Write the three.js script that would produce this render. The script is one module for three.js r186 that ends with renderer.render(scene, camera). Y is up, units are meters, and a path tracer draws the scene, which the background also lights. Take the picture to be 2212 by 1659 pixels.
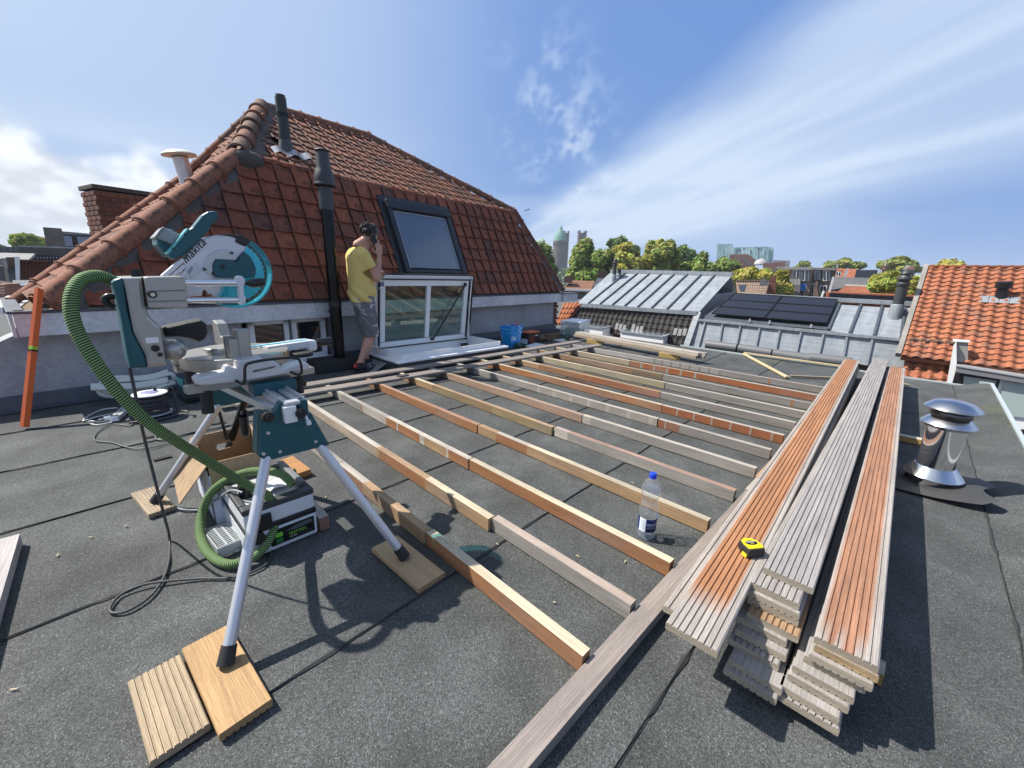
import * as THREE from 'three';
import { mergeGeometries, mergeVertices, toCreasedNormals } from 'three/addons/utils/BufferGeometryUtils.js';
import { RoundedBoxGeometry } from 'three/addons/geometries/RoundedBoxGeometry.js';
import { ConvexGeometry } from 'three/addons/geometries/ConvexGeometry.js';
import { MarchingCubes } from 'three/addons/objects/MarchingCubes.js';

// ---------------------------------------------------------------- camera
const D = Math.PI / 180, V = (x, y, z) => new THREE.Vector3(x, y, z);
const CAM = { H: 1.25, f: 890, pitch: 15.114 * D, roll: -1.603 * D, yaw: 45.328 * D };   // f in pixels of a 2212 x 1659 picture
const fwd = V(Math.sin(CAM.yaw) * Math.cos(CAM.pitch), -Math.sin(CAM.pitch), -Math.cos(CAM.yaw) * Math.cos(CAM.pitch));
const r0 = V(Math.cos(CAM.yaw), 0, Math.sin(CAM.yaw)), d0 = fwd.clone().cross(r0);
const camR = r0.clone().multiplyScalar(Math.cos(CAM.roll)).addScaledVector(d0, Math.sin(CAM.roll));
const camD = r0.clone().multiplyScalar(-Math.sin(CAM.roll)).addScaledVector(d0, Math.cos(CAM.roll));
const scene = new THREE.Scene();
const camera = new THREE.PerspectiveCamera(2 * Math.atan(829.5 / CAM.f) / D, 4 / 3, 0.05, 3000);
camera.position.set(0, CAM.H, 0);
camera.quaternion.setFromRotationMatrix(new THREE.Matrix4().makeBasis(camR, camD.clone().negate(), fwd.clone().negate()));
const renderer = new THREE.WebGLRenderer({ antialias: true });
renderer.setSize(1024, 768);
renderer.toneMapping = THREE.LinearToneMapping;
renderer.toneMappingExposure = 1.48;
renderer.shadowMap.enabled = true;

// ---------------------------------------------------------------- noise
function rng(seed) { let s = seed >>> 0; return () => { s = (s + 0x6D2B79F5) >>> 0; let t = s; t = Math.imul(t ^ (t >>> 15), t | 1); t ^= t + Math.imul(t ^ (t >>> 7), t | 61); return ((t ^ (t >>> 14)) >>> 0) / 4294967296; }; }
const hash = (x, y, s = 0) => { let h = Math.imul(x | 0, 374761393) + Math.imul(y | 0, 668265263) + Math.imul(s | 0, 1274126177); h = Math.imul(h ^ (h >>> 13), 1274126177); return ((h ^ (h >>> 16)) >>> 0) / 4294967296; };
const mod = (a, n) => ((a % n) + n) % n, sm = (t) => t * t * (3 - 2 * t), mix = (a, b, t) => a + (b - a) * t, clamp = (x, a = 0, b = 1) => Math.min(b, Math.max(a, x));
const step = (a, b, x) => sm(clamp((x - a) / (b - a)));
function vnoise(x, y, px = 0, py = 0, s = 0) {      // value noise, periodic when px, py are given
  const x0 = Math.floor(x), y0 = Math.floor(y), fx = sm(x - x0), fy = sm(y - y0);
  const g = (i, j) => hash(px ? mod(i, px) : i, py ? mod(j, py) : j, s);
  return mix(mix(g(x0, y0), g(x0 + 1, y0), fx), mix(g(x0, y0 + 1), g(x0 + 1, y0 + 1), fx), fy);
}
function fbm(x, y, o = 4, px = 0, py = 0, s = 0) { let a = 0, w = 0.5, t = 0; for (let i = 0; i < o; i++) { a += w * vnoise(x, y, px, py, s + i); t += w; x *= 2; y *= 2; px *= 2; py *= 2; w *= 0.5; } return a / t; }

// ---------------------------------------------------------------- sky and sun
const sunDir = V(-0.45, 1.0, -0.66).normalize();                 // from the shadows of the man, the bottle and the planks
{
  const W = 1600, Hh = 800, data = new Float32Array(W * Hh * 4);
  const az0 = 34 * D;                                             // the cirrus streaks run to this azimuth
  for (let j = 0; j < Hh; j++) {
    const el = ((j + 0.5) / Hh - 0.5) * Math.PI, y = Math.sin(el), c = Math.cos(el);
    for (let i = 0; i < W; i++) {
      const th = ((i + 0.5) / W - 0.5) * 2 * Math.PI, x = c * Math.cos(th), z = c * Math.sin(th), k = (j * W + i) * 4;
      const up = Math.max(y, 0), sd = clamp(x * sunDir.x + y * sunDir.y + z * sunDir.z, -1, 1);
      let az = Math.atan2(x, -z) / D; const eld = Math.max(el / D, 0);
      // clear air
      const hz = Math.exp(-up * 7), mid = Math.exp(-up * 2.4);
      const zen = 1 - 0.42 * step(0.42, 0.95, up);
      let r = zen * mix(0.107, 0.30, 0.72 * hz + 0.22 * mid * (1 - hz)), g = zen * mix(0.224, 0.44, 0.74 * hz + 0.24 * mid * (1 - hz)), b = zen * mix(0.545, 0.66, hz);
      const glow = Math.pow(Math.max(sd, 0), 6) * 0.42 + Math.pow(Math.max(sd, 0), 2.2) * 0.19;
      r += glow * 0.95; g += glow * 0.98; b += glow * 0.75;
      if (y > 0) {
        const q = 1 / (y + 0.06), px = x * q, pz = z * q, s = px * Math.sin(az0) - pz * Math.cos(az0), t = px * Math.cos(az0) + pz * Math.sin(az0);
        // fan of cirrus: streaks along s
        let w = fbm(s * 0.18 + 3, t * 1.3 + fbm(s * 0.3, t * 0.5, 3, 0, 0, 5) * 1.1, 5, 0, 0, 11), w2 = fbm(s * 0.7, t * 6.5 + fbm(s, t, 3, 0, 0, 23), 5, 0, 0, 21);
        let n = step(0.40, 0.74, w * 0.62 + w2 * 0.38);
        const edge = (fbm(s * 0.5, t * 1.6, 4, 0, 0, 31) - 0.5) * 0.7;
        let fan = step(1.15, 1.65, t + edge) * (1 - step(2.7, 4.6, t - edge));
        let dens = fan * (0.50 + 0.36 * n);
        // broken small cloud beside it
        const pf = step(0.36, 0.66, fbm(az * 0.30 + 7, eld * 0.34, 4, 0, 0, 41)) * Math.exp(-Math.pow((az - 50.5 - (eld - 16) * -0.25) / 5.2, 2) - Math.pow((eld - 16.5) / 7, 2));
        dens += 0.8 * pf * step(0.28, 0.74, fbm(az * 1.1 + eld * 0.5, eld * 1.5 - az * 0.7, 5, 0, 0, 43));
        // veil on the sun's side
        dens += (0.42 + 0.3 * step(0.36, 0.75, fbm(s * 0.22 + 9, t * 0.5 + 4, 5, 0, 0, 51)) ) * step(50, 18, az) * step(-150, -90, az);
        // whitish haze low down
        dens += 0.42 * Math.exp(-Math.pow((eld - 6) / 6, 2)) * step(0.35, 0.7, fbm(az * 0.05, eld * 0.25, 4, 0, 0, 61)) * step(62, 38, Math.abs(az - 34));
        // thin cloud everywhere else
        dens += 0.25 * step(0.5, 0.8, fbm(s * 0.3 + 40, t * 0.6 + 2, 4, 0, 0, 71)) * step(95, 130, Math.abs(az - 40));
        dens = clamp(dens, 0, 0.92);
        const cr = 0.56 + 0.1 * glow, cg = 0.66 + 0.1 * glow, cb = 0.80;
        r = mix(r, cr, dens); g = mix(g, cg, dens); b = mix(b, cb, dens);
        // heaped cloud low on the left
        const top = 5.2 + 5.5 * fbm(az * 0.22 + 20, 3, 4, 0, 0, 81) + 2.2 * step(10, -6, az), body = fbm(az * 0.35, eld * 0.55, 5, 0, 0, 91);
        const cu = step(top + 1.3, top - 1.5, eld + (body - 0.5) * 5) * step(19, 5, az + (body - 0.5) * 8) * step(-75, -35, az) * 0.9;
        const lit = 0.66 + 0.28 * step(0.35, 0.7, fbm(az * 0.45 + 2, eld * 0.8 + 1, 4, 0, 0, 95));
        r = mix(r, 0.93 * lit, cu); g = mix(g, 0.97 * lit, cu); b = mix(b, 1.03 * lit, cu);
      }
      data[k] = r * 0.86; data[k + 1] = g * 0.86; data[k + 2] = b * 0.86; data[k + 3] = 1;
    }
  }
  const sky = new THREE.DataTexture(data, W, Hh, THREE.RGBAFormat, THREE.FloatType);
  sky.mapping = THREE.EquirectangularReflectionMapping; sky.magFilter = THREE.LinearFilter; sky.minFilter = THREE.LinearFilter; sky.needsUpdate = true;
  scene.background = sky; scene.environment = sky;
}
const sun = new THREE.DirectionalLight(new THREE.Color(1, 0.95, 0.87), 5);
sun.position.copy(sunDir).multiplyScalar(60); sun.castShadow = true;
sun.shadow.mapSize.set(4096, 4096);
Object.assign(sun.shadow.camera, { left: -25, right: 25, top: 25, bottom: -25, near: 1, far: 160 });
scene.add(sun); scene.add(sun.target);
scene.fog = new THREE.FogExp2(new THREE.Color(0.80, 0.88, 1.0), 0.00045);

// ---------------------------------------------------------------- from photo pixels to places
const EYE = V(0, CAM.H, 0);
const ray = (u, v) => fwd.clone().addScaledVector(camR, (u - 1106) / CAM.f).addScaledVector(camD, (v - 829.5) / CAM.f);
const onP = (u, v, P, n) => { const d = ray(u, v), t = n.dot(P.clone().sub(EYE)) / n.dot(d); return EYE.clone().addScaledVector(d, t); };
const G = (u, v, y = 0) => onP(u, v, V(0, y, 0), V(0, 1, 0));
const PZ = (u, v, z) => onP(u, v, V(0, 0, z), V(0, 0, 1));
const PX = (u, v, x) => onP(u, v, V(x, 0, 0), V(1, 0, 0));
const FAR = (u, v, dist) => { const d = ray(u, v); return EYE.clone().addScaledVector(d, dist / Math.hypot(d.x, d.z)); };

// ---------------------------------------------------------------- geometry helpers
function prep(g, col) {
  if (g.index) g = g.toNonIndexed();
  for (const k of Object.keys(g.attributes)) if (!['position', 'normal', 'uv', 'color'].includes(k)) g.deleteAttribute(k);
  const n = g.attributes.position.count;
  if (!g.attributes.normal) g.computeVertexNormals();
  if (!g.attributes.uv) g.setAttribute('uv', new THREE.BufferAttribute(new Float32Array(n * 2), 2));
  if (!g.attributes.color || col) { const a = new Float32Array(n * 3), c = col || [1, 1, 1]; for (let i = 0; i < n; i++) a.set(c, i * 3); g.setAttribute('color', new THREE.BufferAttribute(a, 3)); }
  g.morphAttributes = {}; return g;
}
function metric(g, long = null, off = 0) {            // uv in metres, u along the long axis
  g = prep(g); const p = g.attributes.position, n = g.attributes.normal, uv = g.attributes.uv;
  if (long === null) { g.computeBoundingBox(); const s = g.boundingBox.getSize(V(0, 0, 0)); long = s.x >= s.y && s.x >= s.z ? 0 : s.y >= s.z ? 1 : 2; }
  for (let i = 0; i < p.count; i++) {
    const q = [p.getX(i), p.getY(i), p.getZ(i)], a = [Math.abs(n.getX(i)), Math.abs(n.getY(i)), Math.abs(n.getZ(i))];
    const m = a[0] > a[1] && a[0] > a[2] ? 0 : a[1] > a[2] ? 1 : 2, r = [0, 1, 2].filter((k) => k !== m);
    const u = r.includes(long) ? long : r[0], w = r.find((k) => k !== u);
    uv.setXY(i, q[u] + off, q[w] + m * 0.37 + off * 1.7);
  }
  return g;
}
const place = (g, x = 0, y = 0, z = 0, ry = 0, rx = 0, rz = 0) => g.applyMatrix4(new THREE.Matrix4().compose(V(x, y, z), new THREE.Quaternion().setFromEuler(new THREE.Euler(rx, ry, rz, 'YXZ')), V(1, 1, 1)));
const bx = (w, h, d, x = 0, y = 0, z = 0, ry = 0, rx = 0, rz = 0) => place(metric(new THREE.BoxGeometry(w, h, d)), x, y, z, ry, rx, rz);
const rb = (w, h, d, r, x = 0, y = 0, z = 0, ry = 0, rx = 0, rz = 0, seg = 2) => place(metric(new RoundedBoxGeometry(w, h, d, seg, Math.min(r, w / 2.01, h / 2.01, d / 2.01))), x, y, z, ry, rx, rz);
function rod(a, b, ra, rb2 = ra, seg = 14, open = false) {
  const d = b.clone().sub(a), g = new THREE.CylinderGeometry(rb2, ra, d.length(), seg, 1, open);
  g.applyQuaternion(new THREE.Quaternion().setFromUnitVectors(V(0, 1, 0), d.clone().normalize()));
  const m = a.clone().add(b).multiplyScalar(0.5); g.translate(m.x, m.y, m.z); return prep(g);
}
const tube = (pts, r, seg = 10, n = 0, closed = false) => prep(new THREE.TubeGeometry(new THREE.CatmullRomCurve3(pts, closed, 'centripetal'), n || pts.length * 8, r, seg, closed));
const lathe = (prof, seg = 32, x = 0, y = 0, z = 0) => prep(new THREE.LatheGeometry(prof.map(([r, h]) => new THREE.Vector2(r, h)), seg)).translate(x, y, z);
const ball = (r, x, y, z, sx = 1, sy = 1, sz = 1, seg = 16) => prep(new THREE.SphereGeometry(r, seg, Math.ceil(seg * 0.7))).scale(sx, sy, sz).translate(x, y, z);
// polygon in an x-y plane given as photo pixels at depth z, made solid between z0 and z1
function solid(pix, z, z0, z1, bev = 0.003, holes = []) {
  const f = ([u, v]) => { const p = PZ(u, v, z); return new THREE.Vector2(p.x, p.y); };
  return solidXY(pix.map(f), z0, z1, bev, holes.map((h) => h.map(f)));
}
function solidXY(pts, z0, z1, bev = 0.003, holes = []) {
  const s = new THREE.Shape(pts.map((p) => p.isVector2 ? p : new THREE.Vector2(...p))); for (const h of holes) s.holes.push(new THREE.Path(h.map((p) => p.isVector2 ? p : new THREE.Vector2(...p))));
  const d = Math.abs(z1 - z0);
  const g = new THREE.ExtrudeGeometry(s, { depth: Math.max(d - 2 * bev, 0.001), bevelEnabled: bev > 0, bevelThickness: bev, bevelSize: bev, bevelOffset: -bev, bevelSegments: 2, curveSegments: 10 });
  return metric(g.translate(0, 0, Math.min(z0, z1) + bev));
}
function facets(tris) {                              // flat quads / triangles from lists of points
  const a = []; for (const t of tris) { for (let i = 1; i + 1 < t.length; i++) a.push(t[0], t[i], t[i + 1]); }
  const g = new THREE.BufferGeometry(); g.setAttribute('position', new THREE.BufferAttribute(new Float32Array(a.flatMap((p) => [p.x, p.y, p.z])), 3)); g.computeVertexNormals(); return metric(g, 0);
}
// a slab: polygon of points with a thickness along n
function slab(pts, n, t) { const q = pts.map((p) => p.clone().addScaledVector(n, -t)), f = [pts, q.slice().reverse()]; for (let i = 0; i < pts.length; i++) { const j = (i + 1) % pts.length; f.push([pts[j], pts[i], q[i], q[j]]); } return facets(f); }
const tint = (g, c) => prep(g, c);
// beam between two points with a box section, grain along it
function beam(a, b, w, h, off = 0) {
  const d = b.clone().sub(a), L = d.length(), g = metric(new THREE.BoxGeometry(L, h, w), 0, off), x = d.normalize(), z = x.clone().cross(V(0, 1, 0)).normalize(), y = z.clone().cross(x);
  const m = a.clone().add(b).multiplyScalar(0.5); g.applyMatrix4(new THREE.Matrix4().makeBasis(x, y, z).setPosition(m)); return g;
}

// ---------------------------------------------------------------- scene helpers
const taken = {};
function numbered(name) { const n = taken[name] = (taken[name] ?? -1) + 1; return n ? `${name}_${String(n).padStart(3, '0')}` : name; }
function obj(name, geos, mat, parent = scene) {
  const list = (Array.isArray(geos) ? geos : [geos]).map((g) => prep(g));
  const m = new THREE.Mesh(list.length > 1 ? mergeGeometries(list) : list[0], mat);
  m.name = parent === scene ? numbered(name) : name; m.castShadow = m.receiveShadow = true; parent.add(m); return m;
}
function tag(o, label, category, group, kind) { Object.assign(o.userData, { label, category }); if (group) o.userData.group = group; if (kind) o.userData.kind = kind; return o; }
function thing(name, label, category, p = V(0, 0, 0), ry = 0, group) { const o = new THREE.Group(); o.name = numbered(name); o.position.copy(p); o.rotation.y = ry; scene.add(o); return tag(o, label, category, group); }
const one = (name, label, category, geos, mat, group) => tag(obj(name, geos, mat), label, category, group);
function struct(name, geos, mat) { const o = obj(name, geos, mat); o.userData.kind = 'structure'; return o; }
// world geometry moved into a thing's own frame
const into = (t, g) => { t.updateMatrixWorld(true); const inv = t.matrixWorld.clone().invert(); return (Array.isArray(g) ? g : [g]).map((q) => prep(q).applyMatrix4(inv)); };
const part = (name, geos, mat, t, root = t) => obj(name, into(root, geos), mat, t);

// ---------------------------------------------------------------- textures and materials
function tex(w, h, fn, srgb = true, rx = 1, ry = 1) {
  const a = new Uint8Array(w * h * 4);
  for (let j = 0; j < h; j++) for (let i = 0; i < w; i++) { const c = fn(i, j), k = (j * w + i) * 4; if (typeof c === 'number') a[k] = a[k + 1] = a[k + 2] = clamp(c, 0, 255); else { a[k] = clamp(c[0], 0, 255); a[k + 1] = clamp(c[1], 0, 255); a[k + 2] = clamp(c[2], 0, 255); } a[k + 3] = 255; }
  const t = new THREE.DataTexture(a, w, h); t.wrapS = t.wrapT = THREE.RepeatWrapping; t.magFilter = THREE.LinearFilter; t.minFilter = THREE.LinearMipmapLinearFilter; t.generateMipmaps = true; t.repeat.set(rx, ry); if (srgb) t.colorSpace = THREE.SRGBColorSpace; t.needsUpdate = true; return t;
}
const mat = (c, rough = 0.7, metal = 0, o = {}) => new THREE.MeshStandardMaterial({ color: Array.isArray(c) ? new THREE.Color().setRGB(...c) : new THREE.Color(c), roughness: rough, metalness: metal, ...o });
const phys = (c, rough, o = {}) => new THREE.MeshPhysicalMaterial({ color: Array.isArray(c) ? new THREE.Color().setRGB(...c) : new THREE.Color(c), roughness: rough, ...o });

const granT = tex(1024, 1024, (i, j) => {             // mineral granules, 1.4 m a side
  const a = hash(i, j, 1), b = hash(i >> 1, j >> 1, 2), c = fbm(i / 128, j / 128, 4, 8, 8, 3), e = vnoise(i / 3, j / 3, 1024 / 3 | 0, 1024 / 3 | 0, 9);
  let v = 72 * (0.42 + 0.42 * a + 0.5 * b + 0.45 * e) * (0.72 + 0.5 * c); if (hash(i, j, 5) > 0.9935) v = 190 + 60 * a; return [v * 0.985, v, v * 1.0];
}, true, 1 / 1.4, 1 / 1.4);
const granB = tex(1024, 1024, (i, j) => 255 * (0.55 * hash(i >> 1, j >> 1, 2) + 0.25 * hash(i, j, 1) + 0.2 * fbm(i / 40, j / 40, 3, 25, 25, 8)), false, 1 / 1.4, 1 / 1.4);
const bitumen = mat([0.97, 0.99, 0.97], 0.85, 0, { map: granT, bumpMap: granB, bumpScale: 0.003, vertexColors: true });
const bitBead = mat([0.03, 0.03, 0.03], 0.7);
const woodT = tex(1024, 256, (i, j) => {              // neutral grain, 1.2 m long, 0.2 m wide
  const warp = fbm(i / 256, j / 64, 3, 4, 4, 2) * 26, y = j + warp;
  const f1 = vnoise(i / 40, y / 1.6, 26, 160, 4), f2 = vnoise(i / 150, y / 5, 7, 51, 6), f3 = vnoise(i / 10, y / 1.1, 102, 232, 7), bl = fbm(i / 170, j / 50, 4, 6, 5, 12);
  let v = 224 + 24 * (f1 - 0.5) + 28 * (f2 - 0.5) + 22 * (f3 - 0.5) + 40 * (bl - 0.5); if (f1 > 0.9) v -= 24; return [v, v * 0.99, v * 0.975];
}, true, 1 / 1.2, 1 / 0.2);
const woodB = tex(512, 128, (i, j) => 255 * (0.6 * vnoise(i / 20, j / 0.9, 25, 142, 4) + 0.4 * vnoise(i / 60, j / 3, 8, 42, 6)), false, 1 / 0.6, 1 / 0.1);
const wood = mat([1, 1, 1], 0.72, 0, { map: woodT, bumpMap: woodB, bumpScale: 0.0012, vertexColors: true });
const clayT = tex(256, 256, (i, j) => {
  const a = fbm(i / 64, j / 64, 5, 4, 4, 3), b = fbm(i / 20, j / 20, 4, 13, 13, 6), c = hash(i, j, 1), m = step(0.5, 0.72, a);
  const v = 0.88 + 0.3 * (b - 0.5) + 0.12 * (c - 0.5); return [245 * mix(v, v * 0.72, m), 243 * mix(v, v * 0.76, m), 240 * mix(v, v * 0.80, m)];
}, true, 1 / 0.5, 1 / 0.5);
const clay = (c, r = 0.85) => mat(c, r, 0, { map: clayT, bumpMap: clayT, bumpScale: 0.003, vertexColors: true });
const blotT = tex(512, 512, (i, j) => { const a = fbm(i / 128, j / 128, 5, 4, 4, 3), b = fbm(i / 10, j / 10, 3, 51, 51, 6); const v = 215 + 60 * (a - 0.5) + 34 * (b - 0.5) + 12 * (hash(i, j) - 0.5); return [v, v, v * 1.005]; }, true, 1 / 1.5, 1 / 1.5);
const stuccoB = tex(256, 256, (i, j) => 255 * (0.6 * fbm(i / 12, j / 12, 4, 21, 21, 2) + 0.4 * hash(i, j)), false, 1 / 0.4, 1 / 0.4);
const zincT = tex(512, 512, (i, j) => { const a = fbm(i / 100, j / 30, 5, 5, 17, 3), b = fbm(i / 18, j / 128, 4, 28, 4, 6); const v = 206 + 44 * (a - 0.5) + 46 * (b - 0.5); return [v * 0.985, v, v * 1.012]; }, true, 1 / 1.6, 1 / 1.6);
const stucco = mat([0.56, 0.56, 0.57], 0.95, 0, { map: blotT, bumpMap: stuccoB, bumpScale: 0.004 });
const whitePaint = mat([0.86, 0.86, 0.86], 0.45, 0, { map: blotT });
const cleanWhite = mat([0.80, 0.80, 0.79], 0.35);
const lead = mat([0.13, 0.14, 0.165], 0.55, 0.3, { map: blotT });
const zinc = mat([0.44, 0.465, 0.50], 0.5, 0.12, { map: zincT, bumpMap: zincT, bumpScale: 0.003 });
const zincDark = mat([0.17, 0.19, 0.22], 0.45, 0.4, { map: zincT });
const black = mat([0.012, 0.012, 0.013], 0.35), blackMatt = mat([0.018, 0.018, 0.019], 0.7), blackGloss = phys([0.004, 0.004, 0.0045], 0.14, { specularIntensity: 0.55 });
const darkGrey = mat([0.045, 0.047, 0.05], 0.5), midGrey = mat([0.16, 0.165, 0.17], 0.5);
const alu = mat([0.60, 0.60, 0.62], 0.42, 0.6), aluCast = mat([0.40, 0.385, 0.36], 0.36, 0.7), chrome = mat([0.78, 0.78, 0.79], 0.08, 1), steelBrush = mat([0.58, 0.58, 0.60], 0.26, 1);
const teal = phys([0.003, 0.078, 0.098], 0.45, { clearcoat: 0.12, clearcoatRoughness: 0.35 });
const saWhite = mat([0.62, 0.63, 0.66], 0.36);
const glassPane = phys([0.92, 0.95, 0.94], 0.02, { transmission: 1, thickness: 0, ior: 1.5 });
const darkPane = phys([0.02, 0.024, 0.028], 0.04, { clearcoat: 1, clearcoatRoughness: 0.02 });
const cardboard = mat([0.54, 0.37, 0.215], 0.85, 0, { map: blotT });
const skinM = phys([0.50, 0.27, 0.19], 0.55, { sheen: 0.2 });
function canvasTex(w, h, draw) { const c = document.createElement('canvas'); c.width = w; c.height = h; const x = c.getContext('2d'); draw(x, w, h); const t = new THREE.CanvasTexture(c); t.colorSpace = THREE.SRGBColorSpace; t.anisotropy = 4; return t; }
// a flat print: a quad with corner a, edges e1 (text direction) and e2 (up)
function printQuad(a, e1, e2) { const g = new THREE.BufferGeometry(), p = [a, a.clone().add(e1), a.clone().add(e1).add(e2), a.clone().add(e2)]; g.setAttribute('position', new THREE.BufferAttribute(new Float32Array([0, 1, 2, 0, 2, 3].flatMap((i) => [p[i].x, p[i].y, p[i].z])), 3)); g.setAttribute('uv', new THREE.BufferAttribute(new Float32Array([0, 0, 1, 0, 1, 1, 0, 0, 1, 1, 0, 1]), 2)); g.computeVertexNormals(); return prep(g); }
const printMat = (t, o = {}) => mat([1, 1, 1], 0.5, 0, { map: t, transparent: true, alphaTest: 0.4, ...o });
// ================================================================ the flat roof
const seamZ = [0.50, -0.33, -1.185, -2.03, -2.905, -3.79, -4.66, -5.54, -6.45], seamS = [-0.012, -0.012, -0.045, -0.045, -0.04, -0.02, -0.03, -0.04, -0.06];
const X0 = -4.2, X1 = 7.74, ZR = 0.72;
{
  const deck = new THREE.Group(); deck.name = 'roof_deck'; deck.userData.kind = 'structure'; scene.add(deck);
  const edge = (k, x) => k < 0 ? ZR : seamZ[k] + seamS[k] * (x - 0.3);
  const rise = (z) => 0.075 * step(0.40, 0.70, z);
  for (let k = -1; k < seamZ.length - 1; k++) {
    const nx = 96, nz = 8, pos = [], col = [], uv = [], idx = [];
    for (let i = 0; i <= nx; i++) for (let j = 0; j <= nz; j++) {
      const x = mix(X0, X1, i / nx), za = edge(k, x), zb = edge(k + 1, x) - 0.0, z = mix(za, zb, j / nz);
      const lap = 0.0032 * (1 - j / nz), u = 0.004 * (fbm(x * 1.7, z * 1.7, 3, 0, 0, 5) - 0.5);
      pos.push(x, -0.0065 + lap + u * (j > 0 && j < nz ? 1 : 0) + rise(z), z);
      const d = fbm(x * 0.9 + 10, z * 0.9, 4, 0, 0, 15), m = fbm(x * 4, z * 4, 3, 0, 0, 17), moss = step(0.55, 0.75, fbm(x * 0.8, z * 1.2 + 4, 4, 0, 0, 25)) * step(2.6, 4.2, x) * step(-4, -2.5, z);
      const v = 0.84 + 0.30 * (d - 0.5) + 0.14 * (m - 0.5) + hash(k, 3) * 0.06;
      col.push(v * (1 + 0.05 * moss), v * (1 + 0.05 * moss), v * (1 - 0.25 * moss)); uv.push(x + k * 0.31, z + k * 0.17);
      if (i < nx && j < nz) { const q = i * (nz + 1) + j; idx.push(q, q + nz + 1, q + 1, q + 1, q + nz + 1, q + nz + 2); }
    }
    const g = new THREE.BufferGeometry(); g.setAttribute('position', new THREE.Float32BufferAttribute(pos, 3)); g.setAttribute('color', new THREE.Float32BufferAttribute(col, 3)); g.setAttribute('uv', new THREE.Float32BufferAttribute(uv, 2)); g.setIndex(idx); g.computeVertexNormals();
    obj('bitumen_sheet', g, bitumen, deck);
    if (k >= 0) {                                     // squeezed-out bitumen along the lap
      const a = []; const st = (x) => { const w = 0.0012 + 0.009 * Math.pow(fbm(x * 9, k * 7, 4, 0, 0, 33), 2.2) * 1.7, c = edge(k, x) - 0.003 + 0.012 * (fbm(x * 5, k * 3, 3, 0, 0, 35) - 0.5); return [V(x, -0.004 + rise(c), c - w), V(x, 0.0025 + rise(c), c), V(x, -0.003 + rise(c), c + w)]; };
      for (let x = -2.5; x < X1 - 0.03; x += 0.03) { const p = st(x), q = st(x + 0.03); a.push([p[0], p[1], q[1], q[0]], [p[1], p[2], q[2], q[1]]); }
      obj('seam_bead', facets(a), bitBead, deck);
    }
  }
  obj('edge_trim', [bx(X1 - X0, 0.05, 0.03, (X0 + X1) / 2, 0.062, ZR + 0.012), bx(0.03, 0.03, ZR + 3.2, X1 + 0.015, 0.0, (ZR - 3.2) / 2), bx(0.03, 0.05, 0.1, X1 + 0.012, 0.06, ZR - 0.04)], mat([0.5, 0.56, 0.56], 0.5, 0.3), deck);
  obj('substructure', [bx(X1 - X0 - 0.02, 9, ZR + 7.2 - 0.02, (X0 + X1) / 2, -4.53, (ZR - 7.2) / 2)], mat([0.17, 0.09, 0.065], 0.9, 0, { map: blotT }), deck);
}
// rain water left standing between the joists
{
  const r = rng(5), mk = (cx, cz, lx, lz) => { const p = []; for (let i = 0; i < 40; i++) { const a = i / 40 * Math.PI * 2, k = 0.75 + 0.45 * fbm(Math.cos(a) * 2 + cx, Math.sin(a) * 2 + cz, 3); p.push(V(cx + lx * k * Math.cos(a), 0.0022, cz + lz * k * Math.sin(a))); } return facets([p.reverse()]); };
  const water = phys([0.012, 0.013, 0.015], 0.05, { clearcoat: 1, clearcoatRoughness: 0.03, ior: 1.33 });
  for (const [x, z, a, b] of [[4.33, -2.75, 0.15, 0.75], [4.74, -2.95, 0.14, 0.9], [3.92, -2.85, 0.12, 0.45], [5.15, -3.1, 0.13, 0.5]]) { const o = obj('puddle', mk(x, z, a, b), water); o.userData.kind = 'structure'; }
}
struct('ground', place(metric(new THREE.PlaneGeometry(4000, 4000)), 0, -9.2, 0, 0, -Math.PI / 2), mat([0.09, 0.09, 0.085], 0.95));

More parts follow.
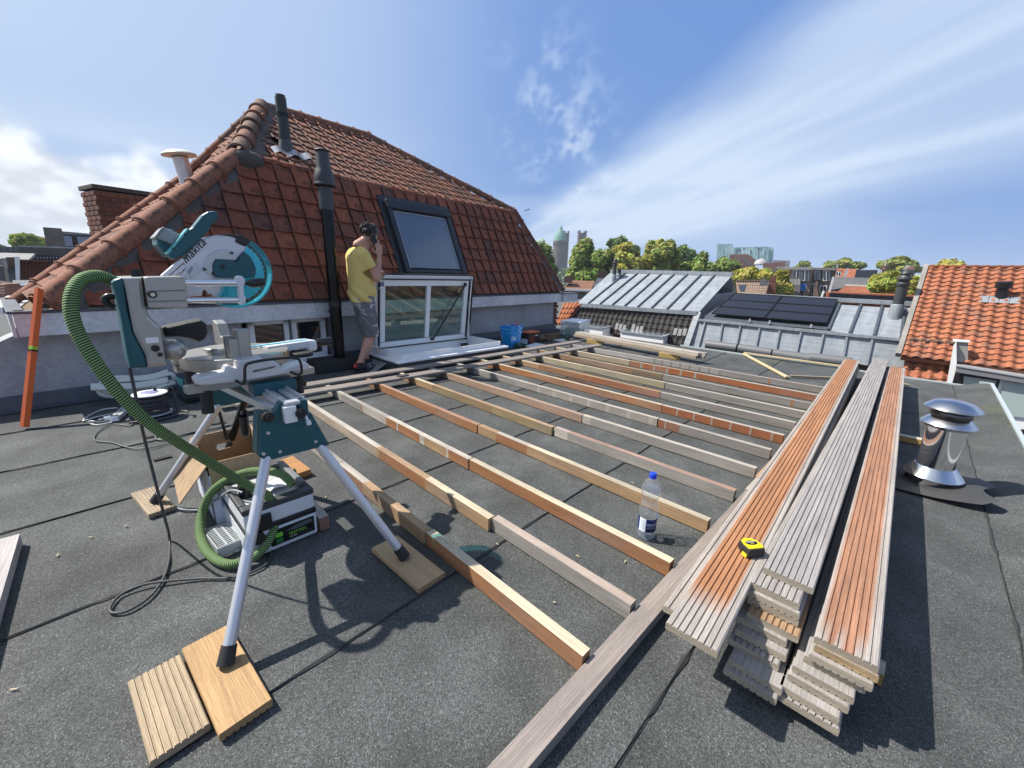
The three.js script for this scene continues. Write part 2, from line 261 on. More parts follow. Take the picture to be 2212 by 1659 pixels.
// ================================================================ the mansard roofed house along the wall
const TH = Math.atan2(0.8, 7.76);
const house = thing('mansard_house', 'red tiled mansard roof house with white fascia and grey rendered wall', 'house', V(-0.47, 0, -5.1), TH);
house.updateMatrixWorld(true);
const hL = (p) => house.worldToLocal(p.clone());
const hN = (x, y, z) => V(x, y, z).applyAxisAngle(V(0, 1, 0), TH);
const hP = (u, v, P, n) => hL(onP(u, v, house.localToWorld(P.clone()), hN(n.x, n.y, n.z)));
{
  const R = rng(77);
  obj('wall', [solidXY([[0.1, -0.01], [0.1, 0.645], [0.0, 0.645], [-0.22, 0.53], [-0.6, 0.42], [-1.6, 0.36], [-1.6, -0.01]], -0.519, -0.221, 0), bx(1.55, 0.66, 0.3, 0.875, 0.325, -0.37), bx(5.35, 0.66, 0.3, 5.37, 0.325, -0.37), bx(1.1, 0.1, 0.3, 2.19, 0.05, -0.37), bx(0.3, 0.66, 4, 0.24, 0.325, -2.5), bx(8.0, 9, 3.6, 4.1, -4.55, -2.3), bx(8.2, 0.6, 1.5, 4.1, 0.2, -2.9)], stucco, house);
  // lead upstand along the foot of the wall
  { const a = []; const f = (x, k) => [V(x, 0.13 + 0.012 * fbm(x * 3, 1, 3), -0.212), V(x, 0.02 + 0.01 * fbm(x * 4, 2, 3), -0.20 + 0.02 * fbm(x * 2, 7, 2)), V(x, 0.004, -0.13 + 0.04 * (fbm(x * 3, 5, 3) - 0.5))]; for (const [x0, x1] of [[-1.6, 1.6], [2.7, 8]]) { a.length = 0; for (let x = x0; x < x1; x += 0.12) { const p = f(x), q = f(x + 0.122); a.push([p[0], p[1], q[1], q[0]].reverse(), [p[1], p[2], q[2], q[1]].reverse()); } obj('lead_flashing', facets(a), lead, house); } }
  // exposed brick corner at the right end
  for (let r = 0; r < 9; r++) obj('brick', bx(0.16 + 0.05 * (r % 2), 0.058, 0.2, 8.13 + 0.025 * (r % 2), 0.03 + r * 0.07, -0.33), clay([0.15, 0.075, 0.055]), house);
  // eaves box: boards and lead capping
  const fl = [0, 2.42, 4.9, 6.4, 8.02];
  for (let i = 0; i < 4; i++) obj('fascia_board', rb(fl[i + 1] - fl[i] - 0.003, 0.185, 0.025, 0.004, (fl[i] + fl[i + 1]) / 2, 0.735, -0.0125), whitePaint, house);
  obj('fascia_board', [rb(0.62, 0.17, 0.26, 0.006, 8.34, 0.73, -0.09)], whitePaint, house);
  obj('fascia_board', rb(0.022, 0.185, 1.9, 0.004, -0.013, 0.735, -0.94), whitePaint, house);
  obj('soffit', bx(8.0, 0.02, 0.24, 4.0, 0.652, -0.145), whitePaint, house);
  obj('eaves_capping', [rb(8.06, 0.022, 0.12, 0.008, 4.03, 0.838, -0.045), rb(0.66, 0.016, 0.30, 0.006, 8.35, 0.825, -0.09), rb(0.10, 0.022, 1.9, 0.008, 0.02, 0.838, -0.95)], lead, house);

  // points of the roof, in the house's own frame
  const A = V(0.15, 0.86, -0.04), B = V(2.07, 2.44, -0.77), C = V(2.87, 3.46, -2.0), E = V(4.62, 3.47, -2.0), Rb = V(7.2, 2.50, -0.80), Re = V(8.12, 0.88, -0.05);
  const A2 = V(0.03, 0.79, -1.6), B2 = V(1.97, 2.44, -2.65);
  const board = (pts) => metric(new ConvexGeometry(pts.map((p) => V(mix(4, p.x, 0.992), p.y - 0.045, mix(-2, p.z, 0.985)))));
  obj('roof_boarding', board([A, B, Rb, Re, A2, B2, V(7.2, 2.5, -3.2), V(8.1, 0.86, -4), V(0.2, 0.8, -3.2)]), mat([0.20, 0.135, 0.09], 0.95), house);
  obj('roof_boarding', board([B, C, E, Rb, B2, V(7.2, 2.5, -3.2)]), mat([0.20, 0.135, 0.09], 0.95), house);
  // clay tile
  const tileGeo = (w, len, lift, wide = -0.006) => {
    const nx = 9, pos = [], idx = [], uv = [], o = R() * 5;
    const zf = (x) => { const t = x / w; return t < 0.26 ? 0.018 * Math.pow(Math.sin(Math.PI * (0.12 + 0.88 * t / 0.26)), 0.8) + 0.003 : 0.003 - 0.005 * Math.sin(Math.PI * (t - 0.26) / 0.8) + 0 - 0.22 * Math.max(0, t - 0.93); };
    for (let i = 0; i <= nx; i++) { const x = (w + wide) * Math.pow(i / nx, 1.15), z = zf(x); pos.push(x, len, z + 0.002, x, 0, z + lift); uv.push(x + o, len + o, x + o, o); if (i < nx) { const q = i * 2; idx.push(q, q + 1, q + 3, q, q + 3, q + 2); } }
    const b = pos.length / 3;
    for (let i = 0; i <= nx; i++) { const x = (w + wide) * Math.pow(i / nx, 1.15), z = zf(x); pos.push(x, 0, z + lift, x, 0.004, z + lift - 0.017); uv.push(x + o, o, x + o, o - 0.02); if (i < nx) { const q = b + i * 2; idx.push(q, q + 1, q + 3, q, q + 3, q + 2); } }
    const g = new THREE.BufferGeometry(); g.setAttribute('position', new THREE.Float32BufferAttribute(pos, 3)); g.setAttribute('uv', new THREE.Float32BufferAttribute(uv, 2)); g.setIndex(idx); g.computeVertexNormals(); return prep(g);
  };
  const rgb = [[0.32, 0.092, 0.046], [0.285, 0.084, 0.044], [0.36, 0.112, 0.054], [0.225, 0.078, 0.049], [0.18, 0.072, 0.05], [0.265, 0.088, 0.051]], rgbU = [[0.37, 0.165, 0.105], [0.31, 0.145, 0.098], [0.43, 0.185, 0.115], [0.26, 0.135, 0.098], [0.23, 0.128, 0.097], [0.39, 0.17, 0.11]], tones = rgb.map((c) => clay(c)), tonesU = rgbU.map((c) => clay(c));
  const shapes = [0, 1, 2, 3].map(() => tileGeo(0.218, 0.27, 0.03)), shapesU = [0, 1, 2].map(() => tileGeo(0.19, 0.21, 0.028));
  const all = [];
  const frame = (O, ex, ey) => { const n = ex.clone().cross(ey).normalize(); return (a, s, tilt = 0, roll = 0) => new THREE.Matrix4().makeBasis(ex, ey, n).setPosition(O.clone().addScaledVector(ex, a).addScaledVector(ey, s)).multiply(new THREE.Matrix4().makeRotationZ(tilt)).multiply(new THREE.Matrix4().makeRotationY(roll)); };
  function field(O, ex, ey, rows, expo, wid, lo, hi, skip, set) {
    const f = frame(O, ex, ey);
    for (let r = 0; r < rows; r++) { const s = r * expo, sc = s + expo / 2; for (let a = Math.floor(lo(sc) / wid) * wid; a < hi(sc); a += wid) { const m = a + wid / 2; if (m < lo(sc) || m > hi(sc) || (skip && skip(m, sc))) continue; all.push({ m: f(a, s, (R() - 0.5) * 0.02, (R() - 0.5) * 0.02), set, d: 0, k: R(), q: R() }); } }
  }
  const t66 = 66 * D, O1 = V(0, 0.865, -0.035), ey1 = V(0, Math.sin(t66), -Math.cos(t66)), X = V(1, 0, 0), L1 = 1.73;
  const w0 = 3.86, w1 = 5.12, ws0 = 0.34, ws1 = 1.47;     // roof window
  field(O1, X, ey1, 8, 0.213, 0.218, (s) => mix(0.3, 2.16, s / L1), (s) => mix(8.06, 7.16, s / L1), (a, s) => a > w0 - 0.02 && a < w1 + 0.04 && s > ws0 - 0.03 && s < ws1 + 0.06, 0);
  const nLow = all.length;
  const b40 = 40 * D, O2 = V(0, 2.475, -0.80), ey2 = V(0, Math.sin(b40), -Math.cos(b40)), L2 = 1.58;
  field(O2, X, ey2, 10, 0.155, 0.19, (s) => mix(2.2, 2.9, s / L2), (s) => mix(7.15, 4.62, s / L2), (a, s) => Math.abs(a - 2.8) < 0.10 && Math.abs(s - 0.46) < 0.1, 1);
  // left end: rows climb along +u
  const eyL = B.clone().sub(A).setZ(0).normalize(), OL = A.clone().add(V(0.0, 0.02, 0)), exL = V(0, 0, 1);
  field(OL, exL, eyL, 16, 0.155, 0.19, (s) => mix(-1.65, -2.6, s / 2.48), (s) => mix(-0.1, -0.85, s / 2.48), null, 1);
  const eyL2 = V(C.x - B.x, C.y - B.y, 0).normalize(), OL2 = B.clone().add(V(0, 0.02, 0.77));
  field(OL2, exL, eyL2, 8, 0.158, 0.19, (s) => mix(-2.6, -2.05, s / 1.3), (s) => mix(-0.9, -1.95, s / 1.3), null, 1);
  const eyeL = hL(EYE); all.forEach((t) => { t.d = V(t.m.elements[12], t.m.elements[13], t.m.elements[14]).distanceTo(eyeL) + t.set * 3; });
  all.sort((p, q) => p.d - q.d);
  const rest = [];
  all.forEach((t, i) => {
    const k = t.k, g = t.set ? shapesU[Math.floor(t.q * 3)] : shapes[Math.floor(t.q * 4)], ti = k < 0.34 ? 0 : k < 0.58 ? 1 : k < 0.70 ? 2 : k < 0.84 ? 5 : k < 0.95 ? 3 : 4;
    if (i < 300) { const m = new THREE.Mesh(g, (t.set ? tonesU : tones)[ti]); m.name = 'roof_tile'; m.castShadow = m.receiveShadow = true; m.applyMatrix4(t.m); house.add(m); }
    else rest.push(prep(g.clone(), (t.set ? rgbU : rgb)[ti]).applyMatrix4(t.m));
  });
  { const o = obj('remaining_roof_tiles', rest, clay([1, 1, 1]), house); o.userData.kind = 'stuff'; }
  // half-round hip and ridge tiles with a collar
  const hipT = (L, r) => { const g = [prep(new THREE.CylinderGeometry(r * 0.94, r, L, 14, 1, true, -1.9, 3.8)).translate(0, L / 2, 0), prep(new THREE.TorusGeometry(r * 1.03, r * 0.17, 6, 16, 3.8)).rotateZ(Math.PI / 2 - 1.9).rotateX(Math.PI / 2).translate(0, 0.03, 0)]; g[1].rotateY(0); return mergeGeometries(g.map((q) => prep(q))); };
  const run = (a, b, n, r, name, upN, mats, sag = 0) => { const d = b.clone().sub(a), L = d.length() / n, y = d.clone().normalize(), z = upN.clone().addScaledVector(y, -upN.dot(y)).normalize(), x = y.clone().cross(z), g = hipT(L * 1.06, r); for (let i = 0; i < n; i++) { const m = new THREE.Mesh(g, mats[Math.floor(R() * mats.length)]); m.name = name; m.castShadow = m.receiveShadow = true; const p = a.clone().addScaledVector(y, L * i).addScaledVector(z, (R() - 0.5) * 0.012 - sag * Math.sin(Math.PI * i / n)); m.applyMatrix4(new THREE.Matrix4().makeBasis(x, y, z).setPosition(p)); m.rotateZ((R() - 0.5) * 0.03); house.add(m); } };
  const hipM = [clay([0.41, 0.17, 0.10]), clay([0.38, 0.155, 0.09]), clay([0.36, 0.155, 0.10])], oldM = [clay([0.32, 0.15, 0.10]), clay([0.24, 0.14, 0.10]), clay([0.36, 0.155, 0.095])];
  const up = (a, b, c) => V(a, b, c).normalize();
  run(A.clone().add(V(0.02, 0.03, 0.02)), B.clone().add(V(-0.05, 0.03, 0)), 7, 0.092, 'hip_tile', up(-0.5, 0.75, 0.6), hipM);
  run(B.clone().add(V(-0.02, 0.05, 0)), C, 6, 0.105, 'hip_tile', up(-0.5, 0.6, 0.55), oldM);
  run(E, C, 6, 0.085, 'ridge_tile', up(0, 1, 0), oldM); run(Rb, E, 11, 0.075, 'hip_tile', up(0.4, 0.9, 0.3), oldM); run(Re, Rb, 7, 0.075, 'hip_tile', up(0.6, 0.4, 0.5), [tones[1], tones[3]]);
  run(A2, B2, 9, 0.065, 'hip_tile', up(-0.6, 0.8, -0.2), hipM); run(B2, C.clone().add(V(0, 0, -0.05)), 6, 0.07, 'hip_tile', up(-0.6, 0.8, -0.2), oldM);
  // rolled trim tiles along the break of the roof
  const nt = 26, tg = mergeGeometries([prep(new THREE.CylinderGeometry(0.06, 0.065, 0.19, 12, 1, true, -0.4, 2.9)).rotateZ(Math.PI / 2).rotateX(-0.35), prep(new THREE.TorusGeometry(0.066, 0.014, 6, 12, 2.9)).rotateY(Math.PI / 2).rotateX(-0.9).translate(0.088, 0, 0), bx(0.19, 0.09, 0.02, 0, -0.055, 0.052, 0, -0.4)].map((q) => prep(q)));
  for (let i = 0; i < nt; i++) { const m = new THREE.Mesh(tg, [tones[0], tones[2], tones[3], hipM[1]][Math.floor(R() * 4)]); m.name = 'trim_tile'; m.castShadow = m.receiveShadow = true; m.position.set(mix(2.2, 7.15, i / (nt - 1)), 2.475 + 0.012 * R() - 0.05 * Math.sin(i / nt * 3), -0.79); m.rotation.y = (R() - 0.5) * 0.05; house.add(m); }
  // mortar bedding beside the hips
  const mortar = mat([0.17, 0.15, 0.135], 0.98, 0, { map: blotT, bumpMap: stuccoB, bumpScale: 0.012 });
  const bed = (a, b, side, w, th, n, seed) => { const q = []; const f = (t) => { const p = a.clone().lerp(b, t), k = w * (0.6 + 0.9 * fbm(t * 14, seed, 4)); return [p.clone(), p.clone().addScaledVector(side, k * 0.5).addScaledVector(n, th), p.clone().addScaledVector(side, k)]; }; for (let i = 0; i < 40; i++) { const p = f(i / 40), r = f((i + 1) / 40); q.push([p[0], p[1], r[1], r[0]], [p[1], p[2], r[2], r[1]]); } return facets(q); };
  const n66 = V(0, Math.cos(t66), Math.sin(t66)), n40 = V(0, Math.cos(b40), Math.sin(b40));
  obj('mortar_bedding', [bed(A.clone().addScaledVector(n66, 0.02), B.clone().addScaledVector(n66, 0.02), V(1, -0.15, 0.05), 0.22, 0.03, n66, 3), bed(B.clone().addScaledVector(n40, 0.03), C.clone().addScaledVector(n40, 0.02), V(1, -0.1, 0.1), 0.2, 0.04, n40, 8), ball(0.16, B.x + 0.05, B.y + 0.01, B.z + 0.02, 1.2, 0.7, 0.7), bed(Rb.clone().addScaledVector(n66, 0.02), Re.clone().addScaledVector(n66, 0.03), V(-1, 0, 0), 0.14, 0.03, n66, 5)], mortar, house);

  // roof window
  const f1 = frame(O1, X, ey1), on = (g) => g.map((q) => prep(q).applyMatrix4(f1(0, 0)));
  const rw = obj('roof_window', on([rb(0.09, ws1 - ws0, 0.09, 0.012, w0 + 0.05, (ws0 + ws1) / 2, 0.06), rb(0.09, ws1 - ws0, 0.09, 0.012, w1 - 0.05, (ws0 + ws1) / 2, 0.06), rb(w1 - w0, 0.14, 0.11, 0.02, (w0 + w1) / 2, ws1 - 0.06, 0.07), rb(w1 - w0, 0.06, 0.08, 0.012, (w0 + w1) / 2, ws0 + 0.03, 0.05)]), mat([0.03, 0.034, 0.04], 0.42, 0.3), house);
  obj('pane', on([bx(w1 - w0 - 0.22, ws1 - ws0 - 0.24, 0.012, (w0 + w1) / 2, (ws0 + ws1) / 2 - 0.03, 0.055)]), phys([0.115, 0.145, 0.185], 0.06, { clearcoat: 1, clearcoatRoughness: 0.03 }), rw);
  obj('glazing_bead', on([bx(0.018, ws1 - ws0 - 0.22, 0.014, w0 + 0.115, (ws0 + ws1) / 2 - 0.03, 0.066), bx(0.018, ws1 - ws0 - 0.22, 0.014, w1 - 0.115, (ws0 + ws1) / 2 - 0.03, 0.066), bx(w1 - w0 - 0.2, 0.018, 0.014, (w0 + w1) / 2, ws1 - 0.15, 0.066)]), mat([0.42, 0.45, 0.5], 0.4, 0.5), rw);
  obj('flashing', on([bx(0.09, ws1 - ws0 + 0.2, 0.03, w0 - 0.03, (ws0 + ws1) / 2, 0.025), bx(0.09, ws1 - ws0 + 0.2, 0.03, w1 + 0.03, (ws0 + ws1) / 2, 0.025), bx(w1 - w0 + 0.1, 0.1, 0.025, (w0 + w1) / 2, ws1 + 0.05, 0.03)]), mat([0.035, 0.037, 0.04], 0.5, 0.2), rw);

  // windows in the wall behind the flue
  for (const [a, b] of [[1.72, 2.16], [2.2, 2.62]]) {
    const wn = obj('wall_window', [bx(0.055, 0.5, 0.07, a + 0.027, 0.37, -0.25), bx(0.055, 0.5, 0.07, b - 0.027, 0.37, -0.25), bx(b - a, 0.045, 0.07, (a + b) / 2, 0.60, -0.25), bx(b - a, 0.06, 0.07, (a + b) / 2, 0.14, -0.25)], cleanWhite, house);
    obj('pane', bx(b - a - 0.11, 0.41, 0.01, (a + b) / 2, 0.375, -0.26), darkPane, wn); obj('sill', rb(b - a + 0.06, 0.03, 0.14, 0.006, (a + b) / 2, 0.10, -0.2), cleanWhite, wn);
  }
}
// black stove flue in front of the fascia
{
  const p = PZ(736, 770, -5.18), t = thing('stove_flue', 'tall glossy black stove flue rising past the white fascia', 'flue', V(p.x - 0.03, 0, -5.18));
  obj('base_box', rb(0.55, 0.15, 0.3, 0.01, -0.05, 0.075, -0.03), blackMatt, t);
  const a = PZ(706, 450, -5.18), b = PZ(733, 770, -5.18), A = V(a.x - p.x + 0.03, a.y, 0), B = V(b.x - p.x + 0.03, 0.14, 0), mid = A.clone().lerp(B, 0.62);
  obj('pipe', [rod(B, mid, 0.071, 0.071, 28), rod(mid, A, 0.068, 0.068, 28)], blackGloss, t);
  obj('joint_collar', [rod(mid.clone().add(V(0, -0.03, 0)), mid.clone().add(V(0, 0.04, 0)), 0.0745, 0.0745, 28)], black, t);
  obj('wall_bracket', bx(0.05, 0.03, 0.2, mid.x, 0.72, -0.15), black, t);
  obj('sleeve', lathe([[0.068, 0], [0.079, 0.005], [0.079, 0.24], [0.07, 0.25]], 28, A.x, A.y - 0.02, 0), darkGrey, t);
  obj('cowl', lathe([[0.09, 0], [0.118, 0.0], [0.118, 0.022], [0.104, 0.03], [0.112, 0.05], [0.112, 0.1], [0.092, 0.16], [0.076, 0.2], [0.07, 0.34], [0.058, 0.345], [0.058, 0.36], [0.078, 0.362], [0.078, 0.374], [0.0, 0.376]], 28, A.x, A.y + 0.235, 0), darkGrey, t);
}
// pipe through the upper tiles, with its lead skirt
{
  const b40 = 40 * D, n = hN(0, Math.cos(b40), Math.sin(b40)), P = house.localToWorld(V(0, 2.5, -0.80)), base = onP(618, 322, P, n);
  const t = thing('roof_vent_pipe', 'dark ribbed vent pipe standing through the upper roof tiles', 'vent pipe', base);
  const topW = (() => { const d = ray(605, 205), k = Math.hypot(base.x, base.z + 0.02) / Math.hypot(d.x, d.z); return EYE.clone().addScaledVector(d, k).sub(base); })();
  const ax = topW.clone().normalize(), L = topW.length(), at = (k) => ax.clone().multiplyScalar(L * k);
  obj('pipe', [rod(at(-0.1), at(0.62), 0.07, 0.068, 24), rod(at(0.62), at(0.95), 0.066, 0.066, 24), rod(at(0.95), at(1), 0.058, 0.056, 24)], mat([0.03, 0.033, 0.035], 0.55), t);
  obj('ring', [0.60, 0.63, 0.66].map((k) => rod(at(k), at(k + 0.012), 0.074, 0.074, 24)), blackMatt, t);
  obj('boot', [rod(at(-0.06), at(0.16), 0.10, 0.074, 24)], mat([0.07, 0.075, 0.08], 0.7), t);
  const b = []; const gx = hN(1, 0, 0), gy = hN(0, Math.sin(b40), -Math.cos(b40)); const f = (a, s) => V(0, 0, 0).addScaledVector(gx, a).addScaledVector(gy, s).addScaledVector(n, 0.03 + 0.016 * Math.sin(a * 31));
  for (let i = -8; i < 9; i++) for (let j = 0; j < 3; j++) { const q = (a, s) => f(a * 0.028, -0.06 - s * 0.045 + 0.012 * Math.sin(a)); b.push([q(i, j), q(i, j + 1), q(i + 1, j + 1), q(i + 1, j)]); }
  obj('lead_skirt', facets(b), mat([0.62, 0.64, 0.68], 0.38, 0.6, { map: blotT }), t);
}
// white mushroom vent on the left end of the roof
{
  const b = PZ(402, 384, -7.15), c = PZ(388, 338, -7.15), t = thing('mushroom_vent', 'pale metal mushroom vent cap on the sloping roof end', 'vent', b), a = c.clone().sub(b);
  const ax = a.clone().normalize();
  obj('pipe', rod(ax.clone().multiplyScalar(-0.15), a.clone().multiplyScalar(0.96), 0.085, 0.085, 20), mat([0.62, 0.6, 0.58], 0.4, 0.4), t);
  const g = lathe([[0.09, 0], [0.19, 0.005], [0.185, 0.03], [0.12, 0.065], [0, 0.075]], 24); g.applyQuaternion(new THREE.Quaternion().setFromUnitVectors(V(0, 1, 0), ax)); g.translate(a.x, a.y, a.z);
  obj('cap', g, mat([0.68, 0.67, 0.6], 0.4, 0.3), t);
}
// brick chimney behind the roof
{
  const c = PZ(255, 410, -9.0), t = thing('brick_chimney', 'weathered brick chimney with mortar patch behind the red roof', 'chimney', V(c.x + 0.02, 0.3, -9.25), 0.25);
  const top = c.y - 0.3, R = rng(9), m3 = [clay([0.20, 0.075, 0.05]), clay([0.16, 0.07, 0.052]), clay([0.24, 0.095, 0.06])], W = 0.74, Dp = 0.55;
  obj('core', bx(W - 0.016, top + 1.4, Dp - 0.016, 0, top / 2 - 0.75, 0), mat([0.24, 0.21, 0.19], 0.95, 0, { bumpMap: stuccoB, bumpScale: 0.006, map: blotT }), t);
  for (let r = 0; r < 13; r++) { const y = top - 0.09 - r * 0.068; for (let k = -2; k < 3; k++) { const x0 = Math.max(-W / 2, k * 0.2 + (r % 2) * 0.1 - 0.1), x1 = Math.min(W / 2, k * 0.2 + (r % 2) * 0.1 + 0.09); if (x1 - x0 < 0.04) continue; if (x0 > -0.14 - 0.04 * (r > 8 ? r - 8 : 0) + 0.14 * (r < 5) && r > 2 + R() * 2) continue; obj('brick', rb(x1 - x0, 0.056, 0.03, 0.005, (x0 + x1) / 2, y, Dp / 2 - 0.008 + R() * 0.004, 0, 0, 0, 1), m3[Math.floor(R() * 3)], t); } for (let k = -1; k < 2; k++) obj('brick', rb(0.03, 0.056, 0.17, 0.005, -W / 2 + 0.008, y, k * 0.19 + (r % 2) * 0.05, 0, 0, 0, 1), m3[Math.floor(R() * 3)], t); }
  obj('capping', rb(W + 0.03, 0.06, Dp + 0.03, 0.01, 0, top, 0), mat([0.11, 0.095, 0.085], 0.95, 0, { map: blotT }), t);
}
// ================================================================ timber
const W = { grey: [0.36, 0.335, 0.31], pale: [0.52, 0.475, 0.42], brown: [0.40, 0.185, 0.082], orange: [0.45, 0.195, 0.075], tan: [0.46, 0.30, 0.165], dark: [0.20, 0.135, 0.095], red: [0.33, 0.12, 0.05], ash: [0.285, 0.265, 0.25], cream: [0.66, 0.57, 0.42], pink: [0.45, 0.37, 0.335] };
let grainOff = 0;
// a length of timber along +z from z0 to z1 made of coloured stretches; bands = [[fraction, side colour, top colour]]
function lumber(x, z0, z1, w, h, y, bands, bow = 0) {
  const gs = []; grainOff += 1.37; let f0 = 0;
  for (const [f, side, topc] of bands) {
    const a = mix(z0, z1, f0), b = mix(z0, z1, f); f0 = f;
    const g = metric(new THREE.BoxGeometry(w, h, Math.abs(b - a), 1, 1, Math.max(1, Math.round(Math.abs(b - a) / 0.06))), 2, grainOff); g.translate(x, y + h / 2, (a + b) / 2);
    const n = g.attributes.normal, p = g.attributes.position, col = g.attributes.color;
    for (let i = 0; i < p.count; i++) { const up = n.getY(i) > 0.5, c0 = up ? (topc || side) : side, k = 0.86 + 0.28 * fbm(p.getZ(i) * 3 + grainOff, up ? 3 : p.getY(i) * 30, 3, 0, 0, 7), gk = step(0.45, 0.75, fbm(p.getZ(i) * 2.2 + grainOff * 3, 5 + up * 4, 3, 0, 0, 9)) * 0.35; col.setXYZ(i, mix(c0[0], W.ash[0], gk) * k, mix(c0[1], W.ash[1], gk) * k, mix(c0[2], W.ash[2], gk) * k); }
    if (bow) for (let i = 0; i < p.count; i++) { const t = (p.getZ(i) - z0) / (z1 - z0); p.setX(i, p.getX(i) + bow * Math.sin(Math.PI * t)); }
    // the two faces buried between stretches are left out except at the ends
    const keep = []; for (let i = 0; i < p.count; i += 3) { const nz = n.getZ(i); if (Math.abs(nz) > 0.5) { const zc = p.getZ(i); if (Math.abs(zc - z0) > 1e-3 && Math.abs(zc - z1) > 1e-3) continue; } keep.push(i, i + 1, i + 2); }
    const q = new THREE.BufferGeometry(); for (const [k, s] of [['position', 3], ['normal', 3], ['uv', 2], ['color', 3]]) { const src = g.attributes[k], dst = new Float32Array(keep.length * s); keep.forEach((v, i) => { for (let e = 0; e < s; e++) dst[i * s + e] = src.array[v * s + e]; }); q.setAttribute(k, new THREE.BufferAttribute(dst, s)); }
    gs.push(q);
  }
  return gs;
}
const { grey, pale, brown, orange, tan, dark, red, ash, cream, pink } = W;
// stretches with pale or dark cross marks where other boards once lay
const ladder = (c, m, n, a = 0, b = 1, top) => { const o = []; if (a > 0) o.push([a, c, top]); for (let i = 0; i < n; i++) { const t = mix(a, b, (i + 1) / n); o.push([t - 0.012, c, top], [t, m, top]); } if (b < 1) o.push([1, c, top]); return o; };
const JH = 0.07, JW = 0.042, GJ = 'deck joists laid out across the flat roof';
const joist = (x, z0, z1, label, bands, bow = 0) => one('deck_joist', label, 'joist', lumber(x + JW / 2, z0, z1, JW, JH, 0.001, bands, bow), wood, GJ);
const S = 'hardwood joist ';
// z0 is the far end (by the boards), z1 the near end (by the edge beam)
joist(0.915, -4.05, -2.42, S + 'with pale grey streaks running under the saw stand', [[0.6, grey, pale], [1, pale, grey]]);
joist(0.915, -2.415, -1.45, S + 'of orange brown beside the board under the saw stand leg', [[0.35, brown, pale], [1, tan, tan]]);
joist(0.92, -1.445, -0.558, S + 'with bleached white top and dark orange side, first by the saw', [[1, brown, cream]]);
joist(1.205, -3.86, -2.44, S + 'with streaked tan grey grain, second beside the saw stand', [[0.97, tan.map((v, i) => mix(v, pale[i], 0.6)), pale], [1, tan, tan]]);
joist(1.205, -2.438, -1.33, S + 'of pale orange brown, middle length of the second row', [[0.5, brown, tan], [1, tan, cream]]);
joist(1.225, -1.322, -0.56, S + 'with smooth grey side and reddish worn top edge', [[1, grey, [0.50, 0.41, 0.35]]]);
joist(1.555, -4.3, -1.92, S + 'in white grey with orange squares marked along its side', [[0.18, pale, pale], [0.36, grey, grey], [0.37, brown, grey], [0.55, pale, grey], [0.62, brown, pale], [0.63, pale, pale], [0.76, brown, pale], [0.785, pale, pale], [0.90, tan, pale], [0.91, pale, pale], [1, brown, pale]]);
joist(1.56, -1.912, -0.563, S + 'of clean red brown ending at the beam behind the bottle', [[1, brown, cream]]);
joist(2.0, -4.3, -2.36, S + 'of plain orange brown under the long boards', [[0.16, orange, orange], [1, brown, [0.42, 0.24, 0.16]]]);
joist(2.005, -2.35, -0.57, S + 'of tan brown with a round knot, beside the water bottle', [[0.12, tan, tan], [0.3, brown, pale], [1, tan, cream]]);
joist(2.415, -4.3, -1.93, S + 'of olive tan with a dark gap at its end', [[0.3, tan, cream], [0.7, [0.33, 0.235, 0.13], tan], [1, [0.35, 0.27, 0.14], tan]], 0.004);
joist(2.43, -1.915, -0.58, S + 'of flat grey with a rosy top behind the bottle', [[0.1, pale, pink], [1, grey, [0.42, 0.27, 0.21]]]);
joist(2.845, -4.3, -1.95, S + 'of pale brown with fine wavy grain', [[0.12, grey, grey], [1, [0.44, 0.30, 0.215], [0.46, 0.34, 0.27]]], 0.006);
joist(2.85, -1.944, -0.585, S + 'of silver grey with white chalky top, fifth row', [[0.06, pale, cream], [1, grey, pale]]);
joist(3.265, -4.3, -1.46, S + 'of silver grey with faint ladder marks on its side', [[0.45, grey, pale], ...ladder([0.40, 0.365, 0.325], pale, 7, 0.45, 0.985, pale).slice(1), [1, pale, pale]]);
joist(3.265, -1.45, -0.6, S + 'with two dark orange patches then grey, sixth row', [[0.07, red, pale], [0.08, pale, pale], [0.22, red, pale], [1, ash, pale]]);
joist(3.675, -4.3, -1.62, S + 'of even orange brown with cream top', [[1, orange, cream]], 0.005);
joist(3.67, -1.612, -0.61, S + 'of dark orange crossed by thin grey bars', ladder(red, grey, 6, 0, 0.93, pale));
joist(4.1, -4.3, -1.84, S + 'of mottled brown with wet stained foot', [[0.3, tan, cream], [0.6, [0.36, 0.19, 0.10], tan], [1, [0.38, 0.15, 0.075], tan]]);
joist(4.095, -1.832, -0.615, S + 'of ash grey with splintered lower edge', [[1, ash, pale]]);
joist(4.52, -4.3, -1.99, S + 'of yellowish weathered wood with a rotten wet edge', [[0.5, [0.47, 0.40, 0.27], cream], [1, [0.40, 0.35, 0.24], [0.5, 0.43, 0.3]]]);
joist(4.52, -1.98, -0.625, S + 'of ash grey standing in the puddle', [[1, [0.32, 0.30, 0.28], pale]]);
joist(4.9, -4.3, -2.2, S + 'of dark brown with wet glitter along it', [[0.8, [0.32, 0.19, 0.105], [0.42, 0.29, 0.18]], [1, [0.24, 0.17, 0.11], [0.4, 0.3, 0.2]]]);
joist(4.9, -2.19, -0.63, S + 'of lilac grey with one orange bar near its end', [[0.88, ash, grey], [0.9, brown, grey], [1, ash, grey]]);
joist(5.33, -4.3, -2.9, S + 'of pale tan, last but one row by the far edge', [[1, [0.47, 0.38, 0.275], cream]]);
joist(5.33, -2.89, -0.64, S + 'of bright rust orange with grey cross bars', [...ladder([0.37, 0.12, 0.04], grey, 5, 0, 0.42, tan).slice(0, -1), [1, [0.36, 0.125, 0.045], pale]]);
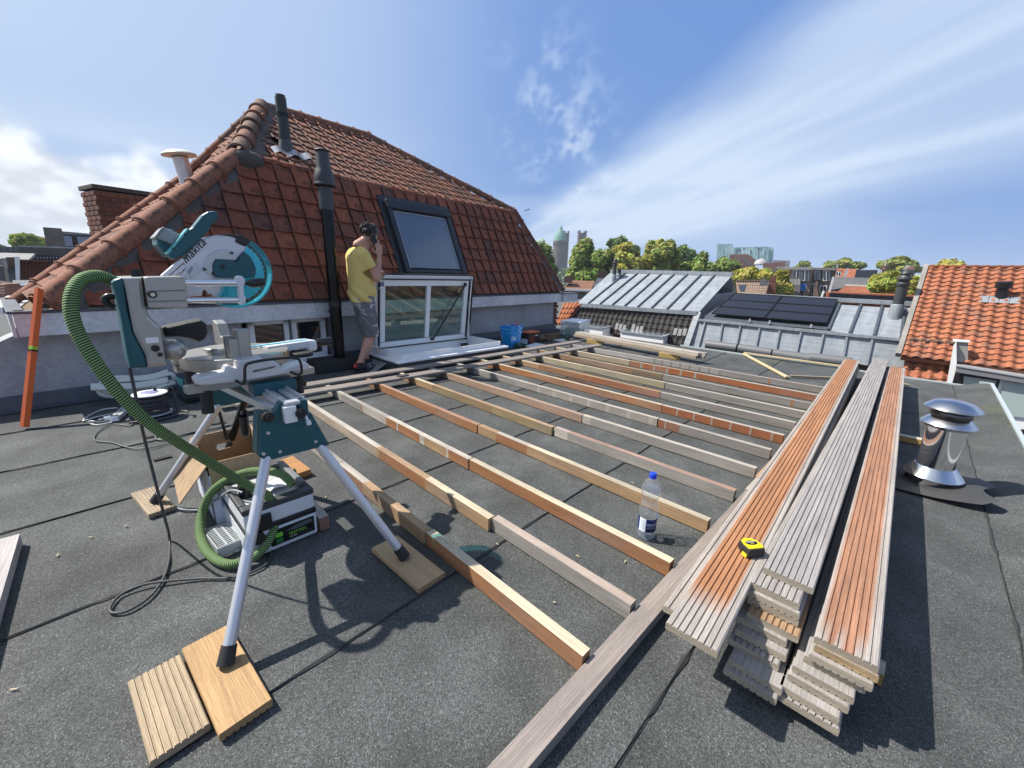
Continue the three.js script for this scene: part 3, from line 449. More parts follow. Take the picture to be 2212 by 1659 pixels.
joist(5.78, -4.3, -2.75, S + 'of light silver grey, outermost row by the far edge', [[1, [0.45, 0.43, 0.41], pale]]);
joist(5.78, -2.74, -0.65, S + 'of silver grey with brick-like bars, outermost row', [...ladder([0.38, 0.36, 0.34], [0.25, 0.22, 0.19], 7, 0, 0.45, pink).slice(0, -1), [0.72, ash, pink], [0.73, brown, pink], [1, ash, pink]]);
// edge beam lying flat in front of the joist ends
const GB = 'edge beam lengths';
const lie = (x0, x1, z, w, h, y, bands, ry = 0) => { const g = lumber(0, -(x1 - x0) / 2, (x1 - x0) / 2, w, h, 0, bands); return g.map((q) => q.rotateY(Math.PI / 2 + ry).translate((x0 + x1) / 2, y, z)); };
one('edge_beam', 'long plain grey beam lying flat along the joist ends', 'beam', lie(-0.6, 2.55, -0.516, 0.072, 0.045, 0.001, [[0.25, ash, [0.34, 0.305, 0.285]], [0.6, ash, [0.315, 0.27, 0.25]], [1, ash, [0.33, 0.275, 0.245]]]), wood, GB);
one('edge_beam', 'short mottled grey beam piece under the plank stack edge', 'beam', lie(2.56, 2.78, -0.52, 0.075, 0.045, 0.001, [[1, ash, pale]]), wood, GB);
one('edge_beam', 'rusty brown beam piece running on beneath the plank stack', 'beam', lie(2.79, 6.1, -0.53, 0.075, 0.045, 0.001, [[0.1, brown, tan], [1, brown, [0.36, 0.19, 0.10]]]), wood, GB);

// ---------------------------------------------------------------- grooved decking
const PWd = 0.145, PT = 0.024;
function plankGeo(L, zones, flip = false, plain = false) {        // along +x, centred in z, top at y = PT
  const prof = [], n = 7, gw = 0.0042, gd = 0.0045, hw = PWd / 2; grainOff += 0.91;
  prof.push([-hw + 0.003, 0], [-hw, 0.003], [-hw, PT - 0.004], [-hw + 0.004, PT]);
  if (!plain) for (let i = 0; i < n; i++) { const z = -hw + PWd * (i + 1) / (n + 1); prof.push([z - gw / 2 - 0.0008, PT], [z - gw / 2, PT - gd], [z + gw / 2, PT - gd], [z + gw / 2 + 0.0008, PT]); }
  prof.push([hw - 0.004, PT], [hw, PT - 0.004], [hw, 0.003], [hw - 0.003, 0]);
  if (flip) for (const p of prof) { p[1] = PT - p[1]; p[0] = -p[0]; }
  const nx = Math.max(2, Math.round(L / 0.12)), pos = [], uv = [], col = [], nv = prof.length, cc = (x, z, face) => { const zf = (z + hw) / PWd, c = zones(x / L, zf, face), k = 0.88 + 0.24 * fbm(x * 2.5 + grainOff, z * 30 + grainOff, 3, 0, 0, 3); return [c[0] * k, c[1] * k, c[2] * k]; };
  const put = (x, p, face, s) => { pos.push(x, p[1], p[0]); uv.push(x + grainOff, s + grainOff * 1.3); col.push(...cc(x, p[0], face)); };
  const per = [0]; for (let i = 1; i <= nv; i++) { const a = prof[i - 1], b = prof[i % nv]; per.push(per[i - 1] + Math.hypot(b[0] - a[0], b[1] - a[1])); }
  for (let i = 0; i < nx; i++) for (let j = 0; j < nv; j++) {
    const a = L * i / nx, b = L * (i + 1) / nx, p = prof[j], q = prof[(j + 1) % nv], top = p[1] > PT * 0.5 && q[1] > PT * 0.5, f = top ? 0 : 1;
    for (const [x, e, s] of [[a, p, per[j]], [a, q, per[j + 1]], [b, q, per[j + 1]], [a, p, per[j]], [b, q, per[j + 1]], [b, p, per[j]]]) put(x, e, f, s);
  }
  const sh = THREE.ShapeUtils.triangulateShape(prof.map((p) => new THREE.Vector2(...p)), []);
  for (const x of [0, L]) for (const t of sh) for (const k of x ? t : [t[0], t[2], t[1]]) { const p = prof[k]; pos.push(x, p[1], p[0]); uv.push(p[0] * 2 + grainOff, p[1]); col.push(...cc(x, p[0], 2)); }
  const g = new THREE.BufferGeometry(); g.setAttribute('position', new THREE.Float32BufferAttribute(pos, 3)); g.setAttribute('uv', new THREE.Float32BufferAttribute(uv, 2)); g.setAttribute('color', new THREE.Float32BufferAttribute(col, 3)); g.computeVertexNormals();
  // outward faces
  g.computeBoundingBox(); return g;
}
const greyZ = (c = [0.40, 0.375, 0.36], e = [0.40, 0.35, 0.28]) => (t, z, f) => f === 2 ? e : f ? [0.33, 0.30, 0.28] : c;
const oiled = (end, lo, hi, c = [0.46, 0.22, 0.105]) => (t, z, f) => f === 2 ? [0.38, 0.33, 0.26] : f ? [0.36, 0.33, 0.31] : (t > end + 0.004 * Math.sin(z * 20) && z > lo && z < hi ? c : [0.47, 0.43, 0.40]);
const GP = 'grooved decking planks in the stack';
function plank(x0, z0, x1, z1, y, label, zones, flip, group = GP, plain = false) {
  const L = Math.hypot(x1 - x0, z1 - z0), g = plankGeo(L, zones, flip, plain); const m = obj('decking_plank', g, wood); m.position.set(x0, y, z0); m.rotation.y = -Math.atan2(z1 - z0, x1 - x0); return tag(m, label, 'plank', group);
}
{
  // near end and far end of each plank's centre line
  const ORD = ['first', 'second', 'third', 'fourth', 'fifth', 'sixth', 'seventh', 'eighth', 'ninth'], base = 0.046, lay = (i) => base + i * (PT + 0.0006);
  // left column carrying the orange plank
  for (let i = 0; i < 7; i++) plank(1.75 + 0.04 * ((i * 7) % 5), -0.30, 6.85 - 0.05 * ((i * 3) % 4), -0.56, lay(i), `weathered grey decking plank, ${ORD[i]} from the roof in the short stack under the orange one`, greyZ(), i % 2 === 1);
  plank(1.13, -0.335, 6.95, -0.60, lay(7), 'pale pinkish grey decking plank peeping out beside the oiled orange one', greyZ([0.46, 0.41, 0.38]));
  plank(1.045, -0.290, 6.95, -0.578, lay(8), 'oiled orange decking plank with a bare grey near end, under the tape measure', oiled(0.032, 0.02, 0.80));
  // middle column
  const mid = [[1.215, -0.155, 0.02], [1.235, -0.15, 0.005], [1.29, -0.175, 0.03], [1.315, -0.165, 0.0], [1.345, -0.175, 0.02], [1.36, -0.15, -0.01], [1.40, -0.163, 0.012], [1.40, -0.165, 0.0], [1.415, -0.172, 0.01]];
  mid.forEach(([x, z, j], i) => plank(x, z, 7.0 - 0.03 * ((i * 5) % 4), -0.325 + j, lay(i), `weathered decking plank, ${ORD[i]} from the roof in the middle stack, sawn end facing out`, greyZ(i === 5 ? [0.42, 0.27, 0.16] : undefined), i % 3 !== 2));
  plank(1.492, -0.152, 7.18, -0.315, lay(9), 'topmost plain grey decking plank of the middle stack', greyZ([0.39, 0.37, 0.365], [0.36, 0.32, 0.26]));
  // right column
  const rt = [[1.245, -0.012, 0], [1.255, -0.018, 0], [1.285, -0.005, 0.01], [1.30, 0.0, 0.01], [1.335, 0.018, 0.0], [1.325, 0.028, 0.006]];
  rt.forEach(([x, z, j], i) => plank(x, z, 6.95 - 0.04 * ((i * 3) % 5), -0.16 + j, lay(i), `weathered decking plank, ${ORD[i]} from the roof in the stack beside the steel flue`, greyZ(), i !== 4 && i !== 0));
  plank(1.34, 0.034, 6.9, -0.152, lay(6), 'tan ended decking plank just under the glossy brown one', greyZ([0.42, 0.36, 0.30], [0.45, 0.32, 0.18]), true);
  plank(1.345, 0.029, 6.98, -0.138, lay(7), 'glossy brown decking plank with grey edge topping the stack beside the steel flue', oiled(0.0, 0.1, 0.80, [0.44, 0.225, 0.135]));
  // two timbers that carry the stack
  const sup = 'treated softwood bearer under the plank stack, ';
  for (const [x, z0, z1, l] of [[1.62, -0.29, 0.135, sup + 'with its near end showing'], [4.55, -0.5, 0.32, sup + 'with a long silver topped end']]) { const t = one('bearer', l, 'bearer', [...lumber(x, z0, z1, 0.07, 0.043, 0.001, [[1, [0.50, 0.33, 0.10], [0.62, 0.55, 0.44]]])], wood, 'bearers under the planks'); }
  // the two boards across the joists
  const GL = 'long boards laid across the joists';
  plank(0.72, -4.085, 6.05, -3.90, 0.0725, 'long grey brown board across the joists, on the open side away from the hatch', greyZ([0.27, 0.235, 0.215], [0.2, 0.17, 0.15]), true, GL, true);
  plank(0.62, -4.33, 6.1, -4.36, 0.0725, 'long grey brown board across the joists, close to the white hatch', greyZ([0.255, 0.225, 0.21], [0.2, 0.17, 0.15]), true, GL, true);
  plank(1.2, -4.56, 2.46, -4.55, 0.001, 'pale weathered board lying on the roof against the hatch', greyZ([0.45, 0.41, 0.38]), true, GL, true);
  one('wood_shim', 'small dark square of wood lying on the long board', 'offcut', [bx(0.12, 0.012, 0.07, 2.32, 0.1035, -4.02, 0.1)], mat([0.05, 0.045, 0.042], 0.8));
}
// boards under the saw stand's feet
{
  const foot = (px, y, h, plain, col, label, flip) => { const p = px.map(([u, v]) => G(u, v, y)), c = p.reduce((a, b) => a.add(b), V(0, 0, 0)).multiplyScalar(0.25), e = p[2].clone().sub(p[1]).add(p[3].clone().sub(p[0])).multiplyScalar(0.5), L = e.length(), w = (p[1].distanceTo(p[0]) + p[2].distanceTo(p[3])) / 2; const g = plankGeo(L, (t, z, f) => f === 2 ? col.map((v) => v * 0.9) : col, flip, plain); const m = obj('offcut_board', g.translate(-L / 2, 0, 0).scale(1, h / PT, w / PWd), wood); m.position.set(c.x, 0.001, c.z); m.rotation.y = -Math.atan2(e.z, e.x); return tag(m, label, 'board', 'boards under the saw stand feet'); };
  const q = (a) => a.map(([x, y]) => [x * 0.3718, 1042.4 + y * 0.3718]);
  foot(q([[745, 1155], [1045, 1000], [1225, 1395], [860, 1630]]), 0.025, 0.025, false, [0.47, 0.365, 0.24], 'grooved tan offcut beside the front foot of the saw stand');
  foot(q([[1055, 960], [1330, 830], [1580, 1250], [1270, 1475]]), 0.028, 0.028, false, [0.53, 0.33, 0.155], 'smooth light brown offcut under the front foot of the saw stand', true);
  foot([[870, 990], [1145, 850], [1665, 1245], [1380, 1450]].map(([x, y]) => [630.9 + x * 0.19841, 987.5 + y * 0.19841]), 0.025, 0.025, false, [0.50, 0.34, 0.19], 'brown offcut under the saw stand foot next to the first joist', true);
  foot(q([[770, 60], [900, 20], [1030, 130], [850, 190]]), 0.025, 0.025, false, [0.42, 0.33, 0.235], 'grooved offcut under the saw stand foot by the cable');
}
// stacked timber by the far edge, on two bearers
{
  const GT = 'spare timbers by the far roof edge', a = G(1242, 722, 0.11), b = G(1505, 772, 0.09), d = b.clone().sub(a).setY(0).normalize(), s = V(-d.z, 0, d.x);
  const bar = (k, off, y, l, c, sh = 0) => one('spare_timber', l, 'timber', [tint(beam(a.clone().setY(y).addScaledVector(s, off).addScaledVector(d, sh), b.clone().setY(y).addScaledVector(s, off).addScaledVector(d, sh + k), 0.07, 0.045, off), c)], wood, GT);
  bar(0, 0.0, 0.0935, 'weathered spare timber at the bottom of the far pile, outer side', [0.40, 0.32, 0.24]); bar(0.06, -0.08, 0.0935, 'weathered spare timber at the bottom of the far pile, inner side', [0.42, 0.36, 0.29], 0.02);
  bar(0.0, -0.02, 0.1395, 'bleached spare timber lying on top of the far pile', [0.56, 0.52, 0.46], 0.02); bar(0.05, -0.1, 0.1395, 'grey spare timber on top of the far pile, set back', [0.46, 0.42, 0.37], 0.04);
  for (const [k, l] of [[0.55, 'short yellow block under the middle of the spare timbers'], [2.1, 'short yellow block under the far half of the spare timbers']]) { const c = a.clone().addScaledVector(d, k); one('bearer', l, 'bearer', [tint(bx(0.07, 0.069, 0.32, c.x, 0.0355, c.z - 0.02, Math.PI / 2 - Math.atan2(d.z, d.x) + 0.3), [0.62, 0.43, 0.15])], wood, 'bearers under the planks'); }
  // thin battens making a triangle on the roof
  const T3 = (x, y) => G(1371.5 + x * 0.19841, 713.2 + y * 0.19841, 0.02), bt = [[1185, 258, 1660, 512, 'pale yellow batten lying aslant on the roof'], [1185, 258, 2420, 430, 'long pale yellow batten along the far roof edge'], [1690, 497, 2600, 540, 'grey topped batten ending under the plank stack'], [2700, 560, 2990, 600, 'pale batten sticking out beyond the plank stack']];
  bt.forEach(([x, y, x2, y2, l], i) => one('batten', l, 'batten', [tint(beam(T3(x, y).setY(0.02 + (i === 1) * 0.02), T3(x2, y2).setY(0.02 + (i === 1) * 0.02), 0.045, 0.02), i === 2 ? [0.34, 0.29, 0.22] : [0.72, 0.60, 0.36])], wood, 'loose battens on the roof'));
}
// ================================================================ the roof hatch
{
  const t = thing('roof_hatch', 'white roof access hatch with its glazed lid standing open', 'hatch', V(3.45, 0, -4.93), 0.012);
  const w = 1.9, d = 0.97, h = 0.135, wl = 0.07, x0 = -0.95, x1 = x0 + w;
  const cx = (x0 + x1) / 2, zb = -0.49, zf = zb + d;
  obj('kerb', [bx(w, h, wl, cx, h / 2, zf - wl / 2), bx(w, h, wl, cx, h / 2, zb + wl / 2), bx(wl, h, d - 2 * wl, x0 + wl / 2, h / 2, cx * 0 + (zb + zf) / 2), bx(wl, h, d - 2 * wl, x1 - wl / 2, h / 2, (zb + zf) / 2)], mat([0.06, 0.06, 0.062], 0.7, 0, { map: blotT }), t);
  const rim = phys([0.80, 0.81, 0.80], 0.25, { clearcoat: 0.5 });
  obj('rim', [rb(w + 0.02, 0.03, 0.09, 0.01, cx, h + 0.012, zf - 0.04), rb(w + 0.02, 0.03, 0.09, 0.01, cx, h + 0.012, zb + 0.04), rb(0.09, 0.03, d - 0.16, 0.01, x0 + 0.04, h + 0.012, (zb + zf) / 2), rb(0.09, 0.03, d - 0.16, 0.01, x1 - 0.04, h + 0.012, (zb + zf) / 2)], rim, t);
  obj('shaft_lining', [bx(w - 0.2, 1.2, 0.012, cx, -0.37, zf - 0.085), bx(w - 0.2, 1.2, 0.012, cx, -0.37, zb + 0.085), bx(0.012, 1.2, d - 0.17, x0 + 0.09, -0.37, (zb + zf) / 2), bx(0.012, 1.2, d - 0.17, x1 - 0.09, -0.37, (zb + zf) / 2), bx(w - 0.2, 0.012, d - 0.17, cx, 0.012, (zb + zf) / 2)], cleanWhite, t);
  obj('hinge_plate', [rb(w - 0.1, 0.05, 0.02, 0.004, cx, h + 0.045, zb + 0.015)], mat([0.35, 0.37, 0.38], 0.4, 0.4), t);
  for (let i = 0; i < 6; i++) obj('hinge_bolt', rod(V(x0 + 0.2 + i * 0.29, h + 0.045, zb + 0.02), V(x0 + 0.2 + i * 0.29, h + 0.045, zb + 0.035), 0.012), darkGrey, t);
  // lid: turned up about its back edge, leaning a little over the opening
  const lid = new THREE.Group(); lid.name = 'lid'; lid.position.set(cx + 0.04, h + 0.05, zb + 0.06); lid.rotation.x = 7 * D; t.add(lid);
  const H = 1.0, lw = 1.76, w2 = lw - 0.26;
  obj('frame', [rb(lw - 0.24, 0.075, 0.05, 0.008, 0, 0.0375, 0.02), rb(lw - 0.24, 0.085, 0.05, 0.008, 0, H - 0.1, 0.02), rb(0.075, H - 0.2, 0.05, 0.008, -w2 / 2 + 0.03, H / 2 - 0.015, 0.02), rb(0.075, H - 0.2, 0.05, 0.008, w2 / 2 - 0.03, H / 2 - 0.015, 0.02), rb(0.07, H - 0.2, 0.045, 0.008, 0.02, H / 2 - 0.015, 0.018)], rim, lid);
  obj('outer_frame', [rb(lw - 0.06, 0.05, 0.05, 0.01, 0, H - 0.025, 0.01), rb(0.06, H, 0.05, 0.01, -(lw - 0.1) / 2 + 0.02, H / 2, 0.01), rb(0.06, H, 0.05, 0.01, (lw - 0.1) / 2 - 0.02, H / 2, 0.01)], mat([0.72, 0.70, 0.68], 0.4), lid);
  obj('gasket', [rb(lw - 0.14, 0.016, 0.03, 0.006, 0, H - 0.052, 0.045), rb(0.016, H - 0.1, 0.03, 0.006, -(lw - 0.2) / 2, H / 2 - 0.02, 0.045), rb(0.016, H - 0.1, 0.03, 0.006, (lw - 0.2) / 2, H / 2 - 0.02, 0.045), rb(lw - 0.14, 0.016, 0.03, 0.006, 0, 0.0, 0.045)], black, lid);
  obj('cladding', [rb(lw, 0.014, 0.13, 0.004, 0, H + 0.006, -0.045), rb(0.014, H, 0.13, 0.004, lw / 2 - 0.005, H / 2, -0.045), rb(0.014, H, 0.13, 0.004, -lw / 2 + 0.005, H / 2, -0.045)], mat([0.014, 0.014, 0.016], 0.35), lid);
  const pane = phys([0.80, 0.90, 0.85], 0.02, { transmission: 1, thickness: 0, ior: 1.6 });
  obj('pane', bx(w2 / 2 - 0.11, H - 0.25, 0.012, -w2 / 4 + 0.025, H / 2 - 0.015, 0.012), pane, lid); obj('pane', bx(w2 / 2 - 0.13, H - 0.25, 0.012, w2 / 4 + 0.012, H / 2 - 0.015, 0.012), pane, lid);
  obj('stay_bar', [rod(V(0.11, 0.06, 0.075), V(0.66, H - 0.13, 0.075), 0.012, 0.012, 10), bx(0.05, 0.03, 0.05, 0.10, 0.06, 0.06), bx(0.03, 0.05, 0.05, 0.67, H - 0.12, 0.06)], black, lid);
  for (const s of [-1, 1]) { const a = V(s < 0 ? x0 + 0.11 : x1 - 0.17, 0.1, zb + 0.22), b = V(s < 0 ? x0 + 0.12 : x1 - 0.15, 0.78, zb + 0.22); obj('gas_strut', [rod(a, a.clone().lerp(b, 0.5), 0.014), rod(a.clone().lerp(b, 0.5), b, 0.008)], mat([0.55, 0.56, 0.57], 0.35, 0.5), t); }
  obj('strut_motor', [rb(0.12, 0.05, 0.06, 0.01, x1 - 0.24, 0.1, zb + 0.2)], black, t);
  obj('side_flashing', bx(0.3, 0.008, 0.5, x0 - 0.12, 0.03, -0.05, 0, 0, 0.5), mat([0.33, 0.33, 0.32], 0.8, 0, { map: blotT }), t);
}
// ================================================================ stainless flue terminal on the right
{
  const c = V(3.62, 0, 0.225), t = thing('steel_roof_flue', 'stainless steel roof flue with a double disc rain cap', 'flue', c);
  obj('cone', lathe([[0.1193, 0.0], [0.1232, 0.07], [0.1463, 0.075], [0.1463, 0.082], [0.09856, 0.142], [0.08855, 0.143]], 48), mat([0.66, 0.66, 0.68], 0.16, 1), t);
  obj('tube', lathe([[0.09086, 0.03], [0.09086, 0.43]], 48), chrome, t);
  obj('lower_disc', lathe([[0.09086, 0.40], [0.1001, 0.396], [0.1278, 0.416], [0.1294, 0.422], [0.09856, 0.455], [0.0847, 0.457]], 48), steelBrush, t);
  obj('spacer', lathe([[0.08624, 0.43], [0.08624, 0.53]], 40), mat([0.05, 0.05, 0.052], 0.3, 0.8), t);
  obj('spacer_ring', lathe([[0.08624, 0.47], [0.09548, 0.472], [0.09548, 0.498], [0.08624, 0.5]], 40), mat([0.12, 0.12, 0.125], 0.25, 1), t);
  obj('cap', lathe([[0, 0.512], [0.1193, 0.512], [0.1309, 0.518], [0.1309, 0.523], [0.0924, 0.558], [0.0462, 0.572], [0, 0.575]], 48), steelBrush, t);
  const a = []; for (let i = 0; i < 12; i++) for (let j = 0; j < 12; j++) { const f = (p, q) => { const x = -0.25 + (0.50 + 0.05 * Math.sin(q)) * p / 12, z = -0.22 + (0.47 + 0.03 * Math.sin(p * 0.9)) * q / 12; return V(x, 0.006 + 0.03 * step(0.34, 0.12, Math.hypot(x, z)) + 0.07 * step(0.15, 0.5, z + c.z - 0.05) * 0.9 + 0.05 * step(0.2, 0.28, z) * step(-0.1, -0.3, x), z); }; a.push([f(i, j), f(i, j + 1), f(i + 1, j + 1), f(i + 1, j)]); }
  obj('base_skirt', facets(a), mat([0.045, 0.044, 0.042], 0.6), t);
}
// ================================================================ water bottles
function bottle(name, label, pos, ry, labelled, s = 1) {
  const t = thing(name, label, 'bottle', pos, ry);
  const pr = [[0.0, 0.012], [0.022, 0.008], [0.036, 0.0], [0.0435, 0.008], [0.0445, 0.03], [0.0425, 0.05], [0.0425, 0.115], [0.0455, 0.135], [0.0455, 0.165], [0.041, 0.185], [0.032, 0.2], [0.034, 0.21], [0.0445, 0.232], [0.0465, 0.252], [0.043, 0.275], [0.033, 0.298], [0.019, 0.313], [0.0145, 0.318], [0.0145, 0.33]].map(([r, h]) => [r * s, h * s]);
  const pl = phys([0.97, 0.985, 1], 0.05, { transmission: 0.95, thickness: 0, ior: 1.5 });
  const g = lathe(pr, 32); { const p = g.attributes.position; for (let i = 0; i < p.count; i++) { const y = p.getY(i), a = Math.atan2(p.getZ(i), p.getX(i)), r = Math.hypot(p.getX(i), p.getZ(i)); let k = 1; if (y < 0.03 * s) k *= 1 - 0.10 * Math.pow(Math.abs(Math.cos(a * 2.5)), 8) * (1 - y / (0.03 * s)); if (y > 0.215 * s && y < 0.3 * s) k *= 1 + 0.02 * Math.sin(a * 3 + y * 260); if (y > 0.12 * s && y < 0.2 * s) k *= 1 + 0.014 * Math.sin(a * 4 - y * 220); p.setX(i, Math.cos(a) * r * k); p.setZ(i, Math.sin(a) * r * k); } g.computeVertexNormals(); }
  obj('shell', g, pl, t);
  const lev = 0.262 * s, wp = pr.filter(([r, h]) => h < lev).map(([r, h]) => [Math.max(r - 0.0012, 0), h + 0.0012]); wp.push([0.0, lev].map((v, i) => i ? lev : 0)); wp.splice(wp.length - 1, 0, [0.043 * s, lev]);
  obj('water', lathe(wp, 32), phys([0.97, 0.985, 1], 0.01, { transmission: 1, thickness: 0, ior: 1.33 }), t);
  obj('cap', lathe([[0.0165, 0.318], [0.017, 0.32], [0.017, 0.34], [0.015, 0.343], [0, 0.343]].map(([r, h]) => [r * s, h * s]), 24), mat([0.01, 0.05, 0.62], 0.4), t);
  const lt = canvasTex(512, 256, (x, w, h) => { x.clearRect(0, 0, w, h); x.fillStyle = '#12306e'; x.fillRect(96, 0, 84, h); x.fillRect(250, 0, 180, h); x.fillStyle = '#0c2350'; x.fillRect(250, 150, 180, 106); x.fillStyle = '#e4ebf2'; x.fillRect(182, 0, 66, h); x.fillStyle = '#3a66a8'; x.fillRect(360, 0, 70, 50); x.fillStyle = '#f2f6fb'; x.font = 'italic bold 40px sans-serif'; x.fillText('Mineraal', 256, 112, 120); x.font = '24px sans-serif'; x.fillText('WATER', 262, 146, 80); x.fillRect(260, 170, 84, 5); x.fillStyle = '#7f8ea0'; for (let i = 0; i < 12; i++) x.fillRect(190, 40 + i * 15, 48, 4); });
  obj('label', prep(new THREE.CylinderGeometry(0.0436 * s, 0.0436 * s, 0.07 * s, 32, 1, true, 0, Math.PI * 2)).translate(0, 0.08 * s, 0), mat([1, 1, 1], 0.4, 0, { map: lt, transparent: true, alphaTest: 0.4, side: THREE.DoubleSide }), t);
  return t;
}
{ const p = G(1395, 1165, 0); bottle('water_bottle', 'clear water bottle with blue cap and label standing between two joists', V(p.x + 0.025, 0.002, p.z - 0.015), 1.97); }
// ================================================================ tape measure
{
  const p = G(1620, 1190, 0.272), t = thing('tape_measure', 'black and yellow tape measure lying on the oiled orange plank', 'tape measure', V(p.x, 0.2675, p.z), -0.62);
  const sh = [[-0.036, -0.034], [0.03, -0.034], [0.038, -0.02], [0.036, 0.012], [0.02, 0.032], [-0.008, 0.036], [-0.03, 0.026], [-0.037, 0.0]];
  obj('case', solidXY(sh, 0, 0.036, 0.005).rotateX(-Math.PI / 2), mat([0.02, 0.02, 0.021], 0.6), t);
  obj('side_plate', solidXY(sh.map(([x, y]) => [x * 0.86, y * 0.86]), 0.034, 0.039, 0.001).rotateX(-Math.PI / 2), mat([0.85, 0.62, 0.0], 0.4), t);
  obj('hook', bx(0.004, 0.012, 0.022, -0.04, 0.008, 0.02), mat([0.8, 0.6, 0.02], 0.4), t);
  const lt = canvasTex(256, 256, (x) => { x.clearRect(0, 0, 256, 256); x.fillStyle = '#111'; x.beginPath(); x.ellipse(128, 128, 116, 66, 0, 0, 7); x.fill(); x.fillStyle = '#e8e8e8'; x.font = 'bold 40px sans-serif'; x.textAlign = 'center'; x.fillText('STANLEY', 128, 118); x.fillStyle = '#f2c200'; x.fillText('8m', 128, 165); });
  obj('print', printQuad(V(-0.026, 0.0396, 0.024), V(0.052, 0, 0), V(0, 0, -0.05)), printMat(lt), t);
}
// ================================================================ the man on the phone
function mcMesh(sdf, c, half, cell) {                 // surface of a distance field in a cube round c
  const res = Math.ceil(2 * half / cell) + 4, mc = new MarchingCubes(res, new THREE.MeshBasicMaterial(), false, false, 120000), h = res / 2;
  mc.isolation = 0; let k = 0;
  for (let z = 0; z < res; z++) for (let y = 0; y < res; y++) for (let x = 0; x < res;) { const d = sdf(c.x + (x - h) * cell, c.y + (y - h) * cell, c.z + (z - h) * cell), n = Math.max(1, Math.floor(Math.abs(d) * 0.6 / cell - 2)); for (let e = 0; e < n && x < res; e++, x++) mc.field[k++] = -d; }
  mc.update(); const n = mc.count, p = new Float32Array(n * 3);
  for (let i = 0; i < n; i++) { p[i * 3] = c.x + mc.positionArray[i * 3] * h * cell; p[i * 3 + 1] = c.y + mc.positionArray[i * 3 + 1] * h * cell; p[i * 3 + 2] = c.z + mc.positionArray[i * 3 + 2] * h * cell; }
  let g = new THREE.BufferGeometry(); g.setAttribute('position', new THREE.BufferAttribute(p, 3)); g = mergeVertices(g, 1e-5); g.computeVertexNormals(); return prep(g);
}
const cap = (a, b, ra, rb) => { const ab = b.clone().sub(a), L = ab.lengthSq(); return (x, y, z) => { const px = x - a.x, py = y - a.y, pz = z - a.z, t = clamp((px * ab.x + py * ab.y + pz * ab.z) / L); return Math.hypot(px - ab.x * t, py - ab.y * t, pz - ab.z * t) - mix(ra, rb, t); }; };
const ell = (c, rx, ry, rz) => (x, y, z) => { const a = (x - c.x) / rx, b = (y - c.y) / ry, d = (z - c.z) / rz, k = Math.hypot(a, b, d); return (k - 1) * Math.min(rx, ry, rz); };
const smin = (a, b, k) => { const h = Math.max(k - Math.abs(a - b), 0) / k; return Math.min(a, b) - h * h * k / 4; };
const join = (fs, k) => (x, y, z) => { let d = 1e9; for (const f of fs) { const e = f(x, y, z); if (e < d + k) d = smin(d, e, k); } return d; };
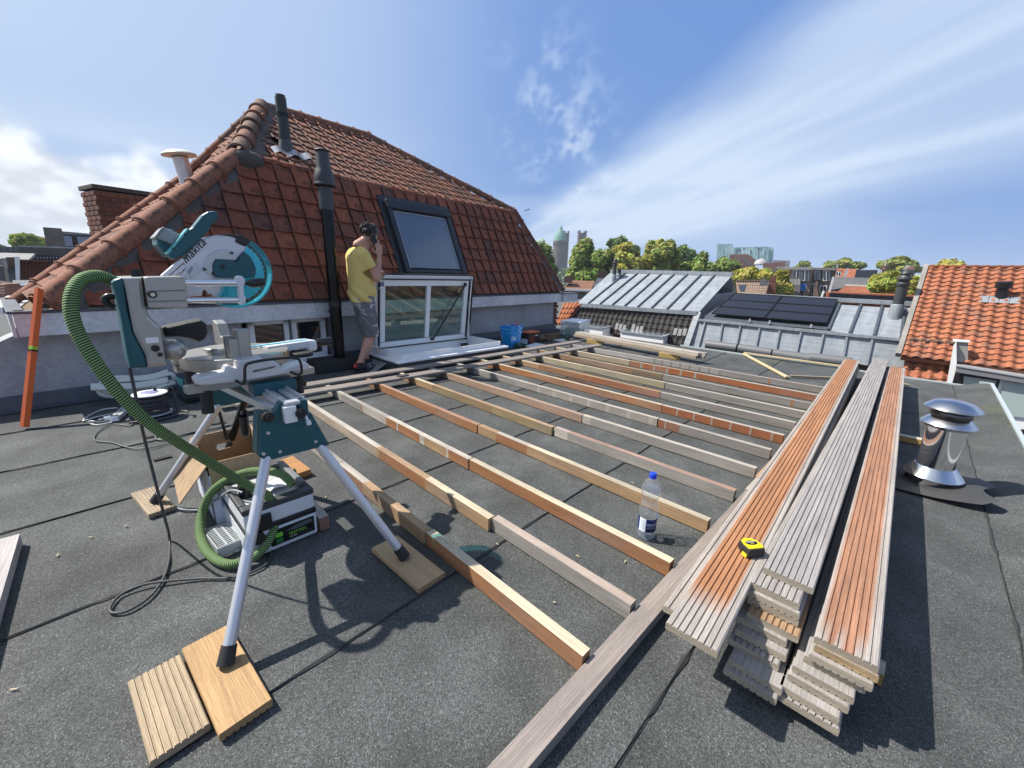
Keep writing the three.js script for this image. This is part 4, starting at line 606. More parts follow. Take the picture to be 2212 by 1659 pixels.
{
  const P = V(2.33, 0, -4.99), t = thing('person', 'man in yellow t-shirt and grey cargo shorts talking on a phone', 'person', P);
  const q = (x, y, z) => V(x - P.x, y, z - P.z);
  const J = { neck: q(2.415, 1.475, -5.02), head: q(2.535, 1.63, -5.02), rs: q(2.36, 1.405, -4.845), re: q(2.475, 1.145, -4.80), rw: q(2.56, 1.40, -4.865), ls: q(2.385, 1.405, -5.19), le: q(2.45, 1.13, -5.25), lw: q(2.60, 1.165, -5.16), rh: q(2.37, 0.88, -4.93), rk: q(2.435, 0.48, -4.915), ra: q(2.225, 0.10, -4.885), rt: q(2.37, 0.045, -4.87), lh: q(2.40, 0.88, -5.10), lk: q(2.465, 0.47, -5.09), la: q(2.395, 0.10, -5.075), lt: q(2.545, 0.045, -5.05) };
  const body = join([cap(J.neck, J.head.clone().add(V(-0.03, -0.06, 0)), 0.058, 0.055), cap(J.rs, J.re, 0.045, 0.044), cap(J.re, J.rw, 0.046, 0.029), cap(J.ls, J.le, 0.045, 0.044), cap(J.le, J.lw, 0.046, 0.029), cap(J.rh, J.rk, 0.078, 0.052), cap(J.rk, J.rk.clone().lerp(J.ra, 0.4), 0.052, 0.054), cap(J.rk.clone().lerp(J.ra, 0.4), J.ra, 0.054, 0.034), cap(J.ra, J.rt, 0.034, 0.028), cap(J.lh, J.lk, 0.078, 0.052), cap(J.lk, J.lk.clone().lerp(J.la, 0.4), 0.052, 0.054), cap(J.lk.clone().lerp(J.la, 0.4), J.la, 0.054, 0.034), cap(J.la, J.lt, 0.034, 0.028), cap(q(2.38, 1.36, -5.02), q(2.39, 0.93, -5.02), 0.07, 0.09), cap(J.rs, J.ls, 0.035, 0.035), cap(J.neck, q(2.38, 1.36, -5.02), 0.058, 0.07)], 0.03);
  // head: skull, jaw, nose, ear, brow
  const h = J.head, sk = join([ell(h.clone().add(V(-0.015, 0.03, 0)), 0.098, 0.098, 0.078), cap(h.clone().add(V(0.035, -0.02, 0)), h.clone().add(V(0.062, -0.085, 0)), 0.06, 0.036), cap(h.clone().add(V(0.085, 0.015, 0)), h.clone().add(V(0.118, -0.022, 0)), 0.014, 0.017), ell(h.clone().add(V(-0.005, -0.005, 0.078)), 0.024, 0.034, 0.012), ell(h.clone().add(V(-0.005, -0.005, -0.078)), 0.024, 0.034, 0.012), cap(h.clone().add(V(0.085, -0.058, 0.02)), h.clone().add(V(0.085, -0.058, -0.02)), 0.012, 0.012), cap(h.clone().add(V(-0.03, -0.05, 0)), J.neck, 0.058, 0.058)], 0.022);
  const hd = mcMesh(sk, h, 0.17, 0.0065);
  { const m = new THREE.Matrix4().makeTranslation(h.x, h.y, h.z).multiply(new THREE.Matrix4().makeRotationZ(-0.32)).multiply(new THREE.Matrix4().makeTranslation(-h.x, -h.y, -h.z)); hd.applyMatrix4(m); }
  // hands: palm, four fingers and a thumb each
  const hand = (w, dir, across, curl, bend, spread = 1) => {                     // dir: along the palm, across: towards the thumb side, curl: towards the palm side
    const pl = w.clone().addScaledVector(dir, 0.045), fs = [cap(w, pl.clone().addScaledVector(dir, 0.01), 0.024, 0.022)];
    for (let i = 0; i < 4; i++) { const o = (1.5 - i) * 0.0185, L = [0.036, 0.041, 0.038, 0.029][i], k = w.clone().addScaledVector(dir, 0.078 - Math.abs(i - 1.2) * 0.004).addScaledVector(across, o); fs.push(cap(w.clone().addScaledVector(dir, 0.03).addScaledVector(across, o * 0.8), k, 0.013, 0.0105)); let p = k, d = dir.clone(); for (const [f, b] of [[1, bend], [0.75, bend * 1.25], [0.6, bend]]) { d = d.multiplyScalar(Math.cos(b)).addScaledVector(curl, Math.sin(b)).normalize(); const e = p.clone().addScaledVector(d, L * f).addScaledVector(across, o * 0.12 * spread); fs.push(cap(p, e, 0.0098, 0.0085)); p = e; } }
    const tb = w.clone().addScaledVector(dir, 0.028).addScaledVector(across, 0.03), t1 = tb.clone().addScaledVector(dir, 0.026).addScaledVector(across, 0.024).addScaledVector(curl, 0.014), t2 = t1.clone().addScaledVector(dir, 0.03).addScaledVector(curl, 0.012);
    fs.push(cap(w.clone().addScaledVector(dir, 0.015).addScaledVector(across, 0.012), tb, 0.018, 0.014), cap(tb, t1, 0.0125, 0.011), cap(t1, t2, 0.011, 0.0092)); return join(fs, 0.008);
  };
  const rd = V(0.10, 0.98, -0.12).normalize(), rhand = mcMesh(hand(J.rw, rd, V(-0.75, 0.05, -0.3).normalize(), V(-0.25, 0.05, -0.95).normalize(), 0.16), J.rw.clone().addScaledVector(rd, 0.08), 0.15, 0.0045);
  const ld = V(0.8, 0.12, 0.45).normalize(), lhand = mcMesh(hand(J.lw, ld, V(-0.1, 0.97, 0.0).normalize(), V(0.6, 0.0, -0.2).cross(V(0, 1, 0)).normalize().multiplyScalar(1), 0.55), J.lw.clone().addScaledVector(ld, 0.07), 0.14, 0.0045);
  const bm = mcMesh(body, V(0.05, 0.78, 0), 0.8, 0.0145);
  obj('body', [bm, hd, rhand, lhand], phys([0.47, 0.245, 0.17], 0.55), t);
  // shirt
  const sh = join([cap(q(2.355, 1.375, -4.925), q(2.375, 0.96, -4.94), 0.108, 0.125), cap(q(2.365, 1.375, -5.115), q(2.385, 0.96, -5.10), 0.108, 0.125), cap(q(2.37, 1.33, -5.02), q(2.40, 0.98, -5.02), 0.125, 0.15), cap(J.rs.clone().add(V(-0.005, 0.0, -0.01)), J.rs.clone().lerp(J.re, 0.56), 0.072, 0.066), cap(J.ls.clone().add(V(-0.005, 0.0, 0.01)), J.ls.clone().lerp(J.le, 0.56), 0.072, 0.066), cap(q(2.36, 1.435, -4.93), q(2.38, 1.435, -5.11), 0.062, 0.062), cap(q(2.375, 0.96, -4.95), q(2.36, 0.86, -4.95), 0.125, 0.125), cap(q(2.385, 0.96, -5.09), q(2.385, 0.86, -5.09), 0.125, 0.125)], 0.045);
  const rc = J.rs.clone().lerp(J.re, 0.56), rn = J.re.clone().sub(J.rs).normalize(), lc = J.ls.clone().lerp(J.le, 0.56), ln = J.le.clone().sub(J.ls).normalize();
  const shirt = (x, y, z) => { const wr = 0.008 * (fbm(x * 14 + y * 6 + 5, y * 16 + z * 7, 3, 0, 0, 3) - 0.5) + 0.008 * Math.sin(y * 40 + z * 22 + x * 25) * step(1.1, 0.9, y); let d = sh(x, y, z) - wr; d = Math.max(d, 0.855 + 0.12 * (x - 0.05) * 0.2 - y); const a = (x - rc.x) * rn.x + (y - rc.y) * rn.y + (z - rc.z) * rn.z, n = Math.hypot(x - rc.x, y - rc.y, z - rc.z); if (n < 0.12) d = Math.max(d, a); const a2 = (x - lc.x) * ln.x + (y - lc.y) * ln.y + (z - lc.z) * ln.z; if (Math.hypot(x - lc.x, y - lc.y, z - lc.z) < 0.12) d = Math.max(d, a2); return Math.max(d, 0.068 - Math.hypot(x - J.neck.x - 0.03, (y - J.neck.y - 0.03) * 0.9, z - J.neck.z)); };
  obj('shirt', mcMesh(shirt, V(0.05, 1.18, 0), 0.36, 0.0085), mat([0.66, 0.50, 0.16], 0.9), t);
  // shorts
  const so = join([cap(J.rh.clone().add(V(0, 0.03, 0)), J.rk.clone().add(V(-0.01, -0.06, 0)), 0.112, 0.092), cap(J.lh.clone().add(V(0, 0.03, 0)), J.lk.clone().add(V(-0.005, -0.06, 0)), 0.112, 0.092), cap(q(2.36, 0.92, -4.96), q(2.38, 0.92, -5.07), 0.118, 0.118), ell(J.rh.clone().add(V(0.02, -0.2, 0.075)), 0.07, 0.1, 0.035)], 0.03);
  const shorts = (x, y, z) => Math.max(so(x, y, z) - 0.016 * (fbm(x * 18 + z * 9, y * 13 + z * 5, 3, 0, 0, 8) - 0.5) - 0.004 * Math.sin(x * 60 + y * 45), 0.425 - y, y - 0.93);
  const sg = mcMesh(shorts, V(0.05, 0.68, 0), 0.31, 0.0085); { const p = sg.attributes.position, c = sg.attributes.color; for (let i = 0; i < p.count; i++) { const k = step(0.60, 0.68, fbm(p.getX(i) * 16, p.getY(i) * 22 + p.getZ(i) * 9, 4, 0, 0, 4)), b = 0.85 + 0.3 * fbm(p.getX(i) * 40, p.getY(i) * 40, 2, 0, 0, 6); c.setXYZ(i, mix(0.145 * b, 0.48, k), mix(0.14 * b, 0.46, k), mix(0.155 * b, 0.47, k)); } }
  obj('shorts', sg, mat([1, 1, 1], 0.9, 0, { vertexColors: true }), t);
  // hair
  const hr = h.clone().add(V(-0.024, 0.048, 0)), hair = (x, y, z) => { let d = ell(hr, 0.108, 0.098, 0.092)(x, y, z); const nz = fbm(x * 46 + z * 27 + 3, y * 46 - z * 36, 3, 0, 0, 2); d -= 0.046 * (nz - 0.40); const dx = x - h.x, dy = y - h.y; const face = dx * 0.95 - dy * 0.75 - 0.018 - 0.03 * (nz - 0.5); return Math.max(d, face, -(dy + 0.075 - Math.max(0, dx + 0.03) * 1.2)); };
  const hg = mcMesh(hair, h.clone().add(V(0, 0.03, 0)), 0.17, 0.006); { const p = hg.attributes.position, c = hg.attributes.color; for (let i = 0; i < p.count; i++) { const k = step(-0.02, 0.07, p.getX(i) - h.x) * 0.9 * (0.4 + 0.9 * hash(p.getX(i) * 900, p.getY(i) * 900, 2)), v = mix(0.016, 0.20, clamp(k)); c.setXYZ(i, v, v * 0.97, v * 0.93); } }
  { const m = new THREE.Matrix4().makeTranslation(h.x, h.y, h.z).multiply(new THREE.Matrix4().makeRotationZ(-0.32)).multiply(new THREE.Matrix4().makeTranslation(-h.x, -h.y, -h.z)); hg.applyMatrix4(m); }
  obj('hair', hg, mat([1, 1, 1], 0.6, 0, { vertexColors: true }), t);
  for (const s of [-1, 1]) { const e = V(0.083, 0.004, 0.031 * s).applyAxisAngle(V(0, 0, 1), -0.32).add(h); obj('eye', [ball(0.011, e.x, e.y, e.z)], mat([0.03, 0.02, 0.015], 0.2), t); const b = V(0.089, 0.026, 0.031 * s).applyAxisAngle(V(0, 0, 1), -0.32).add(h); obj('eyebrow', [rb(0.01, 0.008, 0.032, 0.003, b.x, b.y, b.z)], mat([0.03, 0.025, 0.02], 0.8), t); }
  { const m = V(0.096, -0.058, 0).applyAxisAngle(V(0, 0, 1), -0.32).add(h); obj('mouth', rb(0.008, 0.008, 0.045, 0.003, m.x, m.y, m.z), mat([0.30, 0.10, 0.08], 0.5), t); }
  // shoes
  for (const [a, b] of [[J.ra, J.rt], [J.la, J.lt]]) {
    const f = join([cap(V(a.x - 0.03, 0.06, a.z), V(b.x - 0.02, 0.05, b.z), 0.05, 0.045), cap(V(b.x - 0.02, 0.045, b.z), V(b.x + 0.04, 0.036, b.z), 0.046, 0.035), cap(V(a.x, 0.10, a.z), V(a.x + 0.05, 0.07, a.z), 0.046, 0.042)], 0.02), so2 = (x, y, z) => Math.max(f(x, y, z), 0.014 - y, y - 0.125);
    const g = mcMesh(so2, V((a.x + b.x) / 2, 0.07, a.z), 0.19, 0.007), p = g.attributes.position, c = g.attributes.color; for (let i = 0; i < p.count; i++) { const r = p.getX(i) < a.x - 0.055 && p.getY(i) > 0.07 || p.getY(i) > 0.117, gr = p.getX(i) > a.x + 0.06 && hash(p.getX(i) * 120, p.getY(i) * 120) > 0.6; c.setXYZ(i, ...(r ? [0.62, 0.02, 0.03] : gr ? [0.2, 0.2, 0.21] : [0.014, 0.014, 0.016])); }
    const s = obj('shoe', g, mat([1, 1, 1], 0.75, 0, { vertexColors: true }), t);
    obj('sole', rb(b.x - a.x + 0.16, 0.02, 0.095, 0.009, (a.x + b.x) / 2 + 0.0, 0.011, a.z + 0.005), mat([0.03, 0.03, 0.03], 0.8), s);
  }
  obj('bracelet', (() => { const d = J.rw.clone().sub(J.re).normalize(), c = J.rw.clone().lerp(J.re, 0.28), g = prep(new THREE.TorusGeometry(0.037, 0.003, 6, 24)); g.applyQuaternion(new THREE.Quaternion().setFromUnitVectors(V(0, 0, 1), d)); return g.translate(c.x, c.y, c.z); })(), mat([0.75, 0.70, 0.55], 0.3, 0.6), t);
  const ph = thing('phone', 'black smartphone held to the ear of the man in yellow', 'phone', V(2.53, 1.575, -4.908), 0.15); ph.rotation.z = 0.5; obj('case', rb(0.074, 0.15, 0.012, 0.006), blackMatt, ph); obj('screen', bx(0.066, 0.14, 0.002, 0, 0, -0.0075), blackGloss, ph);
  bottle('water_bottle', 'small clear water bottle held in the hand of the man in yellow', V(2.69, 0.99, -5.10), 0.4, true, 0.86);
}
// ================================================================ saw stand
const s1 = (x, y) => [301.7 + 0.1488 * x, 438.9 + 0.1488 * y], s2 = (x, y) => [219.4 + 0.2232 * x, 576 + 0.2232 * y], s3 = (x, y) => [329.2 + 0.1984 * x, 905.2 + 0.1984 * y], s4 = (x, y) => [164.6 + 0.1488 * x, 768 + 0.1488 * y], z2 = (x, y) => [109.7 + 0.2976 * x, 768.1 + 0.2976 * y];
const l3 = (x, y) => [493.75 + 0.25939 * x, 685.76 + 0.25939 * y];
const P2 = (f, list) => list.map(([x, y]) => f(x, y));
{
  const t = thing('saw_stand', 'teal and aluminium folding stand with splayed legs under the mitre saw', 'saw stand', V(0.46, 0, -2.05)), zb = -1.62;
  const br = P2(z2, [[1640, 338], [1660, 330], [1830, 312], [1850, 318], [1858, 395], [1880, 410], [2010, 638], [1555, 752], [1500, 722], [1508, 425], [1560, 395], [1600, 425], [1625, 380]]);
  part('end_bracket', [solid(br, zb, zb - 0.012, zb + 0.02, 0.003), solid(P2(z2, [[1500, 722], [1508, 425], [1560, 420], [1555, 752]]), zb, zb - 0.07, zb + 0.018, 0.003)], teal, t);
  const mir = (g) => g.map((q) => q.translate(0, 0, -0.83)); part('end_bracket', mir([solid(br, zb, zb - 0.012, zb + 0.02, 0.003)]), teal, t);
  for (const [x, y] of [[1563, 548], [1530, 698], [1648, 682], [1905, 610]]) { const p = PZ(...z2(x, y), zb); part('bolt', [rod(V(p.x, p.y, zb + 0.018), V(p.x, p.y, zb + 0.028), 0.006)], alu, t); }
  part('rail', [rb(0.046, 0.05, 0.84, 0.006, 0.440, 0.738, -2.03), rb(0.046, 0.05, 0.84, 0.006, 0.497, 0.738, -2.03), bx(0.1, 0.012, 0.84, 0.468, 0.716, -2.03), bx(0.008, 0.012, 0.84, 0.432, 0.768, -2.03), bx(0.008, 0.012, 0.84, 0.505, 0.768, -2.03)], alu, t);
  part('extension_arm', [beam(PZ(...l3(385, 775), -1.63), V(0.30, 0.735, -2.4), 0.022, 0.026)], alu, t);
  for (const [x, y] of [[318, 822], [590, 790]]) { const p = PZ(...l3(x, y), zb + 0.04); part('knob', [rod(V(p.x, p.y, zb + 0.015), V(p.x, p.y, zb + 0.062), 0.019, 0.019, 10), rod(V(p.x, p.y, zb + 0.062), V(p.x, p.y, zb + 0.07), 0.012)], black, t); }
  { const p = PZ(...l3(505, 800), zb + 0.03); part('stop_block', [rb(0.042, 0.062, 0.03, 0.003, p.x, p.y, zb + 0.035)], cleanWhite, t); part('stop_plate', [rb(0.055, 0.014, 0.04, 0.003, p.x + 0.012, p.y + 0.038, zb + 0.02)], alu, t); }
  { const a = PZ(...l3(625, 790), zb + 0.04), b = PZ(...l3(660, 860), zb + 0.05), c = PZ(...l3(672, 895), zb + 0.055); part('lever', [rod(a, b, 0.004, 0.006), rod(b, c, 0.0095, 0.0095)], alu, t); }
  const leg = (a, f, m, boot = true) => { const d = a.clone().sub(f).normalize(); part('leg', [rod(f, a, 0.0185, 0.0185, 20)], m, t); if (boot) part('foot', [rod(f.clone().addScaledVector(d, -0.02), f.clone().addScaledVector(d, 0.035), 0.025, 0.0225, 16)], blackMatt, t); };
  leg(PZ(...z2(1570, 720), zb), G(490, 1420, 0.052), alu); leg(PZ(...z2(1940, 640), zb), G(869, 1196, 0.05), alu);
  leg(V(0.37, 0.57, -2.44), G(339, 1077, 0.048), alu); leg(V(0.50, 0.6, -2.46), V(0.40, 0.03, -2.93), black);
  part('cross_brace', [beam(V(0.36, 0.55, -2.45), V(0.47, 0.04, -2.98), 0.012, 0.03)], mat([0.03, 0.035, 0.045], 0.5), t);
  // saw mounts clamped on the rails
  const near = [G(...s2(805, 1165), 0.812), G(...s2(2030, 968), 0.812)], off = V(0.02, 0, -0.42);
  for (const k of [0, 1]) part('mount_bar', [beam(near[0].clone().addScaledVector(off, k).setY(0.800), near[1].clone().addScaledVector(off, k).setY(0.800), 0.05, 0.028)], aluCast, t);
  part('mount_clamp', [rb(0.16, 0.05, 0.09, 0.006, 0.47, 0.772, -1.86), rb(0.16, 0.05, 0.09, 0.006, 0.48, 0.772, -2.28)], teal, t);
  for (const [p, k] of [[near[0], 0.06], [near[0].clone().add(off), 0.05], [near[1], -0.06], [near[1].clone().add(off), -0.04]]) part('roller_post', [rod(V(p.x + k, 0.79, p.z), V(p.x + k - 0.004, 0.70, p.z), 0.021, 0.021, 16)], blackMatt, t);
  part('release_lever', [beam(V(0.52, 0.76, -1.9), V(0.62, 0.735, -1.95), 0.03, 0.02)], black, t);
  part('handle_grip', [tube([V(0.33, 0.70, -1.75), V(0.33, 0.63, -1.76), V(0.35, 0.61, -1.85), V(0.37, 0.66, -1.93)], 0.014)], black, t);
}
// ================================================================ mitre saw
{
  const t = thing('mitre_saw', 'teal and silver sliding mitre saw standing on its folding stand', 'saw', V(0.4, 0.82, -2.06)), zR = -1.9, zB = -2.05, zf = zB + 0.035;
  const S = (l, z, a, b, bev, h) => solid(P2(s2, l), z, a, b, bev, h), S1 = (l, z, a, b, bev, h) => solid(P2(s1, l), z, a, b, bev, h ? h.map((q) => P2(s1, q)) : []);
  part('arm_casting', [S([[185, 105], [395, 100], [430, 380], [460, 480], [580, 590], [625, 900], [640, 960], [435, 980], [420, 870], [300, 640], [220, 220]], zR, zR, zR - 0.2, 0.012)], aluCast, t);
  part('back_cover', [S([[90, 150], [120, 125], [185, 105], [205, 130], [222, 225], [250, 420], [300, 640], [420, 870], [435, 980], [270, 985], [240, 850], [180, 500], [140, 300]], zR, zR + 0.006, zR - 0.206, 0.01)], teal, t);
  const box = part('carriage', [S([[405, 104], [440, 98], [760, 94], [795, 100], [825, 388], [800, 398], [470, 396], [445, 388]], zR, zR + 0.03, zR - 0.09, 0.005)], aluCast, t);
  part('groove', [S([[425, 236], [808, 222], [810, 232], [425, 246]], zR + 0.03, zR + 0.034, zR + 0.024, 0), S([[436, 336], [818, 322], [819, 332], [436, 346]], zR + 0.03, zR + 0.034, zR + 0.024, 0)], midGrey, box, t);
  { const p = PZ(...s2(490, 268), zR + 0.03); part('lock_knob', [rod(V(p.x, p.y, zR + 0.02), V(p.x, p.y, zR + 0.045), 0.014, 0.012)], black, t); part('lock_screw', [rod(V(p.x, p.y, zR + 0.04), V(p.x, p.y, zR + 0.049), 0.0065)], chrome, t); }
  const y = (f, a, b, z, r, m, n) => part(n, [rod(PZ(...f(...a), z), PZ(...f(...b), z), r, r, 24)], m, t);
  y(s2, [760, 158], [1325, 157], zR, 0.0125, chrome, 'slide_rail'); y(s2, [790, 328], [1345, 322], zR, 0.0115, chrome, 'slide_rail');
  part('rail_end', [S([[1290, 96], [1325, 86], [1355, 92], [1380, 128], [1378, 160], [1365, 190], [1370, 270], [1388, 300], [1385, 352], [1345, 368], [1320, 352], [1318, 320], [1325, 280], [1318, 200], [1300, 180]], zR, zR + 0.02, zR - 0.02, 0.006)], saWhite, t);
  { const a = PZ(...s2(1385, 166), zR), b = PZ(...s2(1420, 164), zR), c = PZ(...s2(1568, 150), zR); part('rail_knob', [rod(a, b, 0.008), rod(b, b.clone().lerp(c, 0.25), 0.013, 0.018), rod(b.clone().lerp(c, 0.25), c, 0.018, 0.0165)], black, t); }
  // blade, housing and guards
  const cc = PZ(...s1(1318, 985), zB), Rg = PZ(...s1(1883, 985), zB).x - cc.x;
  { const pts = []; for (let i = 0; i < 160; i++) { const a = i / 160 * Math.PI * 2, r = Rg * (i % 4 === 0 ? 0.885 : 0.84); pts.push([cc.x + r * Math.cos(a), cc.y + r * Math.sin(a)]); } part('blade', [solidXY(pts, zB - 0.0012, zB + 0.0012, 0)], steelBrush, t); }
  part('blade_housing', [S1([[620, 830], [700, 720], [800, 600], [900, 520], [1000, 482], [1150, 455], [1300, 452], [1420, 480], [1400, 560], [1560, 640], [1500, 720], [1400, 830], [1090, 820], [1060, 900], [1070, 980], [1030, 1080], [940, 1220], [900, 1345], [690, 1360], [640, 1200], [630, 1080], [640, 950]], zf, zf, zf - 0.075, 0.008)], saWhite, t);
  part('housing_ring', [S1([[930, 880], [960, 800], [1040, 720], [1150, 680], [1270, 672], [1330, 690], [1420, 790], [1400, 830], [1250, 822], [1100, 818], [1060, 900], [1070, 985], [1020, 1045], [960, 1020], [975, 985], [920, 930]], zf + 0.004, zf + 0.005, zf - 0.01, 0.003)], mat([0.50, 0.51, 0.52], 0.4, 0.3), t);
  part('chip_cover', [S1([[1150, 457], [1300, 447], [1480, 467], [1622, 530], [1560, 622], [1390, 560], [1410, 512], [1300, 478]], zf + 0.003, zf + 0.004, zf - 0.07, 0.003)], black, t);
  part('hub_cover', [S1([[1065, 920], [1070, 870], [1110, 825], [1200, 812], [1410, 850], [1520, 702], [1600, 765], [1660, 860], [1690, 950], [1684, 1040], [1660, 1085], [1140, 1085], [1085, 1020]], zf + 0.01, zf + 0.012, zf - 0.01, 0.004)], teal, t);
  { const p = PZ(...s1(1207, 922), zf + 0.01); part('hub', [rod(V(p.x, p.y, zf + 0.008), V(p.x, p.y, zf + 0.017), 0.0085)], black, t); for (const [u, v] of [[940, 960], [1338, 722]]) { const q = PZ(...s1(u, v), zf + 0.006); part('housing_screw', [rod(V(q.x, q.y, zf), V(q.x, q.y, zf + 0.009), 0.0055)], darkGrey, t); } }
  { // clear teal guard: curved rim and side cheeks
    const pts = [], a0 = 58 * D, a1 = -118 * D, n = 40; for (let i = 0; i <= n; i++) { const a = mix(a0, a1, i / n); pts.push([cc.x + Rg * Math.cos(a), cc.y + Rg * Math.sin(a)]); } const inner = []; for (let i = n; i >= 0; i--) { const a = mix(a0, a1, i / n); inner.push([cc.x + Rg * 0.35 * Math.cos(a), cc.y + Rg * 0.35 * Math.sin(a)]); }
    const gm = phys([0.50, 0.90, 0.95], 0.05, { transmission: 1, thickness: 0, ior: 1.4 });
    part('blade_guard', [solidXY([...pts, ...inner], zB + 0.024, zB + 0.027, 0)], gm, t);
    const rim = pts.map(([x, yy]) => V(x, yy, zB)), q = []; for (let i = 0; i < n; i++) q.push([V(rim[i].x, rim[i].y, zB - 0.03), V(rim[i].x, rim[i].y, zB + 0.03), V(rim[i + 1].x, rim[i + 1].y, zB + 0.03), V(rim[i + 1].x, rim[i + 1].y, zB - 0.03)]);
    part('guard_rim', [facets(q), tube(rim.map((p) => V(p.x, p.y, zB + 0.03)), 0.0028, 6, 60), tube(rim.map((p) => V(p.x, p.y, zB - 0.03)), 0.0028, 6, 60)], phys([0.16, 0.72, 0.80], 0.08, { transmission: 0.75, thickness: 0 }), t);
  }
  part('handle', [S1([[390, 730], [420, 690], [690, 370], [720, 378], [760, 350], [840, 250], [900, 172], [980, 125], [1060, 113], [1110, 135], [1142, 200], [960, 440], [850, 560], [640, 750], [500, 822], [430, 790]], zf, zf + 0.012, zf - 0.055, 0.008, [[[775, 352], [850, 262], [895, 222], [938, 218], [936, 240], [858, 350], [820, 385]]])], teal, t);
  part('handle_trim', [S1([[388, 728], [688, 366], [722, 376], [705, 398], [420, 745]], zf + 0.014, zf + 0.016, zf - 0.05, 0.002)], phys([0.12, 0.42, 0.44], 0.35), t);
  for (const [u, v] of [[655, 447], [475, 655]]) { const q = PZ(...s1(u, v), zf + 0.015); part('handle_screw', [rod(V(q.x, q.y, zf + 0.012), V(q.x, q.y, zf + 0.019), 0.003)], black, t); }
  part('motor', [S1([[240, 520], [330, 360], [470, 380], [600, 460], [640, 560], [540, 760], [420, 790], [310, 670], [250, 600]], zf - 0.05, zf - 0.04, zf - 0.2, 0.012)], teal, t);
  part('motor_cover', [S1([[222, 490], [340, 350], [600, 470], [480, 610]], zf - 0.03, zf - 0.02, zf - 0.17, 0.006), S1([[220, 500], [320, 375], [360, 350], [340, 345], [215, 480]], zf - 0.02, zf - 0.015, zf - 0.175, 0.003)], mat([0.27, 0.28, 0.29], 0.45, 0.2), t);
  for (const [a, b, c, d] of [[330, 1070, 620, 815], [440, 1075, 640, 905], [585, 1080, 660, 990]]) part('pivot_arm', [beam(PZ(...s1(a, b), zf - 0.02), PZ(...s1(c, d), zf - 0.02), 0.05, 0.012)], saWhite, t);
  // writing on the housing
  { const a = PZ(...s1(700, 905), zf + 0.002), b = PZ(...s1(1010, 600), zf + 0.002), e1 = b.clone().sub(a), L = e1.length(), e2 = V(-e1.y, e1.x, 0).normalize().multiplyScalar(L * 0.30); const tx = canvasTex(512, 156, (x) => { x.clearRect(0, 0, 512, 156); x.fillStyle = '#10131a'; x.font = 'italic bold 150px sans-serif'; x.textAlign = 'center'; x.fillText('makita', 256, 125, 500); x.fillRect(470, 40, 40, 10); }); part('brand_print', [printQuad(V(a.x, a.y, zf + 0.0012), e1, e2)], printMat(tx), t);
    const c = PZ(...s1(745, 1040), zf + 0.002), d = PZ(...s1(815, 940), zf + 0.002), f1 = d.clone().sub(c), f2 = V(-f1.y, f1.x, 0).multiplyScalar(0.6); const t2 = canvasTex(128, 80, (x) => { x.clearRect(0, 0, 128, 80); x.fillStyle = '#5a5e66'; x.font = 'bold 56px sans-serif'; x.fillText('DXT', 8, 60); }); part('badge_print', [printQuad(V(c.x, c.y, zf + 0.0052), f1, f2)], printMat(t2), t);
    part('badge', [S1([[700, 990], [815, 860], [845, 900], [850, 960], [875, 1005], [745, 1085]], zf + 0.002, zf + 0.004, zf - 0.004, 0.002)], mat([0.52, 0.53, 0.55], 0.4, 0.2), t); }
  // dust port, dome, base
  part('dust_port', [S([[580, 590], [600, 575], [740, 545], [800, 530], [940, 505], [980, 530], [1005, 560], [1012, 640], [985, 690], [930, 722], [850, 690], [740, 668], [610, 672]], zB, zB + 0.045, zB - 0.045, 0.016)], blackMatt, t);
  { const p = PZ(...s2(690, 790), zR - 0.06); part('tilt_joint', [ball(0.042, p.x, p.y - 0.005, zR - 0.07, 1, 1, 1.2, 24)], aluCast, t); const q = PZ(...s2(520, 790), zR); part('hole_disc', [rod(V(q.x, q.y, zR - 0.004), V(q.x, q.y, zR + 0.006), 0.012)], black, t); const l = PZ(...s2(490, 712), zR); part('warning_label', [rb(0.035, 0.02, 0.003, 0.001, l.x, l.y, zR + 0.001)], cleanWhite, t); const k = PZ(...s2(567, 850), zR); part('latch', [rb(0.014, 0.014, 0.006, 0.001, k.x, k.y, zR + 0.001)], black, t); }  // black disc on the arm is added for the dark of a round hole
  const cx = 0.405, cz = -2.085, ty = 0.892;
  part('turntable', [lathe([[0, ty], [0.196, ty], [0.2, ty - 0.004], [0.2, ty - 0.05], [0.19, ty - 0.055], [0.15, ty - 0.07], [0, ty - 0.07]], 56, cx, 0, cz), lathe([[0, ty + 0.022], [0.055, ty + 0.022], [0.06, ty + 0.016], [0.06, ty - 0.01]], 40, cx - 0.055, 0, cz - 0.01)], aluCast, t);
  part('base_wing', [S([[890, 1090], [920, 1065], [1180, 1012], [1200, 968], [1230, 960], [1300, 985], [1310, 902], [1380, 890], [1530, 868], [1560, 905], [1690, 925], [1730, 985], [1850, 945], [1960, 915], [2000, 950], [1990, 985], [1700, 1040], [1300, 1105], [960, 1138], [900, 1128]], -1.84, -1.815, -1.89, 0.005, [P2(s2, [[1425, 1012], [1450, 975], [1670, 938], [1682, 962], [1640, 985], [1445, 1028]])])], mat([0.60, 0.60, 0.61], 0.4, 0.35), t);
  part('base_casting', [rb(0.43, 0.036, 0.07, 0.014, cx + 0.01, 0.832, cz - 0.225), rb(0.2, 0.04, 0.5, 0.01, cx, 0.84, cz), rb(0.1, 0.04, 0.12, 0.01, cx + 0.03, 0.845, cz + 0.16)], aluCast, t);
